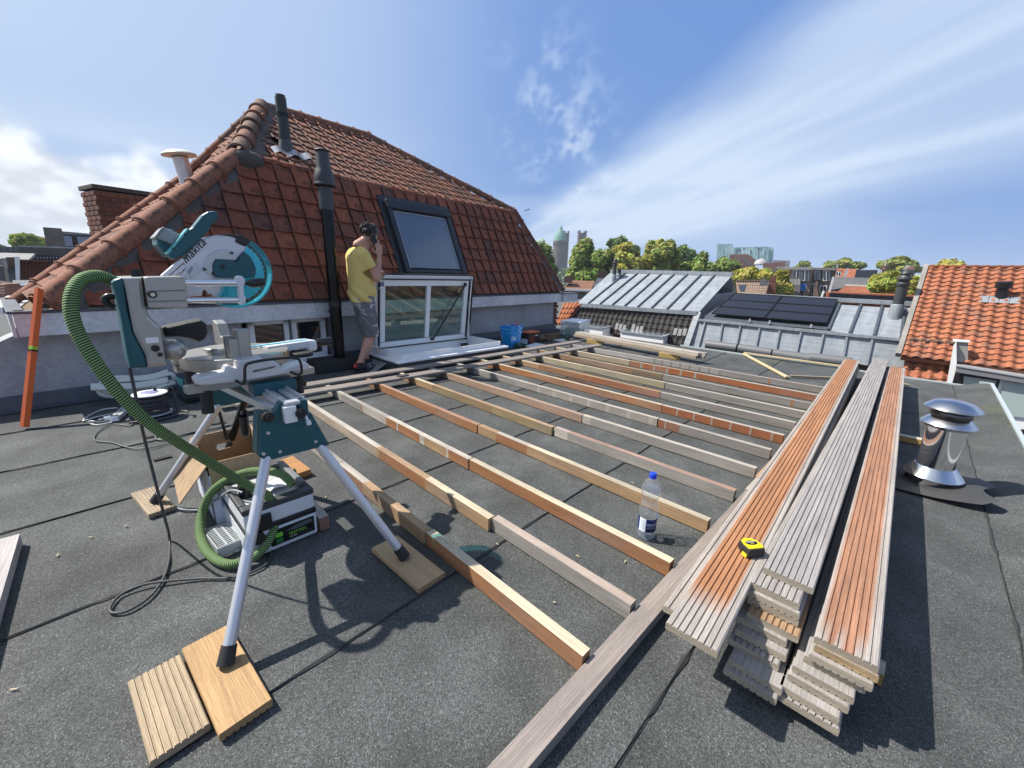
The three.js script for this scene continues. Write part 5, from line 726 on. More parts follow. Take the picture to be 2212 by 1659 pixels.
  part('carry_handle', [tube([PZ(...s2(1240, 1060), -1.86), PZ(...s2(1365, 1132), -1.775), PZ(...s2(1383, 1110), -1.77), PZ(...s2(1392, 965), -1.77), PZ(...s2(1420, 938), -1.77), PZ(...s2(1880, 884), -1.77), PZ(...s2(1915, 905), -1.77), PZ(...s2(1932, 1030), -1.775), PZ(...s2(1905, 1045), -1.78), PZ(...s2(1760, 980), -1.86)], 0.0055, 8, 90)], black, t);
  part('fence', [solidXY([[0, 0], [0.17, 0], [0.17, 0.11], [0.165, 0.118], [0.09, 0.11], [0.075, 0.05], [0.0, 0.045]], -0.02, 0.02, 0.003).rotateY(-Math.PI / 2).translate(cx - 0.012, ty + 0.002, cz + 0.05)], aluCast, t); part('fence_rib', [0.07, 0.12, 0.17].map((z) => rb(0.035, 0.08, 0.006, 0.002, cx - 0.045, ty + 0.041, cz + 0.04 + z)), aluCast, t);
  part('fence', [solidXY([[0, 0], [-0.2, 0], [-0.2, 0.10], [-0.17, 0.11], [-0.10, 0.10], [-0.07, 0.05], [0.0, 0.045]], -0.02, 0.02, 0.003).rotateY(-Math.PI / 2).translate(cx - 0.012, ty + 0.002, cz - 0.05)], aluCast, t);
  const ar = V(0.72, 0.885, -2.165), a0 = V(cx + 0.1, 0.885, cz - 0.01);
  part('mitre_arm', [beam(a0, ar, 0.085, 0.03), rb(0.06, 0.055, 0.1, 0.015, ar.x, ar.y - 0.012, ar.z, 0.25)], saWhite, t);
  part('kerf_insert', [beam(a0.clone().add(V(-0.12, 0.0165, 0.02)), ar.clone().add(V(0, 0.0165, 0.008)), 0.012, 0.004)], mat([0.05, 0.50, 0.62], 0.4), t);
  { const a = ar.clone().add(V(0.03, -0.005, 0)), d = V(0.97, -0.02, -0.2).normalize(); part('mitre_knob', [rod(a, a.clone().addScaledVector(d, 0.03), 0.009), rod(a.clone().addScaledVector(d, 0.025), a.clone().addScaledVector(d, 0.1), 0.019, 0.023, 18)], black, t); }
  part('angle_pointer', [bx(0.01, 0.035, 0.004, cx + 0.155, 0.873, cz + 0.128, 0.8)], mat([0.62, 0.28, 0.05], 0.5), t);
  part('mitre_dial', [lathe([[0, 0.86], [0.05, 0.86], [0.056, 0.853], [0.056, 0.84], [0, 0.835]], 28, 0.66, 0, -2.08)], blackMatt, t);
  part('rear_handle', [tube([PZ(...s2(128, 285), zR - 0.1), PZ(...s2(60, 290), zR - 0.1), PZ(...s2(30, 320), zR - 0.1), PZ(...s2(60, 360), zR - 0.1), PZ(...s2(125, 395), zR - 0.1)], 0.011, 10, 40)], black, t);
  part('clip', [solid(P2(s2, [[275, 25], [380, 25], [395, 100], [290, 98]]), zR - 0.05, zR - 0.055, zR - 0.05, 0)], blackMatt, t);
}
// ================================================================ dust hose, cord
{
  const green = tex(64, 32, (i, j) => { const p = mod(i + j * 6, 64) / 64, r = hash(i, j, 3); return p < 0.42 ? [22 + 16 * r, 30 + 16 * r, 22 + 10 * r] : [116 + 26 * r, 150 + 26 * r, 88 + 20 * r]; }, true, 330, 1);
  const ribs = tex(64, 32, (i, j) => { const p = mod(i + j * 6, 64) / 64; return 255 * (p < 0.42 ? 0.2 : 0.6 + 0.4 * Math.sin((p - 0.42) / 0.58 * Math.PI)); }, false, 330, 1);
  const hm = mat([1, 1, 1], 0.75, 0, { map: green, bumpMap: ribs, bumpScale: 0.004 });
  const a = [[245, 607, -1.98], [215, 596, -1.96], [180, 602, -1.93], [158, 628, -1.9], [153, 668, -1.88], [170, 722, -1.86], [208, 785, -1.84], [258, 850, -1.83], [320, 912, -1.84], [395, 962, -1.87], [465, 1006, -1.9], [530, 1045, -1.93]].map(([u, v, z]) => PZ(u, v, z));
  const b = [[1250, 830, 0.27], [1330, 1000, 0.17], [1325, 1180, 0.11], [1230, 1380, 0.06], [1080, 1520, 0.03], [850, 1580, 0.0215], [640, 1490, 0.022], [525, 1270, 0.05], [545, 1010, 0.12], [650, 790, 0.21], [850, 645, 0.27], [1060, 572, 0.30], [1290, 572, 0.31], [1440, 622, 0.30], [1530, 720, 0.262]].map(([x, y, h]) => G(...s3(x, y), h));
  one('dust_hose', 'green ribbed dust hose arching from the saw down to the vacuum', 'hose', tube([...a, ...b], 0.0185, 14, 420), hm);
  const z3 = (x, y) => [x * 0.3718, 1042.4 + y * 0.3718];
  const c = [PZ(280, 796, -1.95), PZ(292, 850, -1.96), PZ(308, 930, -1.98), PZ(336, 1042, -2.02), PZ(354, 1112, -2.06), ...[[985, 330], [976, 480], [930, 590], [850, 680], [740, 745], [655, 757], [638, 730], [700, 652], [820, 597], [930, 577], [1150, 558], [1380, 546], [1540, 480], [1585, 370]].map(([x, y], i) => G(...z3(x, y), 0.006 + 0.006 * (i === 8 || i === 9)))];
  one('black_cable', 'black power cord hanging from the saw and looping over the roof', 'cable', tube(c, 0.0052, 8, 240), mat([0.05, 0.05, 0.055], 0.55));
}
// ================================================================ dust extractor
{
  const t = thing('dust_extractor', 'white and black box vacuum with the green hose wound over it', 'vacuum', V(0.44, 0, -2.075), 0.02), w = 0.296, d = 0.39;
  const wh = mat([0.62, 0.64, 0.66], 0.45);
  obj('lower_box', rb(w, 0.115, d, 0.012, 0, 0.0585, 0), wh, t); obj('upper_box', rb(w - 0.006, 0.075, d - 0.006, 0.01, 0, 0.178, 0), wh, t);
  obj('band', rb(w + 0.002, 0.028, d + 0.002, 0.006, 0, 0.129, 0), black, t); obj('top_frame', [rb(w, 0.03, 0.05, 0.008, 0, 0.229, d / 2 - 0.025), rb(w, 0.03, 0.05, 0.008, 0, 0.229, -d / 2 + 0.025), rb(0.03, 0.03, d - 0.1, 0.008, w / 2 - 0.015, 0.229, 0), rb(0.03, 0.03, d - 0.1, 0.008, -w / 2 + 0.015, 0.229, 0)], darkGrey, t);
  obj('lid', bx(w - 0.05, 0.01, d - 0.09, 0, 0.216, 0), mat([0.45, 0.46, 0.46], 0.5), t); obj('handle', [rb(0.03, 0.02, d - 0.1, 0.008, w / 2 - 0.03, 0.258, -0.02), rb(0.03, 0.03, 0.05, 0.006, w / 2 - 0.03, 0.245, -d / 2 + 0.07), rb(0.03, 0.03, 0.05, 0.006, w / 2 - 0.03, 0.245, d / 2 - 0.1)], midGrey, t);
  obj('latch', [rb(0.055, 0.07, 0.018, 0.006, -0.07, 0.165, d / 2 + 0.006)], black, t); obj('hose_inlet', [rod(V(-0.105, 0.1, d / 2 - 0.01), V(-0.105, 0.1, d / 2 + 0.02), 0.028)], black, t); obj('hose_socket', [rod(V(-0.09, 0.21, 0.02), V(-0.09, 0.29, 0.03), 0.03, 0.027)], black, t);
  obj('panel', rb(0.19, 0.078, 0.006, 0.002, 0.038, 0.064, d / 2), black, t);
  const tx = canvasTex(512, 200, (x) => { x.fillStyle = '#0b0d0c'; x.fillRect(0, 0, 512, 200); x.fillStyle = '#555b5c'; x.beginPath(); x.moveTo(150, 60); x.lineTo(300, 20); x.lineTo(480, 8); x.lineTo(500, 60); x.lineTo(300, 78); x.fill(); x.fillStyle = '#7cc242'; x.font = 'bold 52px sans-serif'; x.fillText('FESTOOL', 200, 132, 270); x.fillStyle = '#dfe3e0'; x.font = 'bold 26px sans-serif'; x.fillText('CTL SYS', 205, 168); x.font = '16px sans-serif'; x.fillStyle = '#9aa'; x.fillText('compact vacuum system', 320, 166); });
  obj('panel_print', printQuad(V(-0.054, 0.027, d / 2 + 0.0042), V(0.184, 0, 0), V(0, 0.073, 0)), mat([1, 1, 1], 0.4, 0, { map: tx }), t);
  for (const [yy, c] of [[0.073, [0.16, 0.55, 0.05]], [0.044, [0.02, 0.16, 0.04]]]) obj('button', rb(0.032, 0.022, 0.008, 0.006, -0.022, yy, d / 2 + 0.004), mat(c, 0.4), t);
  obj('side_catch', rb(0.006, 0.05, 0.03, 0.003, w / 2 + 0.002, 0.225, -0.05), mat([0.16, 0.5, 0.06], 0.4), t);
  const paper = one('paper_scrap', 'crumpled white paper lying in the top tray of the vacuum', 'paper', (() => { const g = new THREE.PlaneGeometry(0.12, 0.1, 8, 8).rotateX(-Math.PI / 2), p = g.attributes.position; for (let i = 0; i < p.count; i++) p.setY(i, 0.03 * fbm(p.getX(i) * 25, p.getZ(i) * 25, 3)); g.computeVertexNormals(); return prep(g).translate(0.46, 0.222, -2.05); })(), cleanWhite);
}
// clear slotted tray on the roof beside the vacuum
{
  const t = thing('slotted_tray', 'small grey plastic tray with rows of slots beside the vacuum', 'tray', V(0.262, 0, -2.09), 0.1), m = phys([0.50, 0.53, 0.53], 0.3, { transmission: 0.25, thickness: 0 });
  obj('rim', [rb(0.13, 0.05, 0.006, 0.002, 0, 0.026, 0.1), rb(0.13, 0.05, 0.006, 0.002, 0, 0.026, -0.1), rb(0.006, 0.05, 0.2, 0.002, -0.065, 0.026, 0), rb(0.006, 0.05, 0.2, 0.002, 0.065, 0.026, 0)], m, t);
  for (let i = 0; i < 13; i++) obj('slat', rb(0.12, 0.004, 0.007, 0.0015, 0, 0.05, -0.09 + i * 0.015), m, t);
  obj('rib', [-0.03, 0, 0.03].map((x) => rb(0.008, 0.005, 0.2, 0.0015, x, 0.0505, 0)), m, t);
}
// ================================================================ cardboard box
{
  const h = 0.33, FL = G(...s3(600, 490), h), BL = G(...s3(420, 205), h), BR = G(...s3(1070, 60), h), FR = FL.clone().add(BR.clone().sub(BL)).lerp(G(...s3(1140, 380), h), 0.5);
  const t = thing('cardboard_box', 'open brown cardboard box with one flap hanging out', 'box', V((FL.x + BR.x) / 2, 0, (FL.z + BR.z) / 2));
  const wall = (a, b, n) => part('wall', [slab([a, b, V(b.x, 0.004, b.z), V(a.x, 0.004, a.z)], n, 0.005)], cardboard, t);
  const nf = (a, b) => V(b.z - a.z, 0, -(b.x - a.x)).normalize();
  wall(FL, FR, nf(FR, FL)); wall(FR, BR, nf(BR, FR)); wall(BL, FL, nf(FL, BL));
  // back wall with a hand hole
  { const e = BR.clone().sub(BL), L = e.length(), g = solidXY([[0, 0], [L, 0], [L, h], [0, h]], -0.0025, 0.0025, 0, [[[L * 0.38, h - 0.11], [L * 0.62, h - 0.11], [L * 0.64, h - 0.095], [L * 0.62, h - 0.075], [L * 0.38, h - 0.075], [L * 0.36, h - 0.095]]]); part('wall', [g.rotateY(-Math.atan2(e.z, e.x)).translate(BL.x, 0.002, BL.z)], cardboard, t); }
  part('base', [slab([FL, FR, BR, BL].map((p) => V(p.x, 0.01, p.z)), V(0, 1, 0), 0.006)], cardboard, t);
  const o = V(-(BL.z - FL.z), 0, BL.x - FL.x).normalize(); if (o.x > 0) o.negate();
  const out = V(o.x * 0.13, -0.17, o.z * 0.13); part('flap', [slab([FL, BL, BL.clone().add(out).add(V(0.02, 0, 0.06)), FL.clone().add(out).add(V(0, 0, -0.02))], V(-0.79, 0.6, 0), 0.005)], cardboard, t);
  part('flap', [slab([FL, FR, FR.clone().add(V(0.01, -0.13, 0.02)), FL.clone().add(V(0.0, -0.15, 0.03))], V(0, 0.1, 1), 0.005)], cardboard, t);
  const tx = canvasTex(256, 256, (x) => { x.fillStyle = '#dfe4ee'; x.fillRect(0, 0, 256, 256); x.fillStyle = '#8c93b8'; for (let i = 0; i < 14; i++) x.fillRect(40 + (i * 53) % 120, 10 + i * 9, 14, 60); x.strokeStyle = '#2447a0'; x.lineWidth = 7; x.strokeRect(150, 150, 70, 92); for (let i = 0; i < 5; i++) x.fillRect(160, 165 + i * 16, 30, 5); x.fillStyle = '#4a5157'; x.fillRect(226, 120, 30, 136); });
  part('front_print', [(() => { const a = V(FL.x - 0.006, 0.01, FL.z + 0.007), e = FR.clone().sub(FL).setY(0).multiplyScalar(0.45); return printQuad(a, e, V(0, 0.26, 0)); })(), printQuad(V(BL.x - 0.007, 0.01, BL.z), FL.clone().sub(BL).setY(0), V(0, 0.28, 0))], mat([1, 1, 1], 0.5, 0, { map: tx }), t);
}
// ================================================================ the houses beyond the far roof edge
const z6 = (x, y) => [1097.2 + 0.2976 * x, 466.3 + 0.2976 * y], z7 = (x, y) => [1591 + 0.2811 * x, 466.3 + 0.2811 * y], z4 = (x, y) => [1700.7 + 0.2592 * x, 537.6 + 0.2592 * y], z5 = (x, y) => [1481.2 + 0.2592 * x, 493.7 + 0.2592 * y], zl = (x, y) => [0.2075 * x, 466.3 + 0.2075 * y], s7 = (x, y) => [1152 + 0.1488 * x, 482.8 + 0.1488 * y], s6 = (x, y) => [1014.9 + 0.1488 * x, 658.3 + 0.1488 * y];
const lerp4 = (a, b, c, d, s, t) => a.clone().lerp(b, s).lerp(d.clone().lerp(c, s), t);      // a b along the top, d c along the bottom
function waveTile(kind) {                             // unit tile: x 0..1 across, y 0..1 up, z relative to the width
  const nx = 8, pos = [], idx = [], uv = []; const f = (x) => kind ? 0.12 * Math.cos(x * Math.PI * 2) + 0.03 * Math.cos(x * Math.PI * 4) : 0.14 * Math.sin(x * Math.PI * 2);
  for (let k = 0; k < 2; k++) { const b = pos.length / 3; for (let i = 0; i <= nx; i++) { const x = i / nx * 1.08 - 0.04, z = f(x); if (k) pos.push(x, 0, z + 0.16, x, 0.01, z + 0.02); else pos.push(x, 1.12, z + 0.02, x, 0, z + 0.16); uv.push(x * 0.2, k ? 0 : 0.3, x * 0.2, 0); if (i < nx) { const q = b + i * 2; idx.push(q, q + 1, q + 3, q, q + 3, q + 2); } } }
  const g = new THREE.BufferGeometry(); g.setAttribute('position', new THREE.Float32BufferAttribute(pos, 3)); g.setAttribute('uv', new THREE.Float32BufferAttribute(uv, 2)); g.setIndex(idx); g.computeVertexNormals(); return prep(g);
}
const wt0 = waveTile(0), wt1 = waveTile(1);
function quadTiles(a, b, c, d, nc, nr, geo, mats, t, seed, name = 'roof_tile', each = true) {
  const R = rng(seed), un = b.clone().sub(a).cross(a.clone().sub(d)).normalize(), rest = [];
  for (let j = 0; j < nr; j++) for (let i = 0; i < nc; i++) {
    const p = lerp4(a, b, c, d, i / nc, (j + 1) / nr), ex = lerp4(a, b, c, d, (i + 1) / nc, (j + 1) / nr).sub(p), ey = lerp4(a, b, c, d, i / nc, j / nr).sub(p), w = ex.length();
    const M = new THREE.Matrix4().makeBasis(ex, ey, un.clone().multiplyScalar(w)).setPosition(p.addScaledVector(un, (R() - 0.5) * 0.006));
    if (each) { const q = into(t, [geo.clone().applyMatrix4(M)])[0]; obj(name, q, mats[Math.floor(R() * mats.length)], t); } else rest.push(geo.clone().applyMatrix4(M));
  }
  if (!each) { const o = part(name, rest, mats[0], t); o.userData.kind = 'stuff'; }
}
const plane = (a, b, pitchDir) => ({ P: a, n: b.clone().sub(a).cross(pitchDir).normalize() });
{
  const t = thing('zinc_roof_house', 'house with a grey zinc roof, dark tiles and a solar array', 'house', V(16, -9.2, -4));
  const T = (f, x, y, P, n) => onP(...f(x, y), P, n);
  const nT = V(-Math.sin(73 * D), Math.cos(73 * D), 0), PT0 = V(14.9, 0.0, 0), a = T(z6, 490, 652, PT0, nT), b = T(z6, 1368, 715, PT0, nT), c = T(z6, 1305, 945, PT0, nT), d = T(z6, 435, 805, PT0, nT);
  const dk = [mat([0.052, 0.045, 0.042], 0.8, 0, { map: blotT }), mat([0.065, 0.055, 0.05], 0.8, 0, { map: blotT }), mat([0.045, 0.04, 0.038], 0.8, 0, { map: blotT })];
  part('tile_boarding', [slab([a, b, c, d], nT, 0.05)], blackMatt, t);
  quadTiles(a, b, c, d, 24, 5, wt1, dk, t, 3);
  const nU = V(-Math.sin(30 * D), Math.cos(30 * D), 0), PU = V(14.85, 0.06, 0), U = (x, y) => T(z6, x, y, PU, nU);
  const lo = [[500, 636], [585, 638], [670, 642], [760, 648], [850, 656], [942, 665], [1042, 673], [1152, 683], [1262, 691], [1385, 700]], hi = [[740, 415], [855, 420], [940, 421], [1026, 424], [1112, 426], [1206, 428], [1300, 430], [1400, 432], [1500, 435], [1622, 438]];
  for (let i = 0; i < 9; i++) part('zinc_panel', [slab([U(...hi[i]), U(...hi[i + 1]), U(...lo[i + 1]), U(...lo[i])], nU, 0.03)], zinc, t);
  for (let i = 1; i < 9; i++) part('standing_seam', [beam(U(...lo[i]).addScaledVector(nU, 0.03), U(...hi[i]).addScaledVector(nU, 0.03), 0.05, 0.06)], zincDark, t);
  part('ridge_capping', [beam(U(750, 408).addScaledVector(nU, 0.05), U(1630, 432).addScaledVector(nU, 0.05), 0.12, 0.16)], zinc, t);
  part('eaves_flashing', [beam(U(490, 645).addScaledVector(nU, 0.0), U(1375, 708).addScaledVector(nU, 0.0), 0.08, 0.14), beam(U(495, 640).addScaledVector(nU, 0.0), d.clone().addScaledVector(nT, 0.05), 0.2, 0.1), beam(U(1385, 700), c.clone().addScaledVector(nT, 0.06), 0.22, 0.12)], mat([0.42, 0.44, 0.46], 0.45, 0.3, { map: zincT }), t);
  const g1 = U(1385, 705), g2 = U(1622, 440); const g3 = V(g2.x + 1.6, g1.y + 0.15, g2.z), g4 = V(g1.x, g1.y - 0.4, g1.z);
  part('gable', [facets([[g1, g2, g3], [g4, g1, g3]]), facets([[g3, g2, g1], [g3, g1, g4]])], zinc, t);
  // the lower wing
  const nW = V(-Math.sin(75 * D), Math.cos(75 * D), 0), PW = V(14.8, -0.16, 0), Wp = (f, x, y) => T(f, x, y, PW, nW), nR = V(-Math.sin(27 * D), Math.cos(27 * D), 0), PR = V(14.8, -0.15, 0), Rp = (f, x, y) => T(f, x, y, PR, nR);
  const top = [[z6, 1388, 757], [z6, 1435, 768], [z6, 1560, 780], [z6, 1690, 795], [z6, 1830, 810], [z6, 1975, 825], [z6, 2130, 840], [z7, 670, 908], [z7, 850, 926], [z7, 1045, 945], [z7, 1305, 958]], bot = [[z6, 1325, 960], [z6, 1385, 955], [z6, 1530, 960], [z6, 1650, 985], [z6, 1790, 1000], [z6, 1935, 1020], [z6, 2085, 1035], [z7, 625, 1100], [z7, 818, 1110], [z7, 1000, 1150], [z7, 1283, 1165]];
  for (let i = 0; i < 10; i++) part('wall_panel', [slab([Wp(...top[i]), Wp(...top[i + 1]), Wp(...bot[i + 1]), Wp(...bot[i])], nW, 0.03)], zinc, t);
  for (let i = 1; i < 10; i++) part('standing_seam', [beam(Wp(...bot[i]).addScaledVector(nW, 0.03), Wp(...top[i]).addScaledVector(nW, 0.03), 0.045, 0.06)], zinc, t);
  part('eaves_flashing', [beam(Wp(...top[0]).addScaledVector(nW, 0.04), Wp(...top[10]).addScaledVector(nW, 0.04), 0.1, 0.07)], zinc, t);
  part('roof_sheet', [slab([Rp(z6, 1640, 582), Rp(z7, 785, 672), Rp(z7, 700, 875), Rp(z6, 1392, 752)], nR, 0.03)], zincDark, t);
  const rl = [[705, 880], [868, 905], [1055, 925], [1262, 945], [1312, 950]], rh = [[790, 682], [952, 692], [1116, 702], [1290, 712], [1378, 700]];
  for (let i = 0; i < 4; i++) part('zinc_panel', [slab([Rp(z7, ...rh[i]), Rp(z7, ...rh[i + 1]), Rp(z7, ...rl[i + 1]), Rp(z7, ...rl[i])], nR, 0.03)], zinc, t);
  for (let i = 0; i < 4; i++) part('standing_seam', [beam(Rp(z7, ...rl[i]).addScaledVector(nR, 0.03), Rp(z7, ...rh[i]).addScaledVector(nR, 0.03), 0.06, 0.06)], zincDark, t);
  part('ridge_capping', [beam(Rp(z6, 1700, 578).addScaledVector(nR, 0.03), Rp(z7, 1385, 685).addScaledVector(nR, 0.03), 0.25, 0.12)], zinc, t);
  part('wall', [bx(5, 8.4, 9.5, 17.6, -5.2, -5.2), bx(3.5, 1, 5, 17.4, -0.75, -8)], mat([0.16, 0.1, 0.075], 0.9), t);
  // six solar panels
  const pv = phys([0.016, 0.017, 0.024], 0.3, { clearcoat: 0.35, clearcoatRoughness: 0.12 }), up = nR.clone().multiplyScalar(0.12);
  const q = [Rp(z6, 1645, 583).add(up), Rp(z7, 776, 668).add(up), Rp(z7, 695, 852).add(up), Rp(z6, 1475, 732).add(up)];
  for (let j = 0; j < 3; j++) for (let i = 0; i < 2; i++) {
    const e = 0.006, p = [[i, j], [i + 1, j], [i + 1, j + 1], [i, j + 1]].map(([x, y]) => lerp4(...q, clamp(x / 2 + (x > i ? -e : e), 0, 1), clamp(y / 3 + (y > j ? -e : e), 0, 1))), o = new THREE.Group(); o.name = 'solar_panel'; t.add(o);
    part('glass', [slab(p, nR, 0.02)], pv, o, t); part('frame', [beam(p[3], p[2], 0.02, 0.035), beam(p[0], p[1], 0.02, 0.035), beam(p[0], p[3], 0.02, 0.035), beam(p[1], p[2], 0.02, 0.035)], mat([0.02, 0.021, 0.024], 0.4, 0.5), o, t);
  }
  for (const [x, y] of [[105, 815], [257, 828], [575, 858]]) { const p = Rp(z7, x, y).addScaledVector(nR, 0.06); part('panel_clamp', [bx(0.05, 0.1, 0.05, p.x - 0.05, p.y, p.z)], alu, t); }
  // roof pipes
  const pipe = (label, base, hgt, r, cowl, name = 'roof_cowl') => { const o = thing(name, label, 'vent pipe', base, 0, 'vent pipes on the zinc roof'); obj('sleeve', lathe([[r * 1.3, -0.1], [r * 1.25, hgt * 0.25], [r * 1.0, hgt * 0.27]], 20), zinc, o); obj('pipe', lathe([[r, 0], [r, hgt * 0.66], [r * 1.25, hgt * 0.67], [r * 1.25, hgt * 0.72], [r, hgt * 0.73]], 20), darkGrey, o); if (cowl) obj('cowl', lathe([[r, hgt * 0.7], [r, hgt * 0.78], [r * 1.5, hgt * 0.8], [r * 0.9, hgt * 0.86], [r * 0.8, hgt * 0.9], [r * 1.1, hgt * 0.91], [r * 0.5, hgt * 0.97], [0, hgt]], 20), darkGrey, o); };
  const U1 = U(768, 468), U2 = U(805, 437), U3 = Rp(z7, 1215, 775);
  pipe('tall cowled vent pipe high on the zinc roof above the dark tiles', U1, 0.95, 0.085, true); pipe('short plain vent pipe beside the tall cowl on the zinc roof', U2, 0.42, 0.085, false); pipe('cowled vent pipe on the bare zinc beside the solar array', U3, 1.28, 0.12, true);
  // roller shutter boxes at the foot of the zinc wall
  for (const [f, x, y, f2, x2, y2, l] of [[z6, 1442, 932, z6, 1662, 960, 'next to the dark tiles'], [z6, 1676, 962, z6, 1914, 998, 'second from the dark tiles'], [z6, 1926, 1000, z6, 2196, 1040, 'third from the dark tiles'], [z7, 570, 1092, z7, 880, 1128, 'behind the plank stack end']]) {
    const A = PX(...f(x, y), 14.42), B = PX(...f2(x2, y2), 14.42), o = thing('shutter_box', 'grey rounded roller shutter box at the zinc wall foot, ' + l, 'shutter', A, 0, 'roller shutter boxes');
    part('hood', [rod(A, B, 0.15, 0.15, 20)], mat([0.125, 0.13, 0.135], 0.5), o); const dn = V(0, -0.22, 0); part('slats', [beam(A.clone().add(dn), B.clone().add(dn), 0.08, 0.22)], mat([0.3, 0.31, 0.32], 0.5, 0.3), o);
  }
  // two white flat skylights against the tiles
  for (const [l, r, k, lab] of [[[528, 805], [690, 822], [790, 802], 'white box skylight by the dark tiles, behind the spare timbers'], [[820, 835], [1130, 885], [1205, 855], 'wide white box skylight by the dark tiles, beyond the spare timbers']]) {
    const A = PX(...z6(...l), 13.9), B = PX(...z6(...r), 13.9), C = onP(...z6(...k), V(0, B.y, 0), V(0, 1, 0)); C.x = Math.min(C.x, 15.0); C.y = B.y; const Dd = A.clone().add(C).sub(B); A.y = B.y; Dd.y = B.y;
    const o = thing('box_skylight', lab, 'skylight', A, 0, 'white box skylights'); part('kerb', [slab([A, B, C, Dd].map((p) => p.clone().add(V(0, 0, 0))), V(0, 1, 0), 0.62)], cleanWhite, o); const ctr = A.clone().add(B).add(C).add(Dd).multiplyScalar(0.25);
    part('capping', [A, B, C, Dd].map((p, i, s) => beam(p.clone().add(V(0, 0.03, 0)), s[(i + 1) % 4].clone().add(V(0, 0.03, 0)), 0.09, 0.05)), zinc, o); part('pane', [slab([A, B, C, Dd].map((p) => p.clone().lerp(ctr, 0.12).add(V(0, 0.04, 0))), V(0, 1, 0), 0.02)], phys([0.22, 0.25, 0.28], 0.1, { clearcoat: 1 }), o);
  }
  // lead dressed over the tiles above the skylights
  const R = rng(4); for (const x of [525, 785, 905, 1210]) { const p = T(z6, x + 10, 790 + (x - 525) * 0.07, PT0, nT).addScaledVector(nT, 0.12); part('lead_apron', [0, 1, 2].map((i) => rb(0.03, 0.26, 0.14, 0.012, p.x + 0.06, p.y - R() * 0.07, p.z + i * 0.17, 0, 0, -17 * D)), mat([0.36, 0.36, 0.36], 0.6, 0.2, { map: blotT }), t); }
}
{
  // the orange pantiled house on the right
  const t = thing('orange_tile_house', 'house with a bright orange pantile roof and white framed dormer window', 'house', V(16, -9.2, 2));
  const n = V(-Math.sin(35 * D), Math.cos(35 * D), 0), P = V(14.5, -0.08, 0), T = (x, y) => onP(...z7(x, y), P, n);
  const om = [clay([0.44, 0.15, 0.075]), clay([0.47, 0.17, 0.085]), clay([0.40, 0.14, 0.07]), clay([0.36, 0.15, 0.09]), clay([0.5, 0.18, 0.09])];
  const a = T(1478, 392), d = T(1338, 945); const b = T(2209, 402), c = T(2209, 1195); const e = b.clone().add(b.clone().sub(a).multiplyScalar(0.5)); e.y = b.y; const fz = c.clone(); d.z = a.z; d.y = P.y + (d.x - P.x) * Math.tan(35 * D);
  const top = V(a.x, a.y, a.z), zr = a.z + 13 * 0.212, btm = c.x;
  part('roof_boarding', [slab([top, V(top.x, top.y, zr), V(btm, P.y + (btm - P.x) * Math.tan(35 * D), zr), V(btm, P.y + (btm - P.x) * Math.tan(35 * D), a.z)], n, 0.1), slab([V(top.x + 4, top.y - 2.8, a.z), V(top.x + 4, top.y - 2.8, zr), V(top.x, top.y, zr), top], V(Math.sin(35 * D), Math.cos(35 * D), 0), 0.1)], mat([0.25, 0.1, 0.06], 0.9), t);
  quadTiles(top.clone().addScaledVector(n, 0.03), V(top.x, top.y, zr).addScaledVector(n, 0.03), V(btm, P.y + (btm - P.x) * Math.tan(35 * D), zr).addScaledVector(n, 0.03), V(btm, P.y + (btm - P.x) * Math.tan(35 * D), a.z).addScaledVector(n, 0.03), 13, 20, wt0, om, t, 12);
  for (let i = 0; i < 7; i++) part('ridge_tile', [(() => { const g = prep(new THREE.CylinderGeometry(0.13, 0.14, 0.4, 14, 1, true, -1.7, 3.4)); g.rotateX(Math.PI / 2); return g.translate(top.x, top.y + 0.03, a.z + 0.2 + i * 0.385); })()], om[i % 4], t);
  part('verge', [beam(top.clone().add(V(0, 0.04, -0.06)), V(btm, P.y + (btm - P.x) * Math.tan(35 * D) + 0.04, a.z - 0.06), 0.1, 0.12)], mat([0.36, 0.33, 0.30], 0.9, 0, { map: blotT }), t);
  // the steeper skirt of larger tiles below
  const nS = V(-Math.sin(62 * D), Math.cos(62 * D), 0), PS = V(14.45, -0.05, 0), S = (x, y) => onP(...z7(x, y), PS, nS);
  part('roof_boarding', [slab([S(1328, 958), S(1700, 985), S(1610, 1330), S(1245, 1330)], nS, 0.1)], mat([0.25, 0.1, 0.06], 0.9), t);
  quadTiles(S(1328, 958).addScaledVector(nS, 0.03), S(1695, 985).addScaledVector(nS, 0.03), S(1625, 1330).addScaledVector(nS, 0.03), S(1250, 1330).addScaledVector(nS, 0.03), 4, 5, wt0, om.slice(0, 3), t, 15);
  part('pointing', [(() => { const p = []; for (let i = 0; i <= 20; i++) p.push(S(1325 + 375 * i / 20, 955 + 32 * i / 20 + 6 * Math.sin(i * 1.9)).addScaledVector(nS, 0.05)); return tube(p, 0.035, 6, 60); })()], mat([0.07, 0.06, 0.05], 0.95), t);
  // dormer
  const Q = (x, y, X = 13.7) => PX(...z7(x, y), X), wallp = (pts, X, th, m, name, par = t) => part(name, [slab(pts.map(([x, y]) => Q(x, y, X)), V(-1, 0, 0), th)], m, par, t);
  wallp([[1688, 1158], [2300, 1258], [2300, 1300], [1684, 1200]], 13.6, 0.4, mat([0.19, 0.19, 0.2], 0.6), 'gutter_board');
  wallp([[1688, 1146], [2300, 1246], [2300, 1258], [1688, 1158]], 13.58, 0.45, mat([0.5, 0.51, 0.52], 0.4, 0.4), 'roof_edge');
  wallp([[1690, 970], [1692, 1160], [1650, 1310], [1612, 1310], [1668, 1000]], 13.75, 0.12, cleanWhite, 'white_post');
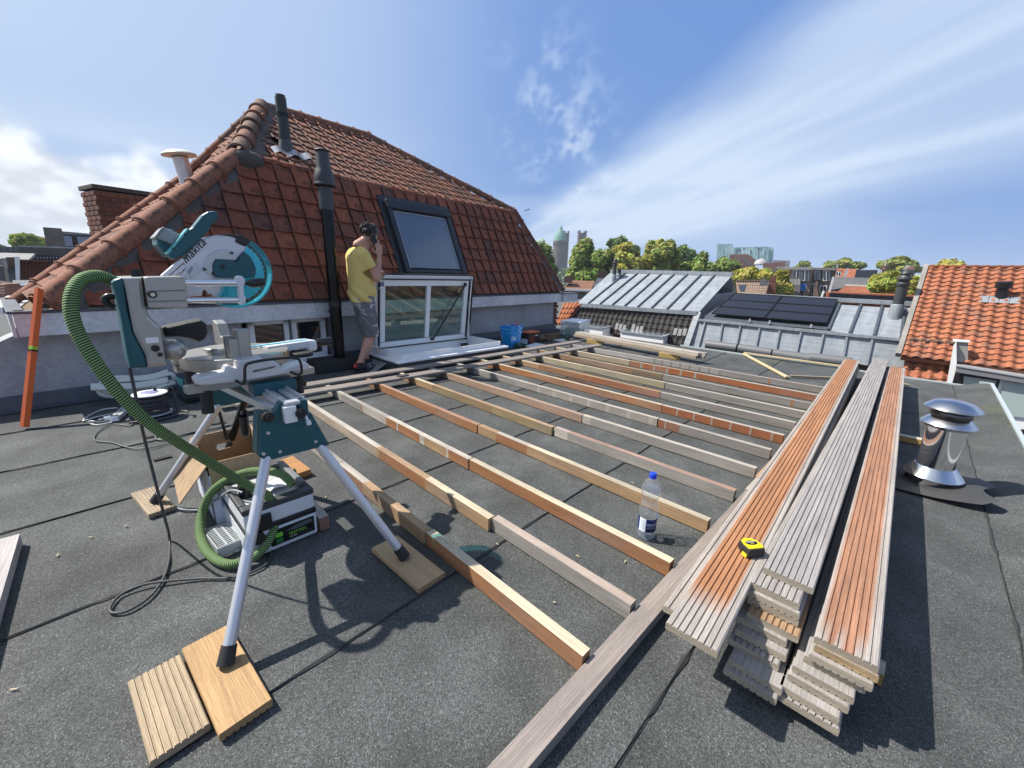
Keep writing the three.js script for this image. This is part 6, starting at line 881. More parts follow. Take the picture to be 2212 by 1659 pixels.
  wallp([[1692, 968], [1780, 972], [1778, 1130], [1690, 1128]], 13.9, 0.1, mat([0.42, 0.40, 0.37], 0.9, 0, { map: blotT }), 'stone_slab'); wallp([[1664, 952], [1794, 962], [1794, 974], [1664, 966]], 13.86, 0.2, mat([0.75, 0.75, 0.75], 0.6), 'slab_capping');
  const w1 = wallp([[1712, 1212], [2035, 1258], [1950, 1480], [1690, 1480]], 13.78, 0.06, mat([0.012, 0.012, 0.014], 0.4), 'window'); wallp([[1748, 1232], [2000, 1268], [1925, 1470], [1720, 1470]], 13.74, 0.01, phys([0.34, 0.40, 0.38], 0.12, { clearcoat: 1 }), 'pane', w1);
  const w2 = wallp([[2030, 1258], [2300, 1290], [2300, 1640], [1900, 1640]], 13.76, 0.06, cleanWhite, 'window'); wallp([[2060, 1272], [2300, 1310], [2300, 1560], [1985, 1530]], 13.72, 0.01, phys([0.36, 0.43, 0.42], 0.12, { clearcoat: 1 }), 'pane', w2);
  part('wall', [bx(4.5, 8.3, 3.6, 16.6, -5.2, 1.4), bx(0.5, 2.5, 1.4, 14.2, -2.3, 1.2)], mat([0.2, 0.12, 0.09], 0.9), t);
  // black vent on the slope, with its lead
  const vb = onP(...z7(2030, 640), P, n), o = thing('tile_vent', 'black angled vent pipe with lead skirt on the orange tiles', 'vent pipe', vb); const vt = PX(...z7(2062, 505), vb.x - 0.05).sub(vb);
  obj('pipe', [rod(V(0, -0.1, 0), vt.clone().multiplyScalar(0.72), 0.13, 0.1, 18), rod(vt.clone().multiplyScalar(0.66), vt, 0.15, 0.15, 18)], black, o); obj('lead_skirt', [0, 1, 2, 3].map((i) => rb(0.26, 0.05, 0.17, 0.02, -0.12, -0.02, -0.28 + i * 0.17, 0, 0, 35 * D)), mat([0.6, 0.62, 0.64], 0.4, 0.5, { map: blotT }), o);
}
// small strip of orange tiles seen between the wall's end and the dark tiles
{
  const t = thing('orange_roof_strip_house', 'orange tiled house peeping between the rendered wall and the dark tiles', 'house', V(12.5, -9.2, -8.5)), q = (x, y) => PX(...s6(x, y), 11.5);
  const a = q(1290, -15), b = q(1520, -25), c = q(1410, 270), d = q(1270, 270), n = V(-0.85, 0.5, 0); b.x += 0.3; a.x += 0.3; c.x -= 0.1; d.x -= 0.1;
  quadTiles(a, b, c, d, 4, 4, wt0, [clay([0.5, 0.16, 0.07]), clay([0.54, 0.19, 0.08])], t, 5); part('roof_boarding', [slab([a, b, c, d].map((p) => p.clone().add(V(0.08, -0.03, 0))), n, 0.05)], mat([0.3, 0.11, 0.06], 0.9), t);
}
// ================================================================ farther houses
function tiledRoof(t, pts, dist, nc, nr, mats, seed, n3 = [0, 0, 0, 0], name = 'roof_tiles') { const p = pts.map(([u, v], i) => FAR(u, v, dist + n3[i])); part('roof', [slab(p, p[1].clone().sub(p[0]).cross(p[0].clone().sub(p[3])).normalize(), 0.2)], mats[0], t); quadTiles(...p, nc, nr, wt0, mats, t, seed, name, false); return p; }
const flatPart = (t, name, pts, dist, th, m, par = t) => { const p = pts.map(([u, v]) => FAR(u, v, dist)), n = p[1].clone().sub(p[0]).cross(p[0].clone().sub(p[p.length - 1])).normalize(); if (n.dot(p[0]) > 0) n.negate(); return part(name, [slab(p, n, th)], m, par, t); };
const facB = (c) => mat(c, 0.92, 0, { map: blotT });
const win = (t, f, x0, y0, x1, y1, dist, cross = true) => { const w = flatPart(t, 'window', [f(x0, y0), f(x1, y0), f(x1, y1), f(x0, y1)], dist - 0.15, 0.1, cleanWhite), m = (x1 - x0) * 0.1; flatPart(t, 'pane', [f(x0 + m, y0 + m), f(x1 - m, y0 + m), f(x1 - m, y1 - m), f(x0 + m, y1 - m)], dist - 0.3, 0.02, darkPane, w); if (cross) flatPart(t, 'glazing_bar', [f((x0 + x1) / 2 - 2, y0), f((x0 + x1) / 2 + 2, y0), f((x0 + x1) / 2 + 2, y1), f((x0 + x1) / 2 - 2, y1)], dist - 0.36, 0.03, cleanWhite, w); return w; };
{
  let t, d = 52;
  t = thing('brick_terrace_house', 'pale brown brick house with white sash windows and a blue awning', 'house', FAR(...z4(100, 420), d)); d = 52;
  flatPart(t, 'wall', [z4(-80, 172), z4(212, 175), z4(165, 470), z4(-80, 470)], d, 6, facB([0.36, 0.27, 0.215])); flatPart(t, 'cornice', [z4(-90, 150), z4(215, 152), z4(212, 174), z4(-90, 172)], d - 0.4, 1, facB([0.4, 0.39, 0.37]));
  win(t, z4, 45, 175, 105, 250, d); win(t, z4, 112, 175, 180, 265, d); flatPart(t, 'awning', [z4(105, 290), z4(158, 292), z4(152, 345), z4(100, 345)], d - 0.9, 0.3, mat([0.01, 0.16, 0.55], 0.6)); win(t, z4, 108, 345, 140, 395, d, false);
  t = thing('dark_terrace_house', 'dark brown brick house with open windows beside the pale one', 'house', FAR(...z4(300, 420), d)); d = 53;
  flatPart(t, 'wall', [z4(212, 178), z4(412, 180), z4(330, 470), z4(165, 470)], d, 6, facB([0.21, 0.16, 0.125])); flatPart(t, 'cornice', [z4(212, 156), z4(430, 160), z4(412, 180), z4(212, 176)], d - 0.4, 1, facB([0.3, 0.27, 0.24])); win(t, z4, 225, 183, 275, 255, d, false); win(t, z4, 295, 183, 355, 268, d); win(t, z4, 195, 290, 245, 380, d); win(t, z4, 270, 305, 330, 370, d);
  t = thing('balcony_house', 'grey house with pale curved balcony railings behind the yellow tree', 'house', FAR(...z5(880, 480), 47)); flatPart(t, 'wall', [z5(840, 400), z5(960, 412), z5(945, 590), z5(760, 590)], 48, 5, facB([0.22, 0.21, 0.2])); for (let i = 0; i < 9; i++) flatPart(t, 'baluster', [z5(860 + i * 11, 420), z5(864 + i * 11, 420), z5(862 + i * 11, 470), z5(858 + i * 11, 470)], 46.6, 0.05, mat([0.55, 0.57, 0.58], 0.5)); flatPart(t, 'roof', [z5(700, 345), z5(790, 330), z5(925, 405), z5(840, 412)], 47, 0.4, facB([0.17, 0.17, 0.18]));
  const grM = [clay([0.15, 0.15, 0.16])], orM = [clay([0.5, 0.17, 0.08])], mxM = [clay([0.30, 0.19, 0.13])];
  t = thing('grey_tile_house', 'low house with a grey pantile roof and white verge', 'house', FAR(...z4(520, 400), 44)); tiledRoof(t, [z4(385, 236), z4(700, 245), z4(690, 300), z4(350, 345)], 44, 22, 5, grM, 2, [3, 3, 0, 0]); flatPart(t, 'verge', [z4(375, 232), z4(392, 234), z4(360, 360), z4(340, 358)], 43.5, 0.3, mat([0.55, 0.56, 0.58], 0.6)); flatPart(t, 'wall', [z4(340, 345), z4(700, 300), z4(700, 420), z4(340, 420)], 44.5, 4, facB([0.45, 0.43, 0.4]));
  t = thing('orange_hip_house', 'low house with an orange hipped roof behind the solar row', 'house', FAR(...z4(600, 430), 36)); tiledRoof(t, [z4(490, 305), z4(800, 318), z4(830, 385), z4(405, 368)], 38, 18, 6, orM, 4, [2.5, 2.5, 0, 0]); flatPart(t, 'ridge', [z4(480, 296), z4(800, 308), z4(800, 320), z4(482, 308)], 40.2, 0.3, mat([0.55, 0.52, 0.48], 0.8)); flatPart(t, 'wall', [z4(400, 370), z4(835, 388), z4(835, 470), z4(400, 470)], 38.5, 4, facB([0.4, 0.2, 0.13]));
  t = thing('far_orange_house', 'far terrace with orange and red tiled roofs under the big trees', 'house', FAR(...z4(560, 230), 70)); tiledRoof(t, [z4(405, 165), z4(580, 170), z4(560, 245), z4(370, 240)], 70, 14, 5, orM, 6, [4, 4, 0, 0]); win(t, z4, 405, 190, 448, 228, 69, true); flatPart(t, 'party_wall', [z4(495, 158), z4(515, 160), z4(488, 242), z4(466, 240)], 68.5, 0.5, facB([0.55, 0.56, 0.57])); flatPart(t, 'chimney', [z4(410, 128), z4(426, 128), z4(424, 160), z4(408, 160)], 72, 0.8, facB([0.5, 0.5, 0.5])); flatPart(t, 'wall', [z4(368, 240), z4(1080, 250), z4(1080, 420), z4(368, 420)], 73, 5, facB([0.3, 0.16, 0.11]));
  for (const [p, l] of [[[z4(575, 176), z4(755, 175), z4(745, 242), z4(560, 240)], 'between red tiles and a white chimney'], [[z4(795, 170), z4(865, 172), z4(850, 245), z4(765, 242)], 'beside the white chimney'], [[z4(930, 178), z4(1062, 175), z4(1058, 245), z4(925, 245)], 'beyond the yellow tree']]) { const o = thing('roof_solar_array', 'dark solar array on the far terrace, ' + l, 'solar panel', FAR(...p[3], 69), 0, 'solar arrays on the far terrace'); flatPart(o, 'glass', p, 68.4, 0.2, phys([0.012, 0.013, 0.022], 0.2, { clearcoat: 1 })); }
  t = thing('white_chimney_house', 'far gable with a white chimney and red brick top', 'house', FAR(...z4(800, 230), 66)); flatPart(t, 'chimney', [z4(765, 178), z4(785, 175), z4(765, 245), z4(740, 245)], 67, 0.8, facB([0.6, 0.6, 0.6])); flatPart(t, 'gable', [z4(770, 172), z4(815, 125), z4(852, 165), z4(850, 176)], 68, 2, facB([0.3, 0.18, 0.14])); flatPart(t, 'coping', [z4(812, 110), z4(824, 112), z4(820, 140), z4(808, 140)], 67.5, 0.4, facB([0.6, 0.6, 0.6]));
  t = thing('small_gable_house', 'far small gable roof with red brick and pale eaves', 'house', FAR(...z4(1010, 230), 75)); flatPart(t, 'gable', [z4(968, 172), z4(1000, 138), z4(1050, 138), z4(1066, 176)], 76, 3, facB([0.32, 0.19, 0.15])); flatPart(t, 'eaves', [z4(962, 172), z4(995, 136), z4(1030, 140), z4(980, 176)], 75, 0.3, facB([0.5, 0.48, 0.45]));
  // the near row of solar panels on a ridge
  t = thing('solar_ridge_house', 'long orange ridge almost covered by a row of black solar panels', 'house', FAR(...z4(700, 460), 27)); const sol = phys([0.010, 0.010, 0.016], 0.35, {}); flatPart(t, 'roof', [z4(320, 362), z4(1105, 396), z4(1105, 520), z4(320, 520)], 27, 2, orM[0]); flatPart(t, 'ridge', [z4(360, 358), z4(1100, 390), z4(1100, 402), z4(360, 370)], 26.7, 0.3, orM[0]);
  for (const [x0, x1, y0, y1] of [[355, 555, 366, 378], [560, 782, 378, 390], [800, 1018, 390, 402], [1022, 1092, 402, 405]]) flatPart(t, 'solar_module', [z4(x0, y0), z4(x1, y1), z4(x1, y1 + 66), z4(x0 - 20, y0 + 66)], 26.3, 0.08, sol);
  flatPart(t, 'white_flashing', [z4(295, 348), z4(312, 352), z4(282, 430), z4(264, 430)], 26.5, 0.2, cleanWhite); flatPart(t, 'chimney_pot', [z4(236, 270), z4(256, 272), z4(246, 360), z4(262, 372), z4(256, 430), z4(208, 430), z4(224, 365), z4(238, 350)], 30, 0.4, facB([0.22, 0.15, 0.12]));
  t = thing('white_verge_house', 'small orange roof with a slanting white verge by the yellow tree', 'house', FAR(...z4(740, 290), 41)); tiledRoof(t, [z4(700, 245), z4(800, 250), z4(795, 300), z4(690, 300)], 42, 6, 4, orM, 8, [2, 2, 0, 0]); flatPart(t, 'verge', [z4(672, 290), z4(800, 240), z4(802, 252), z4(678, 300)], 40.8, 0.3, mat([0.7, 0.7, 0.7], 0.6)); flatPart(t, 'post', [z4(680, 250), z4(696, 240), z4(690, 300), z4(668, 296)], 40.8, 0.3, mat([0.7, 0.7, 0.7], 0.6));
  // behind the zinc roof
  t = thing('mottled_tile_house', 'house with mottled brown pantiles and a roof light behind the zinc gable', 'house', FAR(...z5(560, 560), 30)); tiledRoof(t, [z5(420, 432), z5(712, 432), z5(660, 572), z5(440, 572)], 31, 13, 6, [clay([0.33, 0.23, 0.17])], 9, [3, 3, 0, 0]); flatPart(t, 'ridge', [z5(415, 428), z5(715, 428), z5(715, 438), z5(415, 438)], 33.6, 0.3, facB([0.25, 0.2, 0.17])); flatPart(t, 'brick_gable', [z5(712, 400), z5(757, 385), z5(745, 590), z5(655, 590)], 30.5, 1.2, clay([0.26, 0.10, 0.07])); const sk = flatPart(t, 'roof_light', [z5(438, 468), z5(512, 466), z5(490, 528), z5(455, 528)], 29.6, 0.15, facB([0.2, 0.2, 0.21])); flatPart(t, 'pane', [z5(446, 473), z5(502, 472), z5(486, 522), z5(458, 522)], 29.3, 0.05, phys([0.12, 0.16, 0.22], 0.08, { clearcoat: 1 }), sk);
  flatPart(t, 'wall', [z5(440, 572), z5(660, 572), z5(660, 700), z5(440, 700)], 31, 5, facB([0.3, 0.16, 0.12])); flatPart(t, 'vent', [z5(620, 440), z5(640, 430), z5(648, 412), z5(662, 412), z5(670, 445), z5(690, 450), z5(686, 478), z5(612, 480)], 30.2, 0.3, facB([0.22, 0.22, 0.23]));
  t = thing('small_tile_house', 'low house with mottled orange tiles, white gutter and two brick chimneys', 'house', FAR(...s7(650, 960), 30)); tiledRoof(t, [s7(560, 828), s7(890, 840), s7(840, 965), s7(440, 945)], 31, 16, 4, [clay([0.40, 0.20, 0.12])], 10, [2.4, 2.4, 0, 0]); flatPart(t, 'gutter', [s7(425, 945), s7(845, 962), s7(800, 990), s7(420, 975)], 30.6, 0.4, cleanWhite); flatPart(t, 'wall', [s7(420, 970), s7(830, 985), s7(780, 1100), s7(420, 1100)], 31.5, 5, facB([0.25, 0.25, 0.26])); flatPart(t, 'chimney', [s7(455, 762), s7(572, 765), s7(565, 862), s7(448, 860)], 31.5, 1, clay([0.19, 0.12, 0.1])); flatPart(t, 'chimney', [s7(948, 685), s7(1062, 690), s7(1052, 800), s7(935, 800)], 32.5, 1, clay([0.19, 0.12, 0.1])); flatPart(t, 'white_verge', [s7(930, 790), s7(1020, 800), s7(900, 930), s7(870, 900)], 31, 0.4, facB([0.7, 0.68, 0.66]));
  t = thing('dark_brick_theatre', 'red brown brick building with stepped gables and a small pale dome', 'building', FAR(...z5(560, 330), 170)); const bb = facB([0.24, 0.12, 0.095]); flatPart(t, 'wall', [z5(365, 215), z5(520, 212), z5(595, 268), z5(560, 360), z5(365, 360)], 172, 12, bb); flatPart(t, 'roof', [z5(440, 250), z5(500, 252), z5(560, 300), z5(520, 306)], 168, 2, facB([0.16, 0.15, 0.15])); flatPart(t, 'wall', [z5(645, 290), z5(800, 285), z5(830, 275), z5(830, 345), z5(645, 345)], 165, 10, bb); const dc = FAR(...z5(625, 300), 168); part('dome', [lathe([[9.5, 0], [9.3, 2], [7.6, 5.4], [4.2, 7.6], [1, 8.4], [0.8, 9.4], [0, 9.6]].map(([r, h]) => [r * 0.22, h * 0.22]), 24, dc.x, dc.y, dc.z)], mat([0.36, 0.355, 0.35], 0.6), t); for (const x of [415, 450, 465]) flatPart(t, 'window', [z5(x, 308), z5(x + 8, 308), z5(x + 8, 335), z5(x, 335)], 166.5, 0.3, darkPane); flatPart(t, 'base', [z5(365, 355), z5(840, 345), z5(840, 480), z5(365, 480)], 174, 12, bb); flatPart(t, 'glass_block', [z5(730, 262), z5(870, 268), z5(866, 312), z5(726, 306)], 190, 10, mat([0.2, 0.24, 0.25], 0.4));
}
// the glass block
{
  const strip = (s) => tex(128, 64, (i, j) => { const c = Math.floor(i / 4), r = hash(c, Math.floor((j + 40 * hash(c, 1, s)) / (14 + 20 * hash(c, 2, s))), s); return r < 0.3 ? [176, 206, 204] : r < 0.55 ? [142, 178, 182] : r < 0.75 ? [208, 224, 222] : r < 0.9 ? [110, 146, 156] : [84, 96, 104]; });
  const t = thing('glass_block_building', 'large building clad in pale green glass strips beyond the trees', 'building', FAR(...z5(500, 300), 300)), f = (pts, dist, th, s) => { const p = pts.map((q) => FAR(...z5(...q), dist)), g = printQuad(p[3], p[2].clone().sub(p[3]), p[0].clone().sub(p[3])), n = V(-p[0].x, 0, -p[0].z).normalize(); return [g, p, n, th]; };
  const mk = (pts, dist, s, name, par) => { const [g, p, n] = f(pts, dist, 10, s); const o = part(name, [slab(p, n, 14)], mat([0.36, 0.44, 0.45], 0.4), t); part('glass_strips', [printQuad(p[3].clone().addScaledVector(n, 0.5), p[2].clone().sub(p[3]), p[0].clone().sub(p[3]))], mat([0.72, 0.78, 0.8], 0.25, 0.1, { map: strip(s) }), o, t); };
  mk([[258, 130], [390, 130], [390, 300], [258, 300]], 300, 3, 'block'); mk([[385, 158], [692, 156], [692, 300], [385, 300]], 297, 5, 'block'); mk([[692, 156], [735, 168], [722, 300], [690, 300]], 299, 7, 'block');
}
// the church with its copper dome and two towers
{
  const dd = 420, c = FAR(1208, 560, dd), k = 0.235, t = thing('domed_church', 'distant church with a green copper dome and lantern', 'church', V(c.x, -9.2, c.z)), st = facB([0.15, 0.12, 0.10]);
  const py = (v) => FAR(1208, v, dd).y + 9.2;
  obj('drum', [lathe([[13.5 * k * 2.05, -1], [13.5 * k * 2.05, py(524)], [14.2 * k * 2, py(523)], [14 * k * 2, py(521)]], 16), lathe([[16 * k * 2, -1], [16 * k * 2, py(540)], [13 * k * 2, py(538)]], 12)], st, t);
  obj('dome', lathe([[13.6 * k * 2, py(521)], [13.2 * k * 2, py(516)], [11.0 * k * 2, py(508)], [7.6 * k * 2, py(500)], [4.2 * k * 2, py(496)], [3.2 * k * 2, py(495)], [3.4 * k * 2, py(492.5)], [1.2 * k * 2, py(489)], [0, py(486)]], 24), mat([0.20, 0.42, 0.31], 0.7, 0, { map: blotT }), t);
  for (let i = 0; i < 14; i++) { const a = i / 14 * Math.PI * 2; obj('drum_window', bx(1.0, 2.6, 0.5, Math.cos(a) * 6.5, py(528), Math.sin(a) * 6.5, Math.PI / 2 - a), black, t); }
  const cl = canvasTex(128, 128, (x) => { x.fillStyle = '#3b3128'; x.fillRect(0, 0, 128, 128); x.fillStyle = '#cfc9b8'; x.beginPath(); x.arc(64, 64, 60, 0, 7); x.fill(); x.fillStyle = '#8d8571'; x.beginPath(); x.arc(64, 64, 40, 0, 7); x.fill(); x.fillStyle = '#d6d1c2'; x.beginPath(); x.arc(64, 64, 32, 0, 7); x.fill(); x.strokeStyle = '#3a3226'; x.lineWidth = 6; x.beginPath(); x.moveTo(64, 64); x.lineTo(64, 22); x.moveTo(64, 64); x.lineTo(94, 74); x.stroke(); });
  for (const [u, v, w, lab, clock, dist] of [[1223.5, 504, 13.5, 'square brick church tower standing behind the green dome', false, 455], [1257.5, 503.5, 20.5, 'square brick church tower with a round pale clock', true, 440]]) {
    const p = FAR(u, v, dist), o = thing('church_tower', lab, 'tower', V(p.x, -9.2, p.z), -0.72, 'church towers'), s = w * dist / 890 * 0.74, h = p.y + 9.2; obj('shaft', [bx(s, h, s, 0, h / 2, 0), ...[[-1, -1], [1, -1], [-1, 1], [1, 1]].map(([a, b]) => bx(1.4, 2.2, 1.4, a * (s / 2 - 0.6), h + 1, b * (s / 2 - 0.6)))], st, o);
    for (const x of [-0.18, 0, 0.18]) obj('louvre', bx(s * 0.1, 9, 0.4, x * s, h - 16.5, s / 2), black, o); if (clock) { obj('clock', printQuad(V(-s * 0.33, h - 11, s / 2 + 0.3), V(s * 0.66, 0, 0), V(0, s * 0.66, 0)), mat([1, 1, 1], 0.6, 0, { map: cl }), o); obj('clock', printQuad(V(s / 2 + 0.3, h - 11, s * 0.33), V(0, 0, -s * 0.66), V(0, s * 0.66, 0)), mat([1, 1, 1], 0.6, 0, { map: cl }), o); }
  }
}
// ================================================================ trees
const leafM = phys([1, 1, 1], 0.9, { vertexColors: true, side: THREE.DoubleSide, transmission: 0.35, thickness: 0 });
function tree(label, u0, u1, v0, v1, dist, c1, c2, seed, leaf = 0.42, count = 5200, group) {
  const R = rng(seed), top = FAR((u0 + u1) / 2, v0, dist), bot = FAR((u0 + u1) / 2, v1, dist), rx = FAR(u1, v0, dist).distanceTo(FAR(u0, v0, dist)) / 2, ry = Math.max((top.y - bot.y) / 2, rx * 0.45), cy = top.y - ry, t = thing('tree', label, 'tree', V(top.x, -9.2, top.z), 0, group);
  const lobes = []; for (let i = 0; i < 26; i++) { const a = R() * 6.283, e = Math.acos(1 - 1.5 * R()) , r = 0.55 + 0.35 * R(); lobes.push([rx * r * Math.sin(e) * Math.cos(a), ry * r * Math.cos(e), rx * r * Math.sin(e) * Math.sin(a), 0.14 + 0.24 * R() * R() + 0.06 * R(), R()]); } lobes.push([0, 0, 0, 0.55, 0.5], [0, -0.3 * ry, 0, 0.6, 0.4]);
  const pos = [], col = [], nor = [];
  for (let i = 0; i < count * 1.4; i++) {
    const L = lobes[Math.floor(R() * lobes.length)], a = R() * 6.283, z = R() * 2 - 1, q = Math.sqrt(1 - z * z), rr = Math.pow(R(), 0.25) * (0.85 + 0.3 * R()), px = L[0] + rx * L[3] * rr * q * Math.cos(a), py = L[1] + ry * L[3] * rr * z, pz = L[2] + rx * L[3] * rr * q * Math.sin(a), s = leaf * 0.8 * (0.6 + 0.9 * R());
    const n = V(R() - 0.5 + px / rx * 0.5, R() - 0.1 + py / ry * 0.3, R() - 0.5 + pz / rx * 0.5).normalize(), ax = V(R() - 0.5, R() - 0.5, R() - 0.5).cross(n).normalize().multiplyScalar(s), ay = n.clone().cross(ax).normalize().multiplyScalar(s * 0.7), k = clamp(L[4] * 0.7 + R() * 0.5), cc = [0, 1, 2].map((e) => mix(c1[e], c2[e], k) * (0.75 + 0.5 * R())), C = V(px, py + cy + 9.2, pz);
    for (const [p, w] of [[-1, 0], [0, 1], [1, 0], [-1, 0], [1, 0], [0, -1]]) { pos.push(C.x + ax.x * p + ay.x * w, C.y + ax.y * p + ay.y * w, C.z + ax.z * p + ay.z * w); nor.push(n.x, n.y, n.z); col.push(...cc); }
  }
  const g = new THREE.BufferGeometry(); g.setAttribute('position', new THREE.Float32BufferAttribute(pos, 3)); g.setAttribute('color', new THREE.Float32BufferAttribute(col, 3));
  obj('crown', g, leafM, t); const h = cy + 9.2, br = [rod(V(0, 0, 0), V(0, h, 0), rx * 0.09 + 0.1, rx * 0.04 + 0.05, 8)]; for (let i = 0; i < 7; i++) { const L = lobes[i]; br.push(rod(V(0, h - ry * 0.6, 0), V(L[0] * 0.9, h + L[1] * 0.9, L[2] * 0.9), rx * 0.035 + 0.03, 0.04, 6)); } obj('trunk', br, mat([0.06, 0.045, 0.035], 0.95), t);
}
{
  const gr = [0.19, 0.28, 0.05], lg = [0.29, 0.37, 0.06], ye = [0.50, 0.46, 0.07], dg = [0.11, 0.18, 0.055], ol = [0.37, 0.39, 0.06], GT = 'trees rising behind the roofs', GF = 'round distant trees on the skyline';
  tree('bushy green tree in front of the green dome', 1132, 1206, 522, 640, 62, gr, lg, 1, 0.3, 6000, GT); tree('large green tree between the church towers and the zinc roof cowl', 1218, 1338, 521, 650, 58, gr, lg, 2, 0.34, 12000, GT); tree('dark green tree showing over the yellow crowns', 1282, 1386, 508, 610, 95, dg, gr, 3, 0.5, 4200, GT); tree('yellow green tree behind the zinc roof cowl', 1300, 1420, 521, 650, 60, ol, ye, 4, 0.32, 11000, GT); tree('olive tree beside the yellow crown behind the zinc roof', 1380, 1482, 517, 650, 63, gr, ol, 5, 0.32, 10000, GT); tree('deep green tree fading behind the olive one', 1440, 1520, 526, 620, 85, dg, gr, 6, 0.42, 3600, GT); tree('green tree in front of the glass block', 1466, 1558, 546, 650, 64, gr, lg, 7, 0.3, 7600, GT); tree('green tree below the glass block corner', 1522, 1610, 550, 650, 66, gr, lg, 8, 0.3, 7000, GT);
  tree('yellow tree between the brick gable and the theatre roof', 1576, 1690, 572, 655, 42, ol, ye, 9, 0.22, 9000, GT); tree('yellow tree beside the grey balcony house', 1660, 1724, 586, 660, 43, ol, ye, 10, 0.24, 4600, GT); tree('leafy yellow green tree right behind the zinc roof cowl and solar ridge', 1884, 1958, 580, 650, 30, lg, ye, 11, 0.17, 5200, GT); tree('leafy yellow green tree against the orange roof verge', 1950, 2004, 597, 655, 29, lg, ye, 12, 0.17, 4200, GT);
  tree('small round tree above the pale brown terrace', 1718, 1758, 565, 592, 150, dg, ol, 13, 0.5, 2200, GF); tree('broad round tree above the far orange terrace', 1784, 1872, 557, 598, 120, dg, ol, 14, 0.5, 4200, GF); tree('broad round tree above the small far gables', 1894, 1994, 556, 600, 120, dg, ol, 15, 0.5, 4200, GF); tree('thin top of a tree just showing above the orange ridge', 2012, 2092, 560, 600, 110, ol, ye, 16, 0.4, 1600, GF);
  tree('pale tree beside the brown block far behind the roof end', 14, 100, 503, 548, 90, lg, ol, 17, 0.45, 3600, GF); tree('small dark tree low on the skyline behind flat roofs', -40, 20, 524, 560, 120, dg, gr, 18, 0.5, 2000, GF);
  // far woodland along the skyline
  const R = rng(33), pos = [], col = [], nor = []; for (let i = 0; i < 16000; i++) { const az = (-20 + 130 * R()) * D, ds = 240 + 160 * R(), h = -9 + 15 * Math.pow(R(), 0.6) * (0.55 + 0.6 * fbm(az * 24, 3, 4)), C = V(Math.sin(az) * ds, h, -Math.cos(az) * ds), s = 1.0 + 1.4 * R(), n = V(R() - 0.5, R(), R() - 0.5).normalize(), ax = V(R() - 0.5, R() - 0.5, R() - 0.5).cross(n).normalize().multiplyScalar(s), ay = n.clone().cross(ax), k = 0.7 + 0.6 * R(); for (const [p, w] of [[-1, -0.6], [1, -0.6], [0, 1]]) { pos.push(C.x + ax.x * p + ay.x * w, C.y + ax.y * p + ay.y * w, C.z + ax.z * p + ay.z * w); nor.push(n.x, n.y, n.z); col.push(0.09 * k, 0.14 * k, 0.05 * k); } }
  const g = new THREE.BufferGeometry(); g.setAttribute('position', new THREE.Float32BufferAttribute(pos, 3)); g.setAttribute('color', new THREE.Float32BufferAttribute(col, 3)); const o = obj('far_woodland', g, leafM); tag(o, 'hazy band of distant treetops along the skyline', 'woodland', null, 'stuff');
}
// ================================================================ things lying about
const z3 = (x, y) => [x * 0.3718, 1042.4 + y * 0.3718], z1 = (x, y) => [x * 0.3472, 384 + y * 0.3472];
{
  const a = G(...z1(157, 1562)), b = PZ(...z1(245, 690), -5.05), t = thing('spirit_level', 'long orange spirit level leaning against the white fascia', 'spirit level', a);
  const m = mat([0.78, 0.15, 0.035], 0.45), A = a.clone().setY(0.016), d = b.clone().sub(A); part('body', [beam(A, b, 0.024, 0.05)], m, t); part('end_cap', [beam(a.clone().setY(0.004), A, 0.026, 0.052)], black, t);
  const c = A.clone().addScaledVector(d, 0.56); part('vial', [beam(c.clone().addScaledVector(d, -0.012).add(V(0, 0, 0.012)), c.clone().addScaledVector(d, 0.012).add(V(0, 0, 0.012)), 0.026, 0.04)], mat([0.35, 0.62, 0.05], 0.2), t); part('vial_frame', [beam(c.clone().addScaledVector(d, -0.024).add(V(0, 0, 0.004)), c.clone().addScaledVector(d, -0.014).add(V(0, 0, 0.004)), 0.028, 0.052)], black, t);
}
{
  // pale hose coil leaning on the wall
  const P = (l, z) => l.map(([x, y], i) => PZ(...s4(x, y), z + 0.012 * Math.sin(i))), pts = [...P([[1330, 225], [1150, 285], [900, 320], [600, 318], [420, 365], [335, 450], [345, 540], [430, 580], [650, 590], [950, 545], [1340, 420]], -5.12), ...P([[1420, 330], [1380, 270], [1100, 335], [760, 355], [480, 395], [400, 460], [430, 520], [640, 540], [1000, 480], [1330, 380], [1420, 400]], -5.08), ...P([[1300, 440], [1130, 500], [1050, 560], [1150, 540], [1330, 460]], -5.02)];
  const t = thing('hose_coil', 'coil of thick cream coloured hose against the rendered wall', 'hose', V(0.15, 0, -5.1)); const m = mat([0.66, 0.66, 0.58], 0.5);
  part('coil', [tube(pts, 0.0205, 10, 260)], m, t); for (const [y, k] of [[438, 0.0], [478, 0.02]]) part('hose_end', [tube(P([[212, y], [450, y + 2], [800, y - 10], [1100, y - 45], [1330, y - 95]], -5.05 + k), 0.0215, 10, 50)], m, t);
}
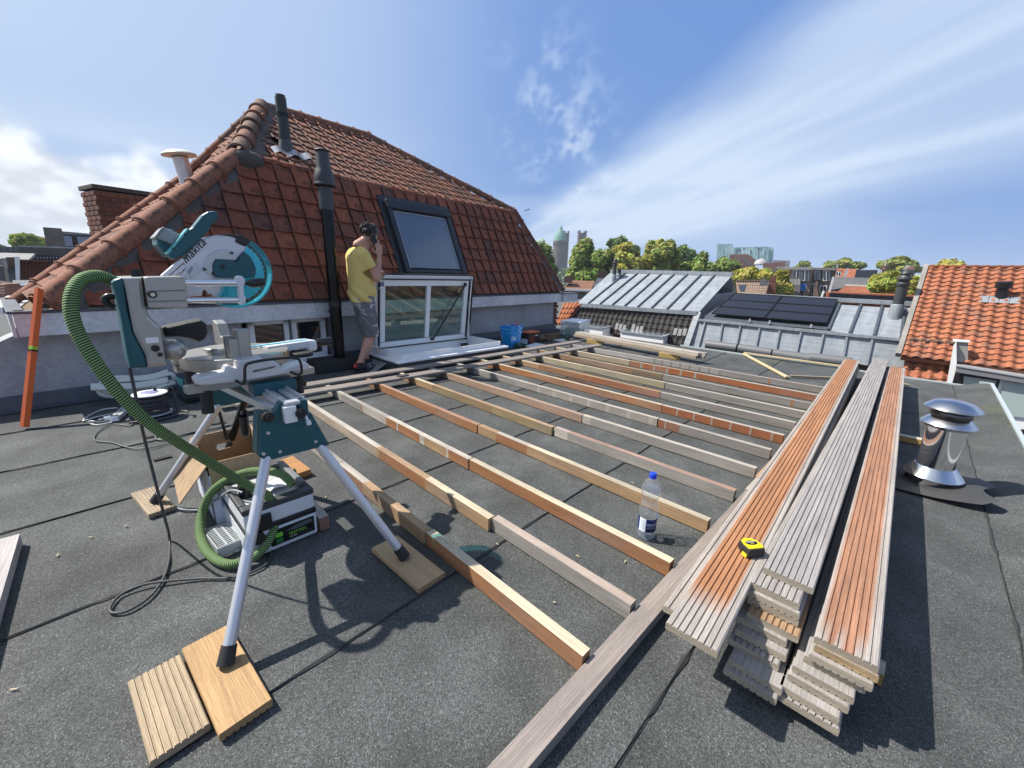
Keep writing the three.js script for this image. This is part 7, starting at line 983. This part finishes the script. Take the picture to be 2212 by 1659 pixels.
{
  const c = V(0.205, 0, -4.42), t = thing('cable_reel', 'cable reel wound with black cord standing on the roof', 'cable reel', c), w = mat([0.62, 0.62, 0.66], 0.4);
  obj('flange', [lathe([[0, 0.198], [0.115, 0.198], [0.118, 0.204], [0.115, 0.21], [0, 0.212]], 32)], w, t); obj('flange', [lathe([[0, 0.03], [0.125, 0.03], [0.125, 0.038], [0, 0.04]], 32)], w, t);
  for (let i = 0; i < 9; i++) obj('cord_turn', prep(new THREE.TorusGeometry(0.1 + 0.006 * Math.sin(i * 2.1), 0.0095, 8, 30)).rotateX(Math.PI / 2 + 0.03 * Math.sin(i * 3)).translate(0.003 * Math.cos(i * 5), 0.05 + i * 0.0175, 0.002), mat([0.035, 0.036, 0.04], 0.6), t);
  obj('hub', lathe([[0, 0.215], [0.055, 0.215], [0.06, 0.2]], 24), mat([0.25, 0.25, 0.42], 0.4), t); obj('crank', rod(V(0.04, 0.21, -0.03), V(0.04, 0.245, -0.03), 0.012), darkGrey, t); obj('frame', tube([V(0.10, 0.02, 0.1), V(0.15, 0.02, 0.03), V(0.155, 0.12, 0.02), V(0.15, 0.22, 0.02), V(0.13, 0.23, 0.06)], 0.011, 8, 40), darkGrey, t); obj('frame', [rod(V(-0.14, 0.01, 0.06), V(-0.14, 0.2, 0.03), 0.016)], darkGrey, t); obj('foot', tube([V(-0.16, 0.012, 0.1), V(0, 0.012, 0.15), V(0.15, 0.012, 0.1)], 0.011, 8, 30), darkGrey, t);
}
{
  const a = G(...s4(560, 965), 0.0), b = G(...s4(740, 800), 0.0), d = b.clone().sub(a), L = d.length(), t = thing('power_strip', 'white power strip with a row of sockets beside the cable reel', 'power strip', a, -Math.atan2(d.z, d.x));
  obj('housing', rb(L, 0.042, 0.058, 0.008, L / 2, 0.022, 0), cleanWhite, t); for (let i = 0; i < 5; i++) obj('socket', [lathe([[0.014, -0.0], [0.02, 0.0], [0.02, 0.003], [0.014, 0.003]], 20, 0.045 + i * (L - 0.09) / 4, 0.043, 0)], mat([0.2, 0.2, 0.21], 0.5), t);
  const cab = (label, pts, r, m, grp = 'cables on the roof') => one('loose_cable', label, 'cable', tube(pts, r, 7, 140), m, grp), wm = mat([0.62, 0.62, 0.6], 0.5), gm = mat([0.11, 0.115, 0.12], 0.5);
  const S = (l, h = 0.006) => l.map(([x, y]) => G(...s4(x, y), h));
  cab('white cable looping away from the power strip', S([[600, 760], [400, 780], [250, 840], [120, 920], [110, 950], [260, 900], [450, 860], [640, 820], [520, 930], [330, 960], [200, 950], [180, 975], [320, 1005], [520, 970]]), 0.0055, wm);
  cab('thin grey cable drawing a wide loop between the reel and the box', S([[720, 560], [690, 620], [740, 800], [790, 1020], [700, 1010], [520, 1000], [360, 1070], [260, 1180], [300, 1240], [500, 1260], [700, 1320], [850, 1350], [1050, 1340], [1300, 1290], [1440, 1250]]), 0.0045, gm);
  cab('dark cable lying in a flat loop behind the saw stand leg', S([[1340, 1130], [1200, 1150], [1150, 1190], [1240, 1225], [1440, 1180], [1700, 1110], [2000, 1060], [2212, 1010]]), 0.006, gm); cab('dark thin cable curving behind the reel', S([[1400, 810], [1500, 800], [1620, 812], [1560, 780], [1600, 740]]), 0.0045, gm);
  cab('grey cable running from the stand foot to the vacuum', [...[[100, 890], [200, 930], [330, 985], [500, 990]].map(([x, y]) => G(...s3(x, y), 0.01)), ...[[620, 930, 0.1], [760, 830, 0.2], [880, 775, 0.27], [980, 800, 0.27]].map(([x, y, h]) => G(...s3(x, y), h))], 0.005, mat([0.25, 0.26, 0.27], 0.5));
  const pl = G(...s4(460, 930)), o = one('mains_plug', 'white mains plug lying by the power strip', 'plug', [rb(0.05, 0.03, 0.034, 0.01, pl.x, 0.016, pl.z, 0.4), rod(V(pl.x - 0.03, 0.016, pl.z + 0.01), V(pl.x - 0.055, 0.016, pl.z + 0.02), 0.004)], cleanWhite);
  for (const [x, y, x2, y2, l] of [[1120, 1518, 1380, 1455, 'thin black strip lying by the stand leg'], [1955, 995, 2170, 965, 'short black strip behind the cardboard box'], [1005, 1190, 1200, 1155, 'thin black strip touching the power cord']]) one('black_strip', l, 'offcut', [beam(G(...s4(x, y), 0.003), G(...s4(x2, y2), 0.003), 0.035, 0.005)], mat([0.012, 0.012, 0.013], 0.8), 'black strips on the roof');  // thin near-black strips laid flat on the roof
}
{
  // tool case behind the saw
  const a = G(...s4(1600, 705)), b = G(...s4(2212, 590)), d = b.clone().sub(a), L = Math.min(d.length() + 0.15, 0.62), t = thing('tool_case', 'teal and black tool case standing on the roof behind the saw', 'case', a, -Math.atan2(d.z, d.x));
  obj('lower_shell', rb(L, 0.07, 0.2, 0.02, L / 2, 0.036, -0.1), black, t); obj('upper_shell', rb(L - 0.01, 0.15, 0.19, 0.02, L / 2, 0.145, -0.1), mat([0.0, 0.06, 0.065], 0.5), t); obj('end_plate', [bx(0.012, 0.16, 0.16, 0.012, 0.15, -0.1, 0, 0, 0.12)], phys([0.08, 0.34, 0.36], 0.4), t); obj('handle', tube([V(L * 0.3, 0.21, -0.1), V(L * 0.32, 0.25, -0.1), V(L * 0.66, 0.25, -0.1), V(L * 0.68, 0.21, -0.1)], 0.012), black, t);
}
// pale weathered board at the left edge, and timber beside the vacuum
one('weathered_board', 'thick silver weathered board lying at the roof edge beyond the cord', 'board', [tint(bx(0.2, 0.05, 2.6, -0.535, 0.026, -1.4, -0.02), [0.52, 0.49, 0.49])], wood);
one('timber_offcut', 'short grey timber with red brown sawn end beside the vacuum', 'offcut', lumber(0.625, -2.35, -1.885, 0.045, 0.07, 0.001, [[0.97, [0.40, 0.36, 0.33], pale], [1, red, pale]]), wood, 'timber offcuts');
{ const p = [[1380, 452], [1525, 400], [1725, 545], [1590, 592]].map(([x, y]) => G(...s3(x, y), 0.04)); one('timber_offcut', 'flat orange brown timber offcut behind the vacuum', 'offcut', [tint(slab(p, V(0, 1, 0), 0.038), [0.48, 0.24, 0.085])], wood, 'timber offcuts'); }
// ================================================================ beside the hatch
{
  const t = thing('shopping_bag', 'bright blue shopping bag standing open beside the hatch', 'bag', V(5.07, 0, -5.06), 0.25), g = [], bt = canvasTex(256, 256, (x) => { x.fillStyle = '#1f8fd6'; x.fillRect(0, 0, 256, 256); x.fillStyle = '#4fb4ea'; for (let i = 0; i < 30; i++) x.fillRect((i * 71) % 256, (i * 43) % 256, 30, 8); x.fillStyle = '#cfe6f4'; for (const [a, b, r] of [[50, 150, 26], [95, 160, 22], [140, 238, 22]]) { x.beginPath(); x.arc(a, b, r, 0, 7); x.fill(); } x.strokeStyle = '#3b6ea8'; x.lineWidth = 5; x.beginPath(); x.arc(50, 150, 16, 0, 7); x.stroke(); x.fillStyle = '#eef7fc'; for (let i = 0; i < 7; i++) x.fillRect(170 + (i % 2) * 28, 20 + i * 24, 18, 16); });
  const N = 24, lev = [[0.0, 0.15, 0.095], [0.12, 0.165, 0.1], [0.25, 0.18, 0.105], [0.36, 0.2, 0.11]], R = rng(3), ring = lev.map(([y, a, b], k) => Array.from({ length: N }, (_, i) => { const s = i / N * 4, e = Math.floor(s), f = s - e, c = [[-a, -b], [a, -b], [a, b], [-a, b]], p = c[e], q = c[(e + 1) % 4]; const w = 0.007 * Math.sin(i * 1.3 + k * 2); return V(mix(p[0], q[0], f) + w, y + (k === 3 ? 0.012 * Math.sin(i * 1.1) : 0) + 0.002, mix(p[1], q[1], f) + w); }));
  for (let k = 0; k < 3; k++) for (let i = 0; i < N; i++) { const j = (i + 1) % N; g.push([ring[k][i], ring[k + 1][i], ring[k + 1][j], ring[k][j]]); }
  const bg = facets(g), p = bg.attributes.position, uv = bg.attributes.uv; for (let i = 0; i < p.count; i++) uv.setXY(i, (Math.abs(p.getX(i)) > 0.14 && Math.abs(p.getZ(i)) < 0.09 ? p.getZ(i) + 0.3 : p.getX(i)) / 0.4 + 0.5, p.getY(i) / 0.4);
  obj('sack', bg, mat([1, 1, 1], 0.4, 0, { map: bt, side: THREE.DoubleSide }), t); obj('sack_base', bx(0.29, 0.006, 0.18, 0, 0.005, 0), mat([0.02, 0.2, 0.5], 0.6), t); obj('strap', [tube([V(-0.08, 0.36, 0.1), V(-0.03, 0.42, 0.08), V(0.05, 0.42, 0.08), V(0.08, 0.36, 0.1)], 0.008, 6, 30)], mat([0.6, 0.12, 0.08], 0.6), t);
}
{
  const t = thing('drill_box', 'black and red cardboard tool box with orange lid between bag and offcuts', 'box', V(5.62, 0, -5.14), 0.06); const tx = canvasTex(256, 128, (x) => { x.fillStyle = '#1a0d0c'; x.fillRect(0, 0, 256, 128); x.fillStyle = '#6e1d17'; x.fillRect(60, 30, 80, 80); x.fillStyle = '#ddd'; x.fillRect(150, 26, 70, 10); x.fillStyle = '#0c0c0c'; x.fillRect(0, 0, 256, 14); });
  obj('carton', bx(0.36, 0.19, 0.22, 0, 0.096, 0), mat([0.03, 0.016, 0.015], 0.6), t); obj('front_print', printQuad(V(-0.18, 0.003, 0.1115), V(0.36, 0, 0), V(0, 0.187, 0)), mat([1, 1, 1], 0.5, 0, { map: tx }), t); obj('end_print', printQuad(V(-0.1815, 0.003, -0.11), V(0, 0, 0.22), V(0, 0.09, 0)), cleanWhite, t); obj('lid', bx(0.30, 0.02, 0.2, 0.03, 0.202, 0), mat([0.62, 0.15, 0.05], 0.6), t);
  const R = rng(8), G2 = 'brown timber offcuts piled by the wall'; for (let i = 0; i < 7; i++) one('timber_offcut', i < 3 ? 'dark brown timber offcut at the bottom of the pile by the wall' : 'brown timber offcut on top of the pile by the wall', 'offcut', [tint(bx(0.42 + 0.3 * R(), 0.042, 0.07, 6.2 + 0.12 * R() - 0.25 * (i % 2), 0.022 + Math.floor(i / 3) * 0.043, -5.08 - (i % 3) * 0.1, 0.1 * (R() - 0.5)), R() < 0.5 ? [0.30, 0.16, 0.07] : [0.19, 0.11, 0.055])], wood, G2);
  for (const [p, l] of [[[[800, 600], [950, 548], [1100, 580], [940, 625]], 'white printed sheet lying by the long board, next to the drill box'], [[[1178, 500], [1330, 480], [1520, 492], [1340, 532]], 'white printed sheet lying under the green tool by the clear box']]) one('paper_sheet', l, 'paper', [slab(p.map(([x, y]) => G(...s6(x, y), 0.014)), V(0, 1, 0), 0.012)], cleanWhite, 'paper sheets on the roof');
  for (const [x, y, r, l] of [[690, 620, 0.5, 'dark green cordless tool lying at the foot of the blue bag'], [1400, 495, -0.3, 'dark green cordless drill lying on the white sheet'], [1290, 460, 0.9, 'teal cordless tool standing beside the clear box']]) { const p = G(...s6(x, y), x < 1000 ? 0 : 0.014), t2 = thing('cordless_tool', l, 'tool', V(p.x, p.y, p.z), r, 'cordless tools'), m = mat([0.01, 0.075, 0.05], 0.5); obj('body', [rod(V(-0.09, 0.05, 0), V(0.07, 0.05, 0), 0.032, 0.036)], m, t2); obj('chuck', rod(V(0.07, 0.05, 0), V(0.12, 0.05, 0), 0.024, 0.014), black, t2); obj('grip', rod(V(-0.05, 0.045, 0), V(-0.07, 0.035, 0.12), 0.021, 0.024), m, t2); obj('battery', rb(0.09, 0.06, 0.05, 0.01, -0.07, 0.033, 0.14), black, t2); }
}
{
  const t = thing('clear_storage_box', 'translucent plastic storage box with lid near the wall corner', 'box', V(7.28, 0, -5.32), 0.25), m = phys([0.95, 0.97, 0.97], 0.2, { transmission: 0.85, thickness: 0 }), w = 0.62, d = 0.42, h = 0.27;
  obj('tub', [bx(w, h, 0.006, 0, h / 2 + 0.004, d / 2), bx(w, h, 0.006, 0, h / 2 + 0.004, -d / 2), bx(0.006, h, d, w / 2, h / 2 + 0.004, 0), bx(0.006, h, d, -w / 2, h / 2 + 0.004, 0), bx(w, 0.006, d, 0, 0.004, 0)], m, t); obj('lid', rb(w + 0.03, 0.03, d + 0.03, 0.008, 0, h + 0.02, 0), phys([0.9, 0.92, 0.94], 0.3, { transmission: 0.5, thickness: 0 }), t); obj('contents', [rb(0.2, 0.14, 0.26, 0.03, -0.17, 0.085, 0.0), rb(0.22, 0.1, 0.24, 0.03, 0.1, 0.065, 0.02)], mat([0.08, 0.2, 0.1], 0.7), t);
}
// ================================================================ chips of wood on the roof
{ const R = rng(21), sp = [[545, 1238], [270, 1310], [30, 1450], [1690, 1140], [1480, 1000], [1180, 420]]; const pts = [...[[545, 1238], [290, 1320], [50, 1450], [1995, 1030]].map(([x, y]) => G(...z2(x, y))), ...[[1690, 1140], [1775, 280], [1175, 1080], [300, 950], [920, 1585]].map(([x, y]) => G(1014.9 + x * 0.19841, 987.5 + y * 0.19841)), ...[[1910, 675], [1665, 800], [580, 778], [1270, 190 + 1380]].map(([x, y]) => G(630.9 + x * 0.19841, 713.2 + y * 0.19841)), G(30, 1490)];
  for (const p of pts) one('wood_chip', 'tiny pale splinter of wood lying on the dark roofing', 'wood chip', [tint(bx(0.008 + 0.014 * R(), 0.003, 0.003 + 0.004 * R(), p.x, 0.002, p.z, R() * 3), [0.62, 0.52, 0.36])], wood, 'wood chips scattered on the roofing'); }
// ================================================================ left background
{
  let d = 46, t = thing('brown_block_house', 'brown roof-top block with two large dark windows', 'house', FAR(...zl(600, 400), d)); flatPart(t, 'wall', [zl(445, 116), zl(640, 130), zl(690, 330), zl(485, 320)], d, 4, facB([0.25, 0.21, 0.17])); flatPart(t, 'wall', [zl(640, 160), zl(1050, 195), zl(1100, 330), zl(690, 330)], d + 0.5, 4, facB([0.2, 0.16, 0.13])); for (const [a, b, c, e] of [[655, 205, 745, 770], [795, 213, 935, 960]]) { const w = flatPart(t, 'window', [zl(a, b - 18), zl(c, b - 10), zl(e, 322), zl(a + 22, 322)], d + 0.2, 0.1, mat([0.04, 0.035, 0.035], 0.5)); flatPart(t, 'pane', [zl(a + 4, b), zl(c - 4, b + 6), zl(e - 8, 316), zl(a + 26, 316)], d, 0.05, phys([0.20, 0.22, 0.30], 0.08, { clearcoat: 1 }), w); }
  flatPart(t, 'roof_edge', [zl(650, 175), zl(1040, 190), zl(1040, 200), zl(650, 186)], d - 0.4, 0.5, facB([0.5, 0.5, 0.5]));
  t = thing('flat_roof_house', 'long low building with a pale roof edge behind the tiles', 'house', FAR(...zl(400, 400), 38)); flatPart(t, 'wall', [zl(-100, 318), zl(860, 335), zl(860, 470), zl(-100, 470)], 40, 6, facB([0.15, 0.13, 0.12])); flatPart(t, 'roof_edge', [zl(200, 308), zl(860, 328), zl(860, 342), zl(200, 320)], 39, 0.5, facB([0.5, 0.5, 0.5])); for (let i = 0; i < 4; i++) flatPart(t, 'window', [zl(-40 + i * 62, 322), zl(10 + i * 62, 324), zl(10 + i * 62, 370), zl(-40 + i * 62, 368)], 38.8, 0.1, darkPane);
  t = thing('pale_flat_roof', 'pale flat roof with a light parapet in front of the brown block', 'roof', FAR(...zl(150, 430), 30)); { const p = [[0, 378], [365, 392], [300, 455], [0, 440]].map(([x, y], i) => FAR(...zl(x - (i === 0 || i === 3 ? 200 : 0), y), i < 2 ? 34 : 28)); part('deck', [slab(p, V(0, 1, 0), 1.5)], facB([0.36, 0.35, 0.33]), t); }
  t = thing('dark_red_tile_house', 'dark red tiled wall with a white corner post', 'house', FAR(...zl(400, 660), 24)); const p = [zl(205, 466), zl(760, 480), zl(760, 672), zl(205, 668)].map(([u, v]) => FAR(u, v, 24)); part('boarding', [slab(p, V(0, 0, 1), 2)], facB([0.13, 0.06, 0.045]), t); const hn = p[1].clone().sub(p[0]).cross(p[0].clone().sub(p[3])).normalize(); quadTiles(...p.map((q) => q.clone().addScaledVector(hn, 0.08)), 18, 9, wt1, [clay([0.16, 0.06, 0.042])], t, 31, 'wall_tiles', false); flatPart(t, 'corner_post', [zl(150, 425), zl(205, 425), zl(208, 670), zl(165, 668)], 23.5, 0.4, cleanWhite); flatPart(t, 'ridge', [zl(200, 455), zl(760, 470), zl(760, 482), zl(200, 468)], 23.7, 0.4, clay([0.3, 0.13, 0.09])); flatPart(t, 'side_wall', [zl(-60, 520), zl(165, 520), zl(165, 680), zl(-60, 680)], 25, 2, facB([0.2, 0.21, 0.22])); flatPart(t, 'upper_wall', [zl(60, 430), zl(160, 430), zl(160, 530), zl(60, 530)], 24.6, 2, facB([0.17, 0.1, 0.08]));
  t = thing('dark_ridge_roof', 'dark tiled ridge with white specks behind the red wall', 'roof', FAR(...zl(550, 440), 28)); flatPart(t, 'slope', [zl(385, 408), zl(760, 420), zl(760, 470), zl(330, 458)], 28, 1, facB([0.035, 0.035, 0.04])); for (let i = 0; i < 10; i++) flatPart(t, 'ridge_clip', [zl(385 + i * 33, 425), zl(397 + i * 33, 426), zl(397 + i * 33, 448), zl(385 + i * 33, 447)], 27.6, 0.1, facB([0.5, 0.5, 0.5]));
  t = thing('lower_flat_roof', 'grey lower flat roof with a pale edge below the red tiled wall', 'roof', FAR(...zl(300, 740), 16)); { const q = [[130, 668], [520, 668], [460, 715], [130, 700]].map(([x, y], i) => FAR(...zl(x, y), i < 2 ? 18 : 14)); part('deck', [slab(q, V(0, 1, 0), 3)], facB([0.14, 0.14, 0.145]), t); } flatPart(t, 'wall', [zl(130, 700), zl(460, 712), zl(330, 860), zl(130, 860)], 13.8, 2, facB([0.2, 0.2, 0.21])); flatPart(t, 'pale_edge', [zl(210, 712), zl(400, 712), zl(395, 728), zl(205, 726)], 13.4, 0.2, cleanWhite);
  t = thing('leaning_post', 'weathered grey post leaning by the roof gutter', 'post', FAR(...zl(90, 700), 12)); flatPart(t, 'shaft', [zl(15, 440), zl(60, 440), zl(105, 715), zl(72, 715)], 12, 0.12, facB([0.4, 0.37, 0.32])); flatPart(t, 'bracket', [zl(20, 440), zl(62, 440), zl(85, 540), zl(50, 540)], 11.9, 0.05, facB([0.5, 0.5, 0.48]));
  t = thing('ridge_stub', 'stub of pale edged clay ridge tiles beside the gutter', 'roof', FAR(...zl(100, 800), 9)); for (let i = 0; i < 4; i++) { const c = FAR(...zl(100, 740 + i * 28), 9.2); part('ridge_tile', [rb(0.16, 0.1, 0.16, 0.03, c.x, c.y, c.z, 0.6)], clay([0.35, 0.2, 0.16]), t); } flatPart(t, 'wall', [zl(-80, 680), zl(150, 720), zl(150, 900), zl(-80, 900)], 10.5, 1, clay([0.13, 0.055, 0.04]));
  // white valley gutter at the house's left edge
  one('white_gutter', 'white metal gutter edge climbing beyond the left eaves corner', 'gutter', [beam(FAR(...zl(-60, 990), 6.0), FAR(...zl(155, 858), 7.4), 0.1, 0.06)], mat([0.6, 0.64, 0.66], 0.4, 0.2));
}
{ const p = FAR(1141, 453, 60), t = thing('gull', 'tiny gull gliding above the roof end', 'bird', p); obj('body', [ball(0.09, 0, 0, 0, 2.6, 1, 1, 10)], mat([0.25, 0.25, 0.27], 0.8), t); for (const s of [-1, 1]) obj('wing', [slab([V(0.1, 0, 0), V(-0.12, 0, 0), V(-0.3, -0.12 + 0.25 * (s > 0), s * 0.62), V(-0.1, 0.15 * s, s * 0.45)], V(0, 1, 0), 0.02)], mat([0.3, 0.3, 0.32], 0.8), t); }
renderer.render(scene, camera);
